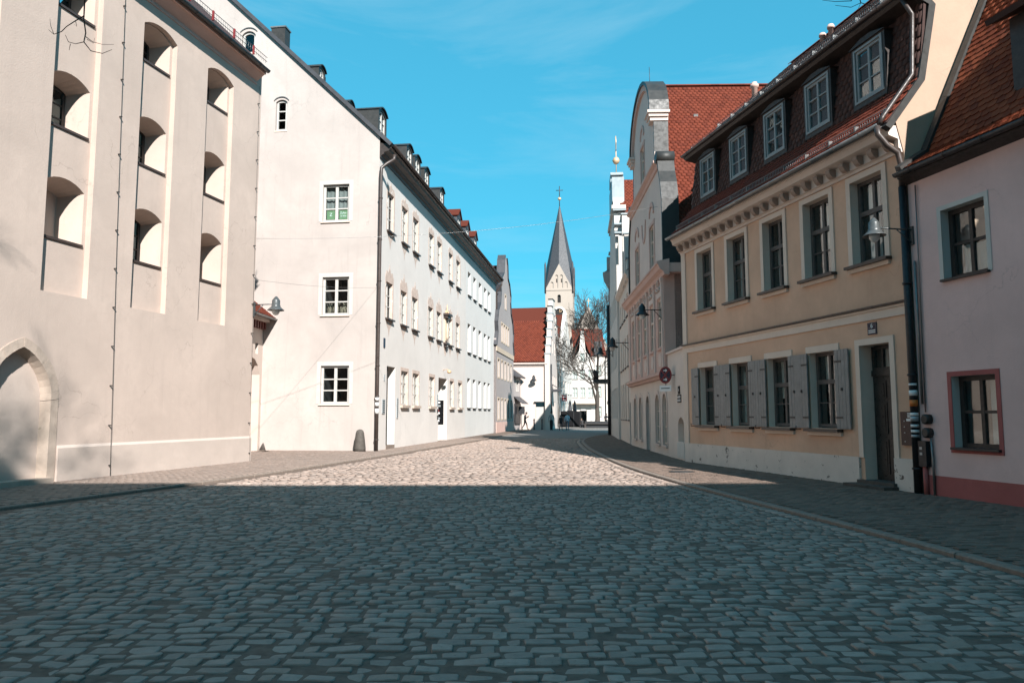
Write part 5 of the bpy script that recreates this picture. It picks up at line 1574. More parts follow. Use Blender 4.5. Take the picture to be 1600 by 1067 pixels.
# parapet firewalls in white and sheet metal
for u, zt, mm, th in ((L9 - .25, 9.2, 'pale_blue', .5), (L9 - 1.6, 10.8, 'farwhite', .42), (L9 - 3.0, 12.2, 'farwhite', .42)):
    m2 = MB(); F0.box(m2, u - .22, u + .22, -3, .14, 8.3, zt); m2.build('parapet', mm, h9)
    m2 = MB(); F0.box(m2, u - .28, u + .28, -3, .20, zt, zt + .08); m2.build('parapet_cap', 'lead_light', h9)
A10 = (7.42, 54.5); B10 = (6.52, 44.45)
h10 = house('tall_gable_house', 'tall narrow house with stepped metal-capped white gable and weather vane', A10, B10)
L10 = 10.1; C10 = L10/2
steps = [(0.55, 17.4), (1.5, 16.6), (2.5, 15.0), (3.5, 13.5), (4.5, 12.0), (5.05, 10.6)]
prof = []
px_ = None
pts = [(C10 + 5.05, -.1)]
for (x, z), nx in zip(reversed(steps), [s[0] for s in reversed(steps)][1:] + [0]):
    pts += [(C10 + x, z), (C10 + nx, z)]
pts = [(C10 + 5.05, -.1), (C10 + 5.05, 10.6), (C10 + 4.4, 10.6), (C10 + 4.2, 12.6), (C10 + 3.3, 13.2), (C10 + 3.1, 14.4), (C10 + 2.3, 14.9), (C10 + 2.1, 16.0), (C10 + 1.1, 16.5), (C10 + .9, 17.4)]
pts = pts + [(2*C10 - x, z) for x, z in reversed(pts)]
w10 = [(a, a + .85) for a in (1.2, 3.0, 4.8, 6.6, 8.2)]
wall_mb(F0, pts, [rect(a, b, c, d) for a, b in w10 for c, d in ((1.25, 3.2), (4.4, 6.2), (7.6, 9.2))], .16, out=.14, sides=.65).build('gable_wall', 'farwhite', h10)
fbox(F0, h10, 'interior', 'interior', .1, L10 - .1, -1.6, -1.5, 0, 10)
for a, b in w10:
    for c, d in ((1.25, 3.2), (4.4, 6.2), (7.6, 9.2)): window(h10, F0, a, b, c, d, .04, (1, 1), (1, 1), 'white_trim', 'glass_dull', .06, .03, mull=.07, split=False)
for x, z0, z1, w_ in ((4.62, 10.6, 12.62, .5), (4.1, 13.2, 13.25, .9), (3.0, 14.4, 14.45, .9), (1.0, 17.9, 17.5, .5)):
    for s in (-1, 1):
        m2 = MB(); F0.box(m2, C10 + s*x - w_/2, C10 + s*x + w_/2, -.6, .22, z1, z1 + .10); m2.build('gable_cap', 'lead_light', h10)
m2 = MB(); F0.box(m2, C10 - 1.0, C10 + 1.0, -.60, .24, 17.1, 17.75); F0.box(m2, C10 - 2.16, C10 + 2.16, -.58, .20, 15.4, 17.05); m2.build('gable_cladding', 'lead_light', h10)
m2 = MB(); F0.box(m2, C10 - 3.3, C10 + 3.3, -.6, .30, 14.62, 14.85); m2.build('gable_cornice', 'farwhite', h10)
mb = MB()
slope_slab(mb, F0.P(L10, -.3, 12.4), F0.P(L10, -12, 12.4), F0.P(C10, -12, 17.5), F0.P(C10, -.3, 17.5), .1)
slope_slab(mb, F0.P(0, -12, 12.4), F0.P(0, -.3, 12.4), F0.P(C10, -.3, 17.5), F0.P(C10, -12, 17.5), .1)
mb.build('roof', 'red_roof_far', h10)
ey = F0.P(C10, 0, 17.5) - F0.P(L10, 0, 12.4)
tile_field(h10, F0.P(L10, -.3, 12.4) + Vector((.005, 0, .005)), (0, 1, 0), ey, 6.0, ey.length, w=.22, e=.22)
FS = Fr(L10, 0, math.pi/2)
mb = MB(); mb.face([FS.P(0, 0, 0), FS.P(12, 0, 0), FS.P(12, 0, 12.4), FS.P(0, 0, 12.4)]); mb.build('side_wall', 'farwhite', h10)
mb = MB(); mb.face([F0.P(0, -12, 0), F0.P(0, 0, 0), F0.P(0, 0, 12.4), F0.P(0, -12, 12.4)]); mb.build('side_wall', 'rose_white', h10)
gutter(h10, Fr(L10, 0, math.pi/2), .6, 10, .12, 12.35, .08, 'brown_metal')
downpipe(h10, Fr(L10, 0, math.pi/2), [(.9, .12, 12.3), (.9, .08, 11.8), (.9, .08, 8)], .06, 'zinc')
mb = MB(); c = F0.P(C10, -.2, 17.75); mb.tube([c, c + Vector((0, 0, 2.9))], .03, 6); mb.build('vane_rod', 'gold', h10)
mb = MB(); mb.lathe([(.02, -.26), (.16, -.2), (.26, 0), (.16, .2), (.02, .26)], c + Vector((0, 0, 1.15)), 12); mb.build('vane_ball', 'gold', h10)
mb = MB(); mb.prism([(-.5, 1.9), (-.15, 2.0), (-.2, 2.25), (.05, 2.15), (.3, 2.6), (.42, 2.3), (.2, 1.9), (0, 1.8)], lambda a, b: c + Vector((a, -.02, b)), lambda a, b: c + Vector((a, .02, b))); mb.build('weather_vane', 'gold', h10)
downpipe(h10, F0, [(.6, .30, 9.5), (.6, .30, 0)], .11, 'dark_metal', False)
# house past the tall gable
A11 = (9.6, 64.0); B11 = (7.45, 54.6)
h11 = house('corniced_house', 'brownish house with a heavy cornice just past the tall stepped gable', A11, B11)
wall_mb(F0, rect(0, 9.6, -.1, 12.2), [rect(a, a + .9, c, c + 1.6) for a in (1, 2.8, 4.6, 6.4, 8.0) for c in (1.3, 4.4, 8.0)], .15, out=.25).build('wall', 'lilac_grey', h11)
for a in (1, 2.8, 4.6, 6.4, 8.0):
    for c in (1.3, 4.4, 8.0): window(h11, F0, a, a + .9, c, c + 1.6, .12, (1, 1), (1, 1), 'white_trim', 'glass_dull', .06, .03, mull=.07, split=False)
fbox(F0, h11, 'interior', 'interior', 0, 9.6, -1, -.9, 0, 12)
FS = Fr(9.6, 0, math.pi/2)
mb = MB(); mb.face([FS.P(-.25, 0, 0), FS.P(9, 0, 0), FS.P(9, 0, 12.2), FS.P(-.25, 0, 12.2)]); mb.build('side_wall', 'lilac_grey', h11)
mb = MB(); mb.rings([[F0.P(u, o, z) for o, z in ((0, 11.0), (.35, 11.1), (.55, 11.4), (.62, 11.9), (.62, 12.1), (0, 12.2))] for u in (0, 9.9)], smooth=False); F0.box(mb, 8.9, 9.6, -.2, .35, 12.2, 13.3); mb.build('cornice', 'lilac_grey', h11)
mb = MB(); slope_slab(mb, F0.P(0, .5, 12.2), F0.P(9.6, .5, 12.2), F0.P(9.6, -5, 15), F0.P(0, -5, 15), .1); mb.build('roof', 'red_roof_far', h11)
# hanging balcony sign bracket seen against the far houses
mb = MB(); F0.box(mb, 4.0, 7.2, .35, 1.75, 4.0, 4.25); mb.build('awning_box', 'dark_metal', h11)
mb = MB()
for k in range(8): mb.tube([F0.P(4.1 + k*.43, 1.7, 4.25), F0.P(4.1 + k*.43, 1.7, 5.0)], .025, 4)
mb.tube([F0.P(4.1, 1.7, 5.0), F0.P(7.15, 1.7, 5.0)], .03, 5); mb.build('railing', 'dark_metal', h11)

# ================================================================== FAR END OF THE STREET
def far_windows(hh, fr, spots, out=-.10, fm='white_wood', cur=True, sill=True):
    for a, b, c, d in spots:
        window(hh, fr, a, b, c, d, out, (1, 1), (1, 1), fm, 'glass', .07, .04, mull=.08, split=False, curtain=[(0, 1, 0, 1)] if cur else None)
        if sill: fbox(fr, hh, 'window_sill', 'brown_metal', a - .05, b + .05, out, .08, c - .06, c - .005)

# grey-lilac curved gable
A = (-1.3, 60.6); B = (.14, 71.6)
hh = house('lilac_gable_house', 'grey-lilac house with a dark-edged curved gable beyond the pale blue-white house', A, B)
Lh = 11.1; C = 5.55
hp = [(5.55, -.1), (5.55, 7.2), (4.9, 8.4), (5.15, 9.2), (4.6, 10.2), (3.4, 11.0), (3.0, 12.0), (3.2, 12.6), (2.3, 13.6), (1.3, 14.0), (1.0, 15.2), (.5, 15.75)]
pts = [(C + x, z) for x, z in hp] + [(C - x, z) for x, z in reversed(hp)]
sp = [(2.9 + k*1.35, 3.75 + k*1.35, 7.85, 9.4) for k in range(4)] + [(.9 + k*2.0, 1.85 + k*2.0, 4.65, 6.15) for k in range(5)] + [(.9 + k*2.0, 1.85 + k*2.0, 1.15, 2.85) for k in range(5)] + [(C - .4, C + .4, 11.0, 12.2)]
wall_mb(F0, pts, [rect(*s) for s in sp], .2, sides=.5).build('gable_wall', 'lilac_grey', hh)
far_windows(hh, F0, sp, sill=False)
for s in sp: trim_frame(hh, F0, *s, .12, 'buff', .02, bottom=True)
fbox(F0, hh, 'belt_course', 'buff', 0, Lh, -.01, .06, 6.75, 7.15)
fbox(F0, hh, 'plinth', 'rose', 0, Lh, -.01, .04, -.1, .9)
cp = [(C + x, z) for x, z in hp[1:]]; cl = [(C - x, z) for x, z in hp[1:]]
for line, s in ((cp, 1), (cl, -1)):
    mb = MB()
    for (xa, za), (xb, zb) in zip(line, line[1:]):
        F0.prism(mb, [(xa, za), (xa + s*.22, za + .05), (xb + s*.22, zb + .05), (xb, zb)][::s], -.6, .10)
    mb.build('gable_coping', 'dark_slate', hh)
mb = MB()
slope_slab(mb, F0.P(0, -12, 7.8), F0.P(0, -.4, 7.8), F0.P(C, -.4, 15.0), F0.P(C, -12, 15.0), .1)
slope_slab(mb, F0.P(Lh, -.4, 7.8), F0.P(Lh, -12, 7.8), F0.P(C, -12, 15.0), F0.P(C, -.4, 15.0), .1)
mb.build('roof', 'red_roof_far', hh)
mb = MB(); mb.face([F0.P(0, -12, 0), F0.P(0, 0, 0), F0.P(0, 0, 7.8), F0.P(0, -12, 7.8)]); mb.face([F0.P(Lh, 0, 0), F0.P(Lh, -12, 0), F0.P(Lh, -12, 7.8), F0.P(Lh, 0, 7.8)]); mb.build('side_wall', 'lilac_grey', hh)
fbox(F0, hh, 'interior', 'interior', .2, Lh - .2, -1.2, -1.1, 0, 9)

# small grey infill with a porch roof
A = (.10, 72.2); B = (.85, 74.4)
hh = house('infill_house', 'narrow grey infill with one small window under a little slate roof', A, B)
wall_mb(F0, rect(0, 2.32, -.1, 5.3), [rect(1.0, 1.65, 3.9, 4.9)], .15).build('wall', 'lilac_grey', hh)
far_windows(hh, F0, [(1.0, 1.65, 3.9, 4.9)], cur=False, sill=False); trim_frame(hh, F0, 1.0, 1.65, 3.9, 4.9, .12, 'farwhite', .02, bottom=True)
mb = MB(); slope_slab(mb, F0.P(-.2, .5, 5.2), F0.P(2.5, .5, 5.2), F0.P(2.5, -1.5, 6.6), F0.P(-.2, -1.5, 6.6), .12); mb.build('roof', 'dark_slate', hh)
fbox(F0, hh, 'shop_front', 'dark_metal', .35, 2.1, -.1, .12, .6, 2.6)
mb = MB(); slope_slab(mb, F0.P(.2, .9, 2.6), F0.P(2.2, .9, 2.6), F0.P(2.2, 0, 3.3), F0.P(.2, 0, 3.3), .04); mb.build('awning', 'dark_slate', hh)

# house with long red roof, side towards the viewer, stepped gable on its street end
A = (.50, 75.0); B = (3.55, 74.6)
hh = house('step_gable_house', 'pinkish white house with a big red roof and a stepped gable at its street end', A, B)
Lh = 3.08
wall_mb(F0, rect(-3, Lh, -.1, 6.7), [(rect(1.9, 2.85, 0, 2.75), .12)], .12).build('wall', 'pinkwhite', hh)
fbox(F0, hh, 'door', 'white_wood', 1.92, 2.83, -.11, -.08, 0, 2.3)
fbox(F0, hh, 'door_hood', 'dark_metal', 1.75, 3.0, 0, .22, 2.75, 2.82)
cornice(hh, ((-.02, 6.35), (.08, 6.4), (.14, 6.5), (.30, 6.6), (.30, 6.72), (-.02, 6.78)), -3, Lh + .05, 'pinkwhite')
mb = MB(); slope_slab(mb, F0.P(-3.2, .25, 6.85), F0.P(Lh, .25, 6.85), F0.P(Lh, -5.2, 11.6), F0.P(-3.2, -5.2, 11.6), .12)
slope_slab(mb, F0.P(Lh, -10.5, 6.85), F0.P(-3.2, -10.5, 6.85), F0.P(-3.2, -5.2, 11.6), F0.P(Lh, -5.2, 11.6), .12)
mb.build('roof', 'red_roof_far', hh)
tile_field(hh, F0.P(-3.2, .26, 6.86), (1, 0, 0), (0, 5.45, 4.75), 6.2, 7.2, w=.24, e=.20)
FX = Fr(Lh, 0, math.pi/2)
stp = [(0, -.1), (10.3, -.1), (10.3, 7.4)]
st = []
n_ = 6
pts = [(0, -.1)]
up = []
for k in range(n_):
    up += [(k*.82, 7.6 + k*.93), ((k + 1)*.82, 7.6 + k*.93)]
left = [(-.25 + x, z) for x, z in up]
pts = [(-.25, -.1)] + [(10.55, -.1)] + [(10.3 - x, z) for x, z in left] + left[::-1]
sw = [(1.2, 2.1, 4.3, 5.7), (3.6, 4.5, 4.3, 5.7), (6.0, 6.9, 4.3, 5.7), (8.2, 9.1, 4.3, 5.7), (3.0, 3.9, 8.0, 9.4), (6.2, 7.1, 8.0, 9.4), (1.2, 2.1, 1.2, 2.9), (3.6, 4.5, 1.2, 2.9), (6.0, 6.9, 1.2, 2.9)]
wall_mb(FX, pts, [rect(*s) for s in sw], .15, out=.28, sides=.5).build('gable_wall', 'pinkwhite', hh)
far_windows(hh, FX, sw, out=.15)
for k in range(n_):
    for s in (0, 1):
        x = left[2*k][0]; x0, x1 = x - .04, x + .86
        if s: x0, x1 = 10.3 - x1, 10.3 - x0
        mb = MB(); FX.box(mb, x0, x1, -.28, .34, left[2*k][1], left[2*k][1] + .12); mb.build('step_cap', 'lead_light', hh)
mb = MB(); FX.box(mb, 1.0, 3.4, .28, 1.25, 3.9, 4.1); slope_slab(mb, FX.P(1.0, 1.25, 4.1), FX.P(3.4, 1.25, 4.1), FX.P(3.4, .28, 4.7), FX.P(1.0, .28, 4.7), .06); mb.build('bay_roof', 'dark_slate', hh)
downpipe(hh, FX, [(.1, .40, 6.6), (.1, .40, 0)], .07, 'dark_metal', False)
fbox(F0, hh, 'notice_box', 'grey_plate', 2.95, 3.06, .0, .12, 1.6, 3.4)

# taller stepped gable
def step_gable(name, label, A, B, wmat, base, stepn, sw_, sh_, spots, roofmat='red_roof_far', tri=False, thick=.5):
    rdrop = .3 if tri else .8
    hh = house(name, label, A, B)
    L_ = math.hypot(B[0]-A[0], B[1]-A[1])
    if tri:
        pts = [(0, -.1), (L_, -.1), (L_, base), (L_/2, base + sh_), (0, base)]; top = base + sh_
    else:
        left = []
        for k in range(stepn): left += [(k*sw_, base + k*sh_), ((k+1)*sw_, base + k*sh_)]
        pts = [(0, -.1), (L_, -.1)] + [(L_ - x, z) for x, z in left] + left[::-1]; top = base + (stepn - 1)*sh_
    wall_mb(F0, pts, [rect(*s) for s in spots], .2, sides=thick).build('gable_wall', wmat, hh)
    far_windows(hh, F0, spots)
    mb = MB()
    slope_slab(mb, F0.P(0, -14, base - .3), F0.P(0, -.3, base - .3), F0.P(L_/2, -.3, top - rdrop), F0.P(L_/2, -14, top - rdrop), .1)
    slope_slab(mb, F0.P(L_, -.3, base - .3), F0.P(L_, -14, base - .3), F0.P(L_/2, -14, top - rdrop), F0.P(L_/2, -.3, top - rdrop), .1)
    mb.build('roof', roofmat, hh)
    mb = MB(); mb.face([F0.P(0, -14, 0), F0.P(0, 0, 0), F0.P(0, 0, base), F0.P(0, -14, base)]); mb.face([F0.P(L_, 0, 0), F0.P(L_, -14, 0), F0.P(L_, -14, base), F0.P(L_, 0, base)]); mb.build('side_wall', wmat, hh)
    fbox(F0, hh, 'interior', 'interior', .2, L_ - .2, -1.4, -1.3, 0, base)
    if not tri:
        for k in range(stepn):
            for s in (0, 1):
                x0, x1 = k*sw_ - .05, (k+1)*sw_ + .03
                if s: x0, x1 = L_ - x1, L_ - x0
                mb = MB(); F0.box(mb, x0, x1, -thick - .05, .06, base + k*sh_, base + k*sh_ + .14); mb.build('step_cap', 'lead', hh)
    return hh, L_
spots = [(1.6 + k*2.1, 2.6 + k*2.1, c, c + 1.7) for c in (1.4, 5.0, 8.5) for k in range(5)] + [(4.4, 5.3, 12.3, 14), (6.9, 7.8, 12.3, 14)]
hh, _ = step_gable('tall_step_gable_house', 'taller white stepped-gable house behind the pinkish one, with creeper stems on it', (4.05, 85.6), (6.35, 97.5), 'farwhite', 9.8, 7, .85, .98, spots)
mb = MB()
r_ = random.Random(3)
for k in range(16):
    u = r_.uniform(.6, 11); z = 0; p = [F0.P(u, .05, 0)]
    while z < r_.uniform(6, 11):
        z += 1.0; u += r_.uniform(-.35, .35); p.append(F0.P(u, .05, z))
    mb.tube(p, [.06*(1 - .8*i/len(p)) for i in range(len(p))], 4)
mb.build('creeper', 'bark', hh)
spots = [(1.5 + k*2.4, 2.5 + k*2.4, c, c + 1.7) for c in (1.4, 4.4, 7.4) for k in range(4)] + [(4.8, 5.7, 10.6, 12.0)]
step_gable('steep_gable_house', 'white house with a steep plain gable standing before the church tower', (6.55, 98.5), (8.85, 109.0), 'farwhite', 9.6, 0, 0, 6.3, spots, tri=True)

# far row facing down the street
def far_house(name, label, x0, x1, y, h, ridge, wmat, style, spots, depth=10):
    hh = house(name, label, (x0, y), (x1, y))
    L_ = x1 - x0
    if style == 'gable':
        pts = [(0, -.1), (L_, -.1), (L_, h), (L_*.62, h + (ridge-h)*.45), (L_*.55, ridge), (L_*.45, ridge), (L_*.38, h + (ridge-h)*.45), (0, h)]
    else: pts = rect(0, L_, -.1, h)
    wall_mb(F0, pts, [rect(*s) for s in spots], .2, sides=.4).build('wall', wmat, hh)
    far_windows(hh, F0, spots)
    mb = MB()
    if style == 'gable':
        slope_slab(mb, F0.P(0, -depth, h), F0.P(0, -.2, h), F0.P(L_/2, -.2, ridge - .3), F0.P(L_/2, -depth, ridge - .3), .1)
        slope_slab(mb, F0.P(L_, -.2, h), F0.P(L_, -depth, h), F0.P(L_/2, -depth, ridge - .3), F0.P(L_/2, -.2, ridge - .3), .1)
    else:
        slope_slab(mb, F0.P(-.2, .3, h), F0.P(L_ + .2, .3, h), F0.P(L_ + .2, -depth/2, ridge), F0.P(-.2, -depth/2, ridge), .12)
    mb.build('roof', 'red_roof_far', hh)
    mb = MB(); mb.face([F0.P(0, -depth, 0), F0.P(0, 0, 0), F0.P(0, 0, h), F0.P(0, -depth, h)]); mb.face([F0.P(L_, 0, 0), F0.P(L_, -depth, 0), F0.P(L_, -depth, h), F0.P(L_, 0, h)]); mb.build('side_wall', wmat, hh)
    fbox(F0, hh, 'interior', 'interior', .2, L_ - .2, -1.4, -1.3, 0, h - .2)
    return hh
def grid(us, zs, w=1.0, h=1.7): return [(u, u + w, z, z + h) for z in zs for u in us]
f1 = far_house('far_gable_house', 'far white house with a slim curved gable behind the bare tree', 9.7, 14.0, 124, 9.6, 15.6, 'farwhite', 'gable', grid((.4, 1.7, 3.0), (4.4, 7.4), .9, 1.6) + [(1.75, 2.55, 10.4, 11.8)])
fbox(F0, f1, 'shop_awning', 'buff', -.2, 4.6, .1, 1.3, 3.3, 3.5)
for k in range(3): fbox(F0, f1, 'shop_pillar', 'farwhite', .1 + k*1.7, .9 + k*1.7, 0, .1, 0, 3.2)
f2 = far_house('far_eaves_house', 'far white house with a broad red roof and grey dormer behind the bare tree', 10.8, 15.9, 126.5, 11.6, 16.8, 'farwhite', 'eaves', grid((.5, 3.5), (1.2, 4.6, 8.2)))
fbox(F0, f2, 'slate_dormer', 'dark_slate', 3.3, 4.6, .05, .4, 11.7, 14.0)
f3 = far_house('far_shop_house', 'far white shop house with rows of windows right of the bare tree', 16.0, 23.2, 126, 11.0, 17.5, 'farwhite', 'gable', grid((.5, 1.8, 3.1, 4.4, 5.7), (1.0, 4.4, 7.8)))
for k, (u, z, mm) in enumerate(((.3, 4.0, 'red_sign'), (2.2, 3.9, 'grey_plate'))):
    fbox(F0, f3, 'shop_sign', mm, u, u + 1.3, .05, .5, z - .35, z)
# far church gable (its ridge runs square to the street)
hh = house('far_church', 'distant church gable with a cross rising behind the far roofs', (13.4, 176), (23.4, 176), cat='church')
wall_mb(F0, [(0, -.1), (10, -.1), (10, 16.5), (5, 27.6), (0, 16.5)], [rect(4.6, 5.4, 19, 21.5), rect(2.6, 3.3, 17.5, 19.5), rect(6.7, 7.4, 17.5, 19.5)], .4, sides=.6).build('gable_wall', 'tower', hh)
mb = MB()
slope_slab(mb, F0.P(-.3, -25, 16.2), F0.P(-.3, -.6, 16.2), F0.P(5, -.6, 27.2), F0.P(5, -25, 27.2), .2); slope_slab(mb, F0.P(10.3, -.6, 16.2), F0.P(10.3, -25, 16.2), F0.P(5, -25, 27.2), F0.P(5, -.6, 27.2), .2)
mb.build('roof', 'red_roof_far', hh)
fbox(F0, hh, 'interior', 'interior', .5, 9.5, -1.2, -1.1, 0, 16)
mb = MB(); c = F0.P(5, -.3, 27.5); mb.tube([c, c + Vector((0, 0, 1.9))], .10, 5); mb.tube([c + Vector((-.45, 0, 1.3)), c + Vector((.45, 0, 1.3))], .10, 5); mb.build('cross', 'gold', hh)
# ---- church tower
TY = 200.0
tx = (876 - 800)/1155*TY
tw = empty('church_tower', (tx, TY, 0), R(-8)); tag(tw, 'tall pale church tower with a dark needle spire', 'tower')
W2 = 3.7; TZ = 35.0
FT = Fr(-W2, -W2, 0)
gz = 42.0
pts = [(0, 0), (2*W2, 0), (2*W2, TZ), (W2, gz), (0, TZ)]
arc = lambda u, w, z0, z1: arch(u - w/2, u + w/2, z0, z1 - w*.4, z1)
blind = [arc(W2 - 1.9, .75, TZ + .4, TZ + 2.1), arc(W2 - .65, .75, TZ + .4, TZ + 4.0), arc(W2 + .65, .75, TZ + .4, TZ + 4.0), arc(W2 + 1.9, .75, TZ + .4, TZ + 2.1)]
clock = [(W2 + 1.15*math.cos(2*math.pi*k/20), TZ - 6.3 + 1.15*math.sin(2*math.pi*k/20)) for k in range(20)]
for s in range(4):
    fr = Fr(*( (-W2, -W2), (W2, -W2), (W2, W2), (-W2, W2) )[s], s*math.pi/2)
    mb = MB()
    wall_mb(fr, pts, [(b, .25) for b in blind] + [(arc(W2, .9, TZ - 3.6, TZ - 1.4), .5), (clock, .3)], .3, mb=mb)
    for b in blind: mb.face([fr.P(x, -.25, z) for x, z in b])
    mb.build('tower_wall', 'tower', tw)
    mb = MB(); mb.face([fr.P(x, -.5, z) for x, z in arc(W2, .9, TZ - 3.6, TZ - 1.4)]); mb.build('belfry_window', 'interior', tw)
    mb = MB(); mb.face([fr.P(x, -.3, z) for x, z in clock]); mb.build('clock_face', 'interior', tw)
    for u in (W2 - .65, W2 + .65):
        mb = MB(); mb.face([fr.P(x, -.24, z) for x, z in arc(u, .3, TZ + 1.9, TZ + 3.0)]); mb.build('louvre', 'interior', tw)
    mb = MB()
    for k in range(20):
        a0, a1 = 2*math.pi*k/20, 2*math.pi*(k+1)/20
        fr.prism(mb, [(W2 + r*math.cos(a), TZ - 6.3 + r*math.sin(a)) for r, a in ((1.15, a0), (1.75, a0), (1.75, a1), (1.15, a1))], -.02, .12)
    mb.build('clock_ring', 'farwhite', tw)
    if s in (0, 1, 3):
        mb = MB(); mb.tube([fr.P(W2, -.2, TZ - 6.3), fr.P(W2 + .75, -.2, TZ - 5.7)], .09, 4); mb.tube([fr.P(W2, -.2, TZ - 6.3), fr.P(W2 + .2, -.2, TZ - 5.3)], .09, 4); mb.build('clock_hand', 'gold', tw)
    fbox(fr, tw, 'string_course', 'tower', -.12, 2*W2 + .12, 0, .14, TZ - .25, TZ)
SZ = 60.0
mb = MB()
ring = []
for k in range(8):
    a = 2*math.pi*(k + .5)/8; ring.append((a))
# eight-sided needle rising from behind the four gables
base = [(W2*1.0, 0, gz)]
b8 = []
for k in range(8):
    a = math.pi/4*k
    if k % 2 == 0: b8.append((W2*math.cos(a)*.99, W2*math.sin(a)*.99, gz))
    else: b8.append((W2*1.0*math.copysign(1, math.cos(a)), W2*1.0*math.copysign(1, math.sin(a)), TZ))
mid = [(2.30*math.cos(math.pi/4*k), 2.30*math.sin(math.pi/4*k), gz + 6.4) for k in range(8)]
tip = [(.14*math.cos(math.pi/4*k), .14*math.sin(math.pi/4*k), SZ - 1.2) for k in range(8)]
mb.rings([b8, mid, tip], cap0=False, smooth=False)
mb.build('spire', 'dark_slate', tw)
for sx in (-1, 1):
    for sy in (-1, 1):
        mb = MB(); mb.tube([(sx*W2, sy*W2, TZ - 1), (sx*W2, sy*W2, TZ + 6.8), (sx*W2, sy*W2, TZ + 7.6)], [.26, .26, .05], 6); mb.build('corner_turret', 'dark_slate', tw)
mb = MB(); mb.tube([(0, 0, SZ - 2.5), (0, 0, SZ + 2.8)], .12, 6); mb.build('spire_rod', 'dark_metal', tw)
mb = MB(); mb.lathe([(.05, -.5), (.42, -.25), (.5, 0), (.42, .25), (.05, .5)], (0, 0, SZ + 1.0), 10); mb.build('spire_ball', 'gold', tw)
mb = MB(); mb.tube([(0, 0, SZ + 1.5), (0, 0, SZ + 4.6)], .11, 5); mb.tube([(-.95, 0, SZ + 3.4), (.95, 0, SZ + 3.4)], .11, 5); mb.build('spire_cross', 'iron', tw)

# ================================================================== THE BUILDING BEHIND THE VIEWER (its shadow lies on the street)
hb = house('house_behind', 'tall house behind the viewer whose long shadow darkens the near cobbles', (40, -8.0), (-4.5, -8.0))
Lb = 44.5
sb = [(1.5 + k*2.6, 2.6 + k*2.6, c, c + 1.8) for c in (1.2, 4.9, 8.6, 12.0) for k in range(16)]
wall_mb(F0, rect(0, Lb, -.1, 15.0), [rect(*s) for s in sb], .2).build('wall', 'cream2', hb)
for s in sb: window(hb, F0, *s, -.12, (1, 1), (1, 1), 'white_wood', 'glass', .07, .04, split=False)
fbox(F0, hb, 'interior', 'interior', .2, Lb - .2, -1, -.9, 0, 14.5)
mb = MB()
BR = 21.55
slope_slab(mb, F0.P(-.3, .4, 14.9), F0.P(Lb + .0, .4, 14.9), F0.P(Lb + .0, -5.0, BR), F0.P(-.3, -5.0, BR), .15)
slope_slab(mb, F0.P(Lb + .0, -10.4, 14.9), F0.P(-.3, -10.4, 14.9), F0.P(-.3, -5.0, BR), F0.P(Lb + .0, -5.0, BR), .15)
mb.build('roof', 'red_roof_far', hb)
mb = MB()
for x in (0, Lb): mb.face([F0.P(x, 0, -.1), F0.P(x, -10, -.1), F0.P(x, -10, 15), F0.P(x, -5, BR - .2), F0.P(x, 0, 15)])
mb.build('end_wall', 'cream2', hb)

# ================================================================== HOUSES ADDED BESIDE THE VIEWER, unseen, to keep sky light off the near street
def flank(label, A, B, h, ridge, wmat):
    hh = house('added_roadside_house', label, A, B)
    L_ = math.hypot(B[0]-A[0], B[1]-A[1])
    n = int((L_ - 1)/2.4)
    sp = [(.8 + k*2.4, 1.9 + k*2.4, c, c + 1.6) for k in range(n) for c in (1.1, 4.3)]
    wall_mb(F0, rect(0, L_, -.1, h), [rect(*s) for s in sp], .2).build('wall', wmat, hh)
    for s in sp: window(hh, F0, *s, -.12, (1, 1), (1, 1), 'white_wood', 'glass', .07, .04, split=False)
    fbox(F0, hh, 'interior', 'interior', .1, L_ - .1, -1, -.9, 0, h - .2)
    mb = MB()
    slope_slab(mb, F0.P(0, .4, h), F0.P(L_, .4, h), F0.P(L_, -4.5, ridge), F0.P(0, -4.5, ridge), .12)
    slope_slab(mb, F0.P(L_, -9.4, h), F0.P(0, -9.4, h), F0.P(0, -4.5, ridge), F0.P(L_, -4.5, ridge), .12)
    mb.build('roof', 'red_roof_far', hh)
    mb = MB()
    for x in (0, L_): mb.face([F0.P(x, 0, -.1), F0.P(x, -9, -.1), F0.P(x, -9, h), F0.P(x, -4.5, ridge - .1), F0.P(x, 0, h)])
    mb.build('end_wall', wmat, hh)
flank('unseen plain house added next to the mauve house to dim the near street', (A5[0] + D5[0]*16.6, A5[1] + D5[1]*16.6), (A5[0] + D5[0]*30, A5[1] + D5[1]*30), 6.6, 11.2, 'rose_white')
flank('unseen tall house added next to the cream niche building to dim the near street', (-17.2, -14.5), (-13.3, 2.6), 12.5, 17.5, 'cream2')

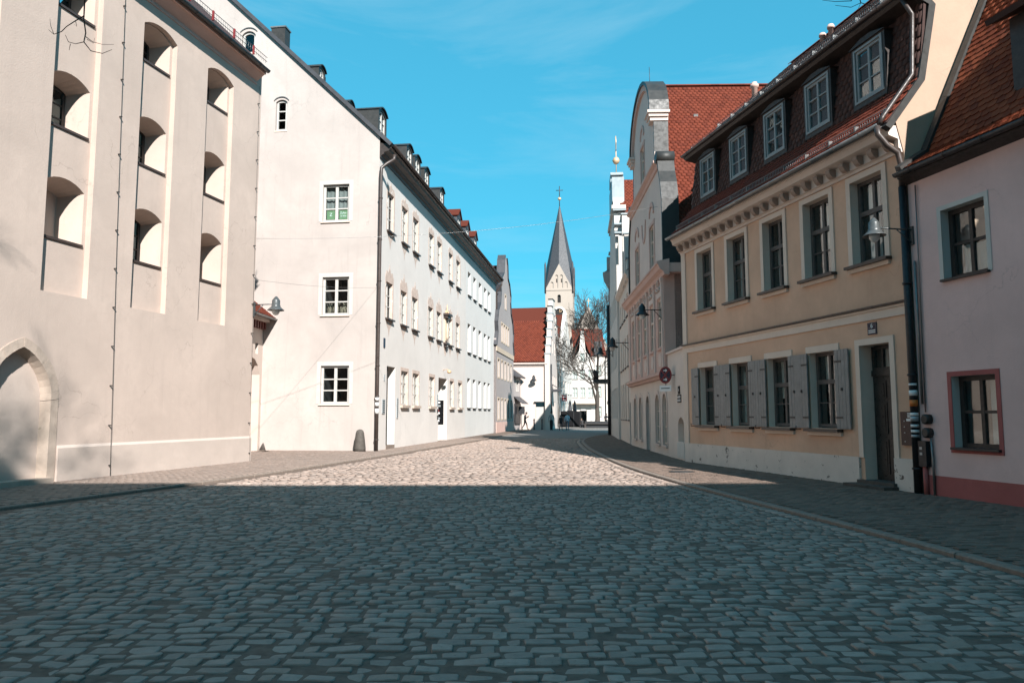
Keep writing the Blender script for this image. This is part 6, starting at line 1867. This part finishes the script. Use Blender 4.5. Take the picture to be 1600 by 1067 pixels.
# ================================================================== STREET LAMPS
def lamp(name, label, base, outv, reach, z, scale=1.0, grey='dark_metal', drop=True):
    """wall bracket lamp: base point on the wall, unit vector away from the wall"""
    ang = math.atan2(outv[1], outv[0])
    o = empty(name, (base[0], base[1], z), ang); tag(o, label, 'street lamp', 'wall bracket street lamps')
    s = scale
    mb = MB(); mb.box(0, .05, -.04, .04, -.38*s, .16*s); mb.build('wall_plate', grey, o)
    mb = MB(); mb.tube([(.04, 0, .06*s), (reach - .10*s, 0, .06*s)], .022*s, 6); mb.tube([(.04, 0, -.32*s), (reach*.42, 0, .04*s)], .017*s, 6); mb.tube([(reach - .14*s, 0, .06*s), (reach, 0, .06*s)], .03*s, 6)
    mb.build('bracket', grey, o)
    mb = MB()
    mb.lathe([(.02, .33), (.05, .31), (.13, .20), (.15, .17), (.15, .0), (.165, -.01), (.165, -.04), (.17, -.06), (.24, -.13), (.31, -.19), (.315, -.205), (.29, -.20), (.15, -.10)], (reach, 0, .0), 18)
    for i in range(len(mb.v)): v = mb.v[i]; mb.v[i] = (reach + (v[0]-reach)*s, v[1]*s, v[2]*s + .02*s)
    mb.build('lamp_hood', grey, o)
    mb = MB(); mb.lathe([(.135, -.12), (.15, -.20), (.14, -.28), (.09, -.36), (.03, -.39)], (reach, 0, 0), 14)
    for i in range(len(mb.v)): v = mb.v[i]; mb.v[i] = (reach + (v[0]-reach)*s, v[1]*s, v[2]*s + .02*s)
    mb.build('lamp_globe', 'lamp_glass', o)
    return o
def wpt(A, D, u, out=0.0):
    return (A[0] + D[0]*u + D[1]*out, A[1] + D[1]*u - D[0]*out)
D1 = (.2259977, .9741278)
o5 = (D5[1], -D5[0]); o1 = (D1[1], -D1[0])
lamp('street_lamp', 'grey wall lamp on a long arm where the ochre and mauve houses meet', wpt(A5, D5, 9.86, .02), o5, .86, 4.98, .66, 'lamp_grey')
lamp('street_lamp', 'grey wall lamp on the far corner of the cream niche building', wpt(A1, D1, 13.2, .02), o1, .80, 4.98, .85, 'lamp_grey')
D7 = (-.02448, -.9997); o7 = (D7[1], -D7[0])
lamp('street_lamp', 'black wall lamp on the rose upper floor of the baroque house', wpt(A7, D7, 9.55, .12), o7, .72, 5.22, .8)
D9 = (-.0805, -.99676); o9 = (D9[1], -D9[0])
lamp('street_lamp', 'black wall lamp on the narrow white house, in front of the dark drainpipe', wpt(A9, D9, 7.9, .02), o9, .85, 5.0, .95)
lamp('street_lamp', 'small black wall lamp farthest along the right side of the street', wpt(A10, (-.0895, -.99599), 4.6, .16), (-.99599, .0895), .85, 5.75, .95)
lamp('street_lamp', 'black wall lamp casting its shadow on the pinkish white house', (2.25, 74.76), (-.13, -.99), .5, 5.1, 1.05)

# ================================================================== WIRES
def wire(p0, p1, sag, label, r=.008):
    mb = MB(); p0, p1 = Vector(p0), Vector(p1)
    pts = [p0.lerp(p1, k/24) - Vector((0, 0, sag*4*(k/24)*(1 - k/24))) for k in range(25)]
    mb.tube(pts, r, 5)
    tag(mb.build('span_wire', 'zinc'), label, 'wire')
e1 = wpt(A1, D1, 13.23, .02)
wire((*e1, 7.22), (5.53, 27.4, 9.35), .35, 'thin span wire strung across the street from the cream building to the baroque gable', .0055)
wire((*e1, 5.86), (*wpt(A2, D2, .15, .02), 6.78), .10, 'short thin wire from the cream building to the white house corner', .0045)

# guard stone by the white house
mb = MB()
mb.lathe([(.24, 0), (.235, .12), (.20, .45), (.165, .72), (.13, .82), (.06, .86), (.01, .87)], n=14)
r_ = random.Random(5)
mb.v = [(x*(1 + r_.uniform(-.05, .05)), y_*(1 + r_.uniform(-.05, .05)), z) for x, y_, z in mb.v]
gp_ = wpt(A2, (D2[1], -D2[0]), -.50, .34)
tag(mb.build('guard_stone', 'stone_grey', None, (gp_[0], gp_[1], .05)), 'conical grey guard stone at the foot of the white gable', 'guard stone')

# ================================================================== BARE TREES
def bare_tree(name, label, loc, height, spread, seed, trunk_r, levels=5, first=.34, lean=(0, 0), limbs=None, nseg=4, n0=3, len0=1.0, rmin=0.0):
    r = random.Random(seed)
    root = empty(name, loc); tag(root, label, 'tree')
    tr = MB(); cr = MB()
    def branch(p, d, ln, rad, lev):
        pts = [p]; rs = [rad]; q = p.copy(); dd = d.copy()
        for k in range(nseg):
            dd = (dd + Vector((r.gauss(0, .13), r.gauss(0, .13), r.gauss(.05, .09)))).normalized()
            q = q + dd*ln/nseg; pts.append(q.copy()); rs.append(max(rmin, rad*(1 - .42*(k + 1)/nseg)))
        (tr if lev <= 1 else cr).tube(pts, rs, 7 if lev <= 1 else (5 if lev == 2 else 3), caps=lev > 2)
        if lev >= levels: return
        n = n0 if lev == 0 else (3 if lev < 2 else r.choice((3, 4)))
        for k in range(n):
            t = r.uniform(.45, 1.0) if k else 1.0
            i = min(nseg, max(1, int(round(t*nseg))))
            a = r.uniform(0, 2*math.pi); sp = r.uniform(.35, .85)*spread
            ax = dd.orthogonal().normalized(); ax.rotate(Matrix.Rotation(a, 3, dd))
            nd = (dd + ax*sp).normalized(); nd.z = nd.z*.9 + .05
            branch(pts[i], nd.normalized(), ln*r.uniform(.55, .82)*(len0 if lev == 0 else 1.0), rs[i]*r.uniform(.55, .75), lev + 1)
    branch(Vector((0, 0, 0)), Vector((lean[0], lean[1], 1)).normalized(), height*first, trunk_r, 0)
    for q in limbs or []: cr.tube([Vector(x) for x in q[0]], q[1], 5)
    tr.build('trunk', 'bark', root); cr.build('crown', 'bark', root)
    return root
bare_tree('bare_tree', 'bare tree standing in a planter before the far white houses', (10.0, 87.6, 0), 14.5, 1.05, 21, .34, 6, .30, n0=6, len0=1.35, rmin=.019)

# tree beside the viewer: its twigs hang into the top corners and its shadow lies on the cream wall
def rayp(px, py, dist):
    cp, sp = math.cos(PITCH), math.sin(PITCH)
    a, b = (px - 800)/1155, (533.5 - py)/1155
    v = Vector((a, cp - b*sp, sp + b*cp)); return Vector((0, 0, EYE)) + v*(dist/v.y)
T0 = Vector((-4.5, -0.9, 0))
def tw(*pts): return [rayp(*p) - T0 for p in pts]
limbs = []
start = Vector((-.6, 1.2, 8.6))
limbs.append(([Vector((0, 0, 6.6)), start, rayp(165, -140, 6.6) - T0, rayp(135, -40, 6.5) - T0, rayp(132, 8, 6.5) - T0], [.10, .06, .02, .010, .007]))
limbs.append((tw((132, 8, 6.5), (131, 30, 6.5), (134, 52, 6.5), (131, 66, 6.45), (142, 80, 6.4), (160, 84, 6.4), (175, 78, 6.4)), [.007, .006, .006, .005, .004, .003, .002]))
limbs.append((tw((132, 25, 6.5), (118, 33, 6.5), (104, 42, 6.5), (96, 50, 6.5), (84, 54, 6.5), (76, 47, 6.5)), [.006, .005, .004, .004, .003, .002]))
limbs.append((tw((84, 54, 6.5), (79, 40, 6.5), (78, 30, 6.5)), [.003, .002, .0015]))
limbs.append((tw((131, 66, 6.45), (118, 69, 6.4), (107, 66, 6.4), (102, 55, 6.4)), [.004, .003, .003, .002]))
limbs.append((tw((110, 69, 6.4), (108, 79, 6.4)), [.003, .0015]))
limbs.append((tw((134, 58, 6.5), (145, 66, 6.5), (160, 70, 6.5), (178, 70, 6.5)), [.004, .003, .002, .0015]))
limbs.append((tw((136, 62, 6.5), (146, 68, 6.5), (148, 60, 6.5)), [.003, .002, .0015]))
limbs.append((tw((118, 33, 6.5), (120, 42, 6.5), (116, 38, 6.5)), [.003, .002, .0015]))
start2 = Vector((3.0, 1.5, 9.5))
limbs.append(([Vector((0, 0, 6.8)), start2, rayp(1330, -160, 7.0) - T0, rayp(1335, -30, 7.0) - T0], [.10, .06, .02, .008]))
limbs.append((tw((1335, -30, 7), (1330, 2, 7), (1305, 3, 7), (1285, 1, 7)), [.007, .005, .003, .002]))
limbs.append((tw((1335, -30, 7), (1345, 5, 7), (1330, 12, 7), (1305, 9, 7)), [.007, .005, .003, .002]))
limbs.append((tw((1345, 5, 7), (1362, 10, 7), (1380, 6, 7)), [.004, .003, .002]))
limbs.append((tw((1345, 5, 7), (1340, 16, 7), (1352, 20, 7)), [.003, .002, .0015]))
bare_tree('bare_tree', 'bare tree beside the viewer, its twigs hanging into the upper corners', tuple(T0), 18.3, .75, 5, .28, 7, .38, limbs=limbs, rmin=.010)
# planter with bench round the far tree
pb = empty('planter', (10.0, 87.6, 0)); tag(pb, 'dark low planter box with a seat around the bare tree', 'planter')
mb = MB(); mb.box(-1.5, 1.3, -1.2, 1.2, 0, .75); mb.build('box', 'dark_metal', pb)
mb = MB(); mb.box(-1.7, 1.5, -1.45, -1.0, .42, .50); mb.box(-1.6, -1.4, -1.4, -1.1, 0, .42); mb.box(1.2, 1.4, -1.4, -1.1, 0, .42); mb.build('seat', 'dark_wood', pb)

# café terrace screens and closed parasols
cs = empty('terrace_screen', (7.6, 92.0, 0)); tag(cs, 'black café terrace screen across the far end of the street', 'screen')
for k in range(4):
    mb = MB(); mb.box(-1.55 + k*.80, -.79 + k*.80, -.05, .05, .12, 1.95 + .06*(k % 2)); mb.build('panel', 'black_sign', cs)
for k in range(5):
    mb = MB(); mb.box(-1.60 + k*.80, -1.54 + k*.80, -.08, .08, 0, 2.06); mb.build('post', 'dark_metal', cs)
mb = MB(); mb.box(-1.6, 1.66, .3, 1.8, .0, .9); mb.build('planter_trough', 'dark_metal', cs)
for k, (x, lab) in enumerate(((7.35, 'closed dark parasol on the left behind the black terrace screen'), (7.95, 'closed dark parasol on the right behind the black terrace screen'))):
    pz = empty('closed_parasol', (x, 94.0, 0)); tag(pz, lab, 'parasol', 'closed parasols')
    mb = MB(); mb.tube([(0, 0, 0), (0, 0, 3.35)], .03, 6); mb.build('pole', 'iron', pz)
    mb = MB(); mb.lathe([(.10, 1.2), (.24, 1.35), (.27, 1.9), (.20, 2.6), (.12, 3.1), (.03, 3.35)], n=10)
    mb.v = [(a*(1 + .18*math.sin(5*math.atan2(b, a))), b*(1 + .18*math.sin(5*math.atan2(b, a))), c_) for a, b, c_ in mb.v]; mb.build('folded_canopy', 'dark_slate', pz)
    mb = MB(); mb.lathe([(.35, 0), (.35, .08), (.05, .1)], n=12); mb.build('base', 'stone_grey', pz)
# blade sign
bs = empty('blade_sign', (6.55, 98.0, 0)); tag(bs, 'dark red blade sign sticking out from the steep gabled house', 'sign')
mb = MB(); mb.box(.05, .70, -.05, .05, 3.3, 4.1); s_ = mb.build('board', 'red_sign', bs)
mb = MB(); mb.box(.15, .6, -.056, -.051, 3.80, 3.92); mb.box(.2, .55, -.056, -.051, 3.45, 3.53); mb.build('print', 'white_sign', s_)
mb = MB(); mb.tube([(-.6, 0, 3.7), (.06, 0, 3.7)], .03, 5); mb.tube([(-.6, 0, 4.15), (.7, 0, 4.15)], .02, 5); mb.build('arm', 'dark_metal', bs)
# slim dark bollards by the pinkish house
for k, (x, y_, l) in enumerate(((2.15, 72.3, 'slim dark bollard before the pinkish house wall'), (2.95, 73.2, 'second slim bollard near the drainpipe of the pinkish house'))):
    mb = MB(); mb.lathe([(.10, 0), (.10, .06), (.065, .10), (.065, .92), (.085, .95), (.085, 1.0), (.03, 1.06)], n=10)
    tag(mb.build('bollard', 'dark_metal', None, (x, y_, .06)), l, 'bollard', 'bollards')
mb = MB(); mb.tube([(0, 0, 0), (0, 0, 1.5)], .035, 6); mb.box(-.30, .30, -.04, .04, 1.5, 2.25)
sb_ = empty('notice_stand', (.95, 73.2, .06)); tag(sb_, 'dark notice stand on a post near the grey infill', 'sign')
mb.build('stand', 'dark_metal', sb_)

# ================================================================== PEOPLE
def person(label, loc, face, H, joints, shirt, trousers, skin, hair, extra=None, hairlen=.0):
    """one continuous skinned body; joints in metres for a 1.75 m figure, x right, y forward"""
    k = H/1.75
    root = empty('person', loc, face); tag(root, label, 'person', 'passers-by')
    V = []; E_ = []; Rr = []; ids = {}
    def add(n, p, r, par=None):
        ids[n] = len(V); V.append(tuple(c*k for c in p)); Rr.append(r*k)
        if par is not None: E_.append((ids[par], ids[n]))
    add('pelvis', joints.get('pelvis', (0, 0, .95)), .125)
    add('waist', joints.get('waist', (0, 0, 1.10)), .115, 'pelvis')
    add('chest', joints.get('chest', (0, .0, 1.32)), .145, 'waist')
    add('neck', joints.get('neck', (0, 0, 1.48)), .055, 'chest')
    add('head0', joints.get('head0', (0, .01, 1.57)), .075, 'neck')
    add('head1', joints.get('head1', (0, .015, 1.66)), .085, 'head0')
    add('head2', joints.get('head2', (0, .0, 1.72)), .06, 'head1')
    for s, n in ((-1, 'l'), (1, 'r')):
        d = dict(sh=(s*.17, 0, 1.40), el=(s*.24, -.02, 1.13), wr=(s*.25, .04, .90), hd=(s*.25, .06, .83), hip=(s*.09, 0, .90), kn=(s*.10, .03, .50), an=(s*.10, -.02, .09), toe=(s*.11, .15, .035))
        for q in d: d[q] = joints.get(n + q, d[q])
        add(n+'sh', d['sh'], .065, 'chest'); add(n+'el', d['el'], .047, n+'sh'); add(n+'wr', d['wr'], .032, n+'el'); add(n+'hd', d['hd'], .036, n+'wr')
        h = Vector(d['hd']); w = Vector(d['wr']); dr = (h - w).normalized()
        for f in range(4):
            b = h + Vector(((f - 1.5)*.004, (f - 1.5)*.017, 0)) + dr*.03
            add(n+'f%d' % f, tuple(b), .010, n+'hd'); add(n+'g%d' % f, tuple(b + dr*(.04 + .012*(f in (1, 2))) + Vector((-s*.012, 0, 0))), .008, n+'f%d' % f)
        add(n+'t0', tuple(h + Vector((-s*.01, .04, .005))), .011, n+'hd'); add(n+'t1', tuple(h + Vector((-s*.02, .055, -.03))), .008, n+'t0')
        add(n+'hip', d['hip'], .095, 'pelvis'); add(n+'kn', d['kn'], .062, n+'hip'); add(n+'an', d['an'], .042, n+'kn'); add(n+'toe', d['toe'], .036, n+'an')
    me = bpy.data.meshes.new('body'); me.from_pydata(V, E_, [])
    ob = bpy.data.objects.new('tmp_body', me); COL.objects.link(ob)
    ob.modifiers.new('skin', 'SKIN'); 
    for i, sv in enumerate(me.skin_vertices[0].data): sv.radius = (Rr[i], Rr[i]); sv.use_root = (i == 0)
    sub = ob.modifiers.new('sub', 'SUBSURF'); sub.levels = 1
    dg = bpy.context.evaluated_depsgraph_get(); dg.update()
    bm_ = bpy.data.meshes.new_from_object(ob.evaluated_get(dg)); bpy.data.objects.remove(ob)
    bm_.materials.clear()
    for c, nm in ((shirt, 'shirt'), (trousers, 'trousers'), (skin, 'skin'), ((.02, .018, .016), 'shoe')):
        key = nm + str(c)
        if key not in M: M[key] = simple(key, c, .8, 0, .1, 20)
        bm_.materials.append(M[key])
    hz = V[ids['head0']][2] - .05*k; pz = V[ids['pelvis']][2] + .02*k
    hands = [Vector(V[ids[a + 'hd']]) for a in 'lr']; toes = [Vector(V[ids[a + 'toe']]) for a in 'lr']
    for p in bm_.polygons:
        c = p.center; p.use_smooth = True
        if c.z > hz or min((c - h).length for h in hands) < .10*k: p.material_index = 2
        elif min((c - h).length for h in toes) < .13*k and c.z < V[ids['lan']][2] + .12*k: p.material_index = 3
        elif c.z < pz and min((c - Vector(V[ids[a]])).length for a in ('lhip', 'rhip', 'lkn', 'rkn', 'lan', 'ran', 'pelvis')) < .33*k and abs(c.x) < .21*k: p.material_index = 1
        else: p.material_index = 0
    b = bpy.data.objects.new('body', bm_); COL.objects.link(b); b.parent = root
    # hair cap
    key = 'hair' + str(hair)
    if key not in M: M[key] = simple(key, hair, .7, 0, .2, 30)
    hd = Vector(V[ids['head1']])
    mb = MB(); mb.lathe([(.098*k, -.05*k - hairlen), (.105*k, .0), (.095*k, .05*k), (.06*k, .088*k), (.01, .10*k)], (hd.x, hd.y - .022*k, hd.z + .012*k), 12); mb.build('hair', key, root)
    if extra: extra(root, k)
    return root
walk = dict(lhip=(-.09, 0, .90), lkn=(-.10, .17, .52), lan=(-.10, .22, .10), ltoe=(-.11, .38, .06), rkn=(.10, -.06, .50), ran=(.10, -.30, .16), rtoe=(.11, -.20, .05),
            lel=(-.24, -.12, 1.14), lwr=(-.24, -.14, .91), lhd=(-.24, -.13, .84), rel=(.24, .06, 1.13), rwr=(.23, .22, .96), rhd=(.23, .26, .90))
bent = dict(walk); bent.update(neck=(0, .07, 1.46), head0=(0, .12, 1.53), head1=(0, .16, 1.60), head2=(0, .17, 1.66), rel=(.22, .10, 1.14), rwr=(.14, .30, 1.28), rhd=(.10, .34, 1.33), lel=(-.22, .06, 1.12), lwr=(-.15, .26, 1.2), lhd=(-.12, .31, 1.24))
SK = (.42, .25, .18)
def bag(root, k):
    mb = MB(); mb.hexa([(.20, .05, .45), (.27, .05, .45), (.27, .35, .45), (.20, .35, .45), (.21, .08, .72), (.25, .08, .72), (.25, .32, .72), (.21, .32, .72)]); mb.tube([(.23, .12, .72), (.23, .2, .86), (.23, .28, .72)], .01, 5)
    mb.build('shopping_bag', 'dark_wood', root)
person('person in dark clothes walking with head bent beside the pinkish house wall', (1.25, 71.6, .06), R(-95), 1.75, bent, (.02, .02, .024), (.02, .02, .025), SK, (.02, .017, .015))
person('person in a grey top and dark trousers walking away near the drainpipe', (3.72, 70.2, .0), R(-8), 1.80, walk, (.22, .24, .24), (.025, .025, .03), SK, (.02, .017, .015), bag)
person('person in dark clothes in front of the black terrace screen', (4.62, 70.4, .0), R(6), 1.48, walk, (.02, .02, .022), (.025, .025, .03), SK, (.03, .02, .015))
person('person in a pale blue shirt in front of the black terrace screen', (5.22, 70.2, .0), R(-4), 1.68, walk, (.36, .46, .52), (.10, .12, .15), SK, (.03, .022, .016))
sit = dict(pelvis=(0, 0, .62), waist=(0, .02, .78), chest=(0, .08, .98), neck=(0, .14, 1.13), head0=(0, .18, 1.21), head1=(0, .20, 1.29), head2=(0, .19, 1.35),
           lsh=(-.17, .08, 1.06), rsh=(.17, .08, 1.06), lel=(-.25, .16, .82), rel=(.25, .16, .82), lwr=(-.16, .36, .74), rwr=(.16, .36, .74), lhd=(-.12, .42, .72), rhd=(.12, .42, .72),
           lhip=(-.09, .04, .58), rhip=(.09, .04, .58), lkn=(-.11, .46, .54), rkn=(.11, .46, .54), lan=(-.11, .46, .10), ran=(.11, .46, .10), ltoe=(-.11, .62, .035), rtoe=(.11, .62, .035))
person('person in black seated on the planter edge beside the bare tree', (10.95, 86.9, .30), R(200), 1.72, sit, (.015, .015, .017), (.02, .02, .022), SK, (.02, .016, .014))
crouch = dict(sit); crouch.update(pelvis=(0, 0, .42), waist=(0, .03, .58), chest=(0, .1, .78), neck=(0, .18, .92), head0=(0, .22, 1.0), head1=(0, .24, 1.08), head2=(0, .23, 1.14),
           lsh=(-.17, .1, .86), rsh=(.17, .1, .86), lel=(-.25, .2, .64), rel=(.25, .2, .64), lwr=(-.16, .38, .58), rwr=(.16, .38, .58), lhd=(-.12, .44, .56), rhd=(.12, .44, .56),
           lhip=(-.09, .04, .40), rhip=(.09, .04, .40), lkn=(-.13, .40, .52), rkn=(.13, .40, .52), lan=(-.12, .22, .09), ran=(.12, .22, .09), ltoe=(-.12, .38, .035), rtoe=(.12, .38, .035))
person('person in dark clothes crouching at the left end of the planter', (8.15, 86.0, .0), R(30), 1.7, crouch, (.03, .026, .025), (.04, .04, .045), SK, (.03, .02, .015))
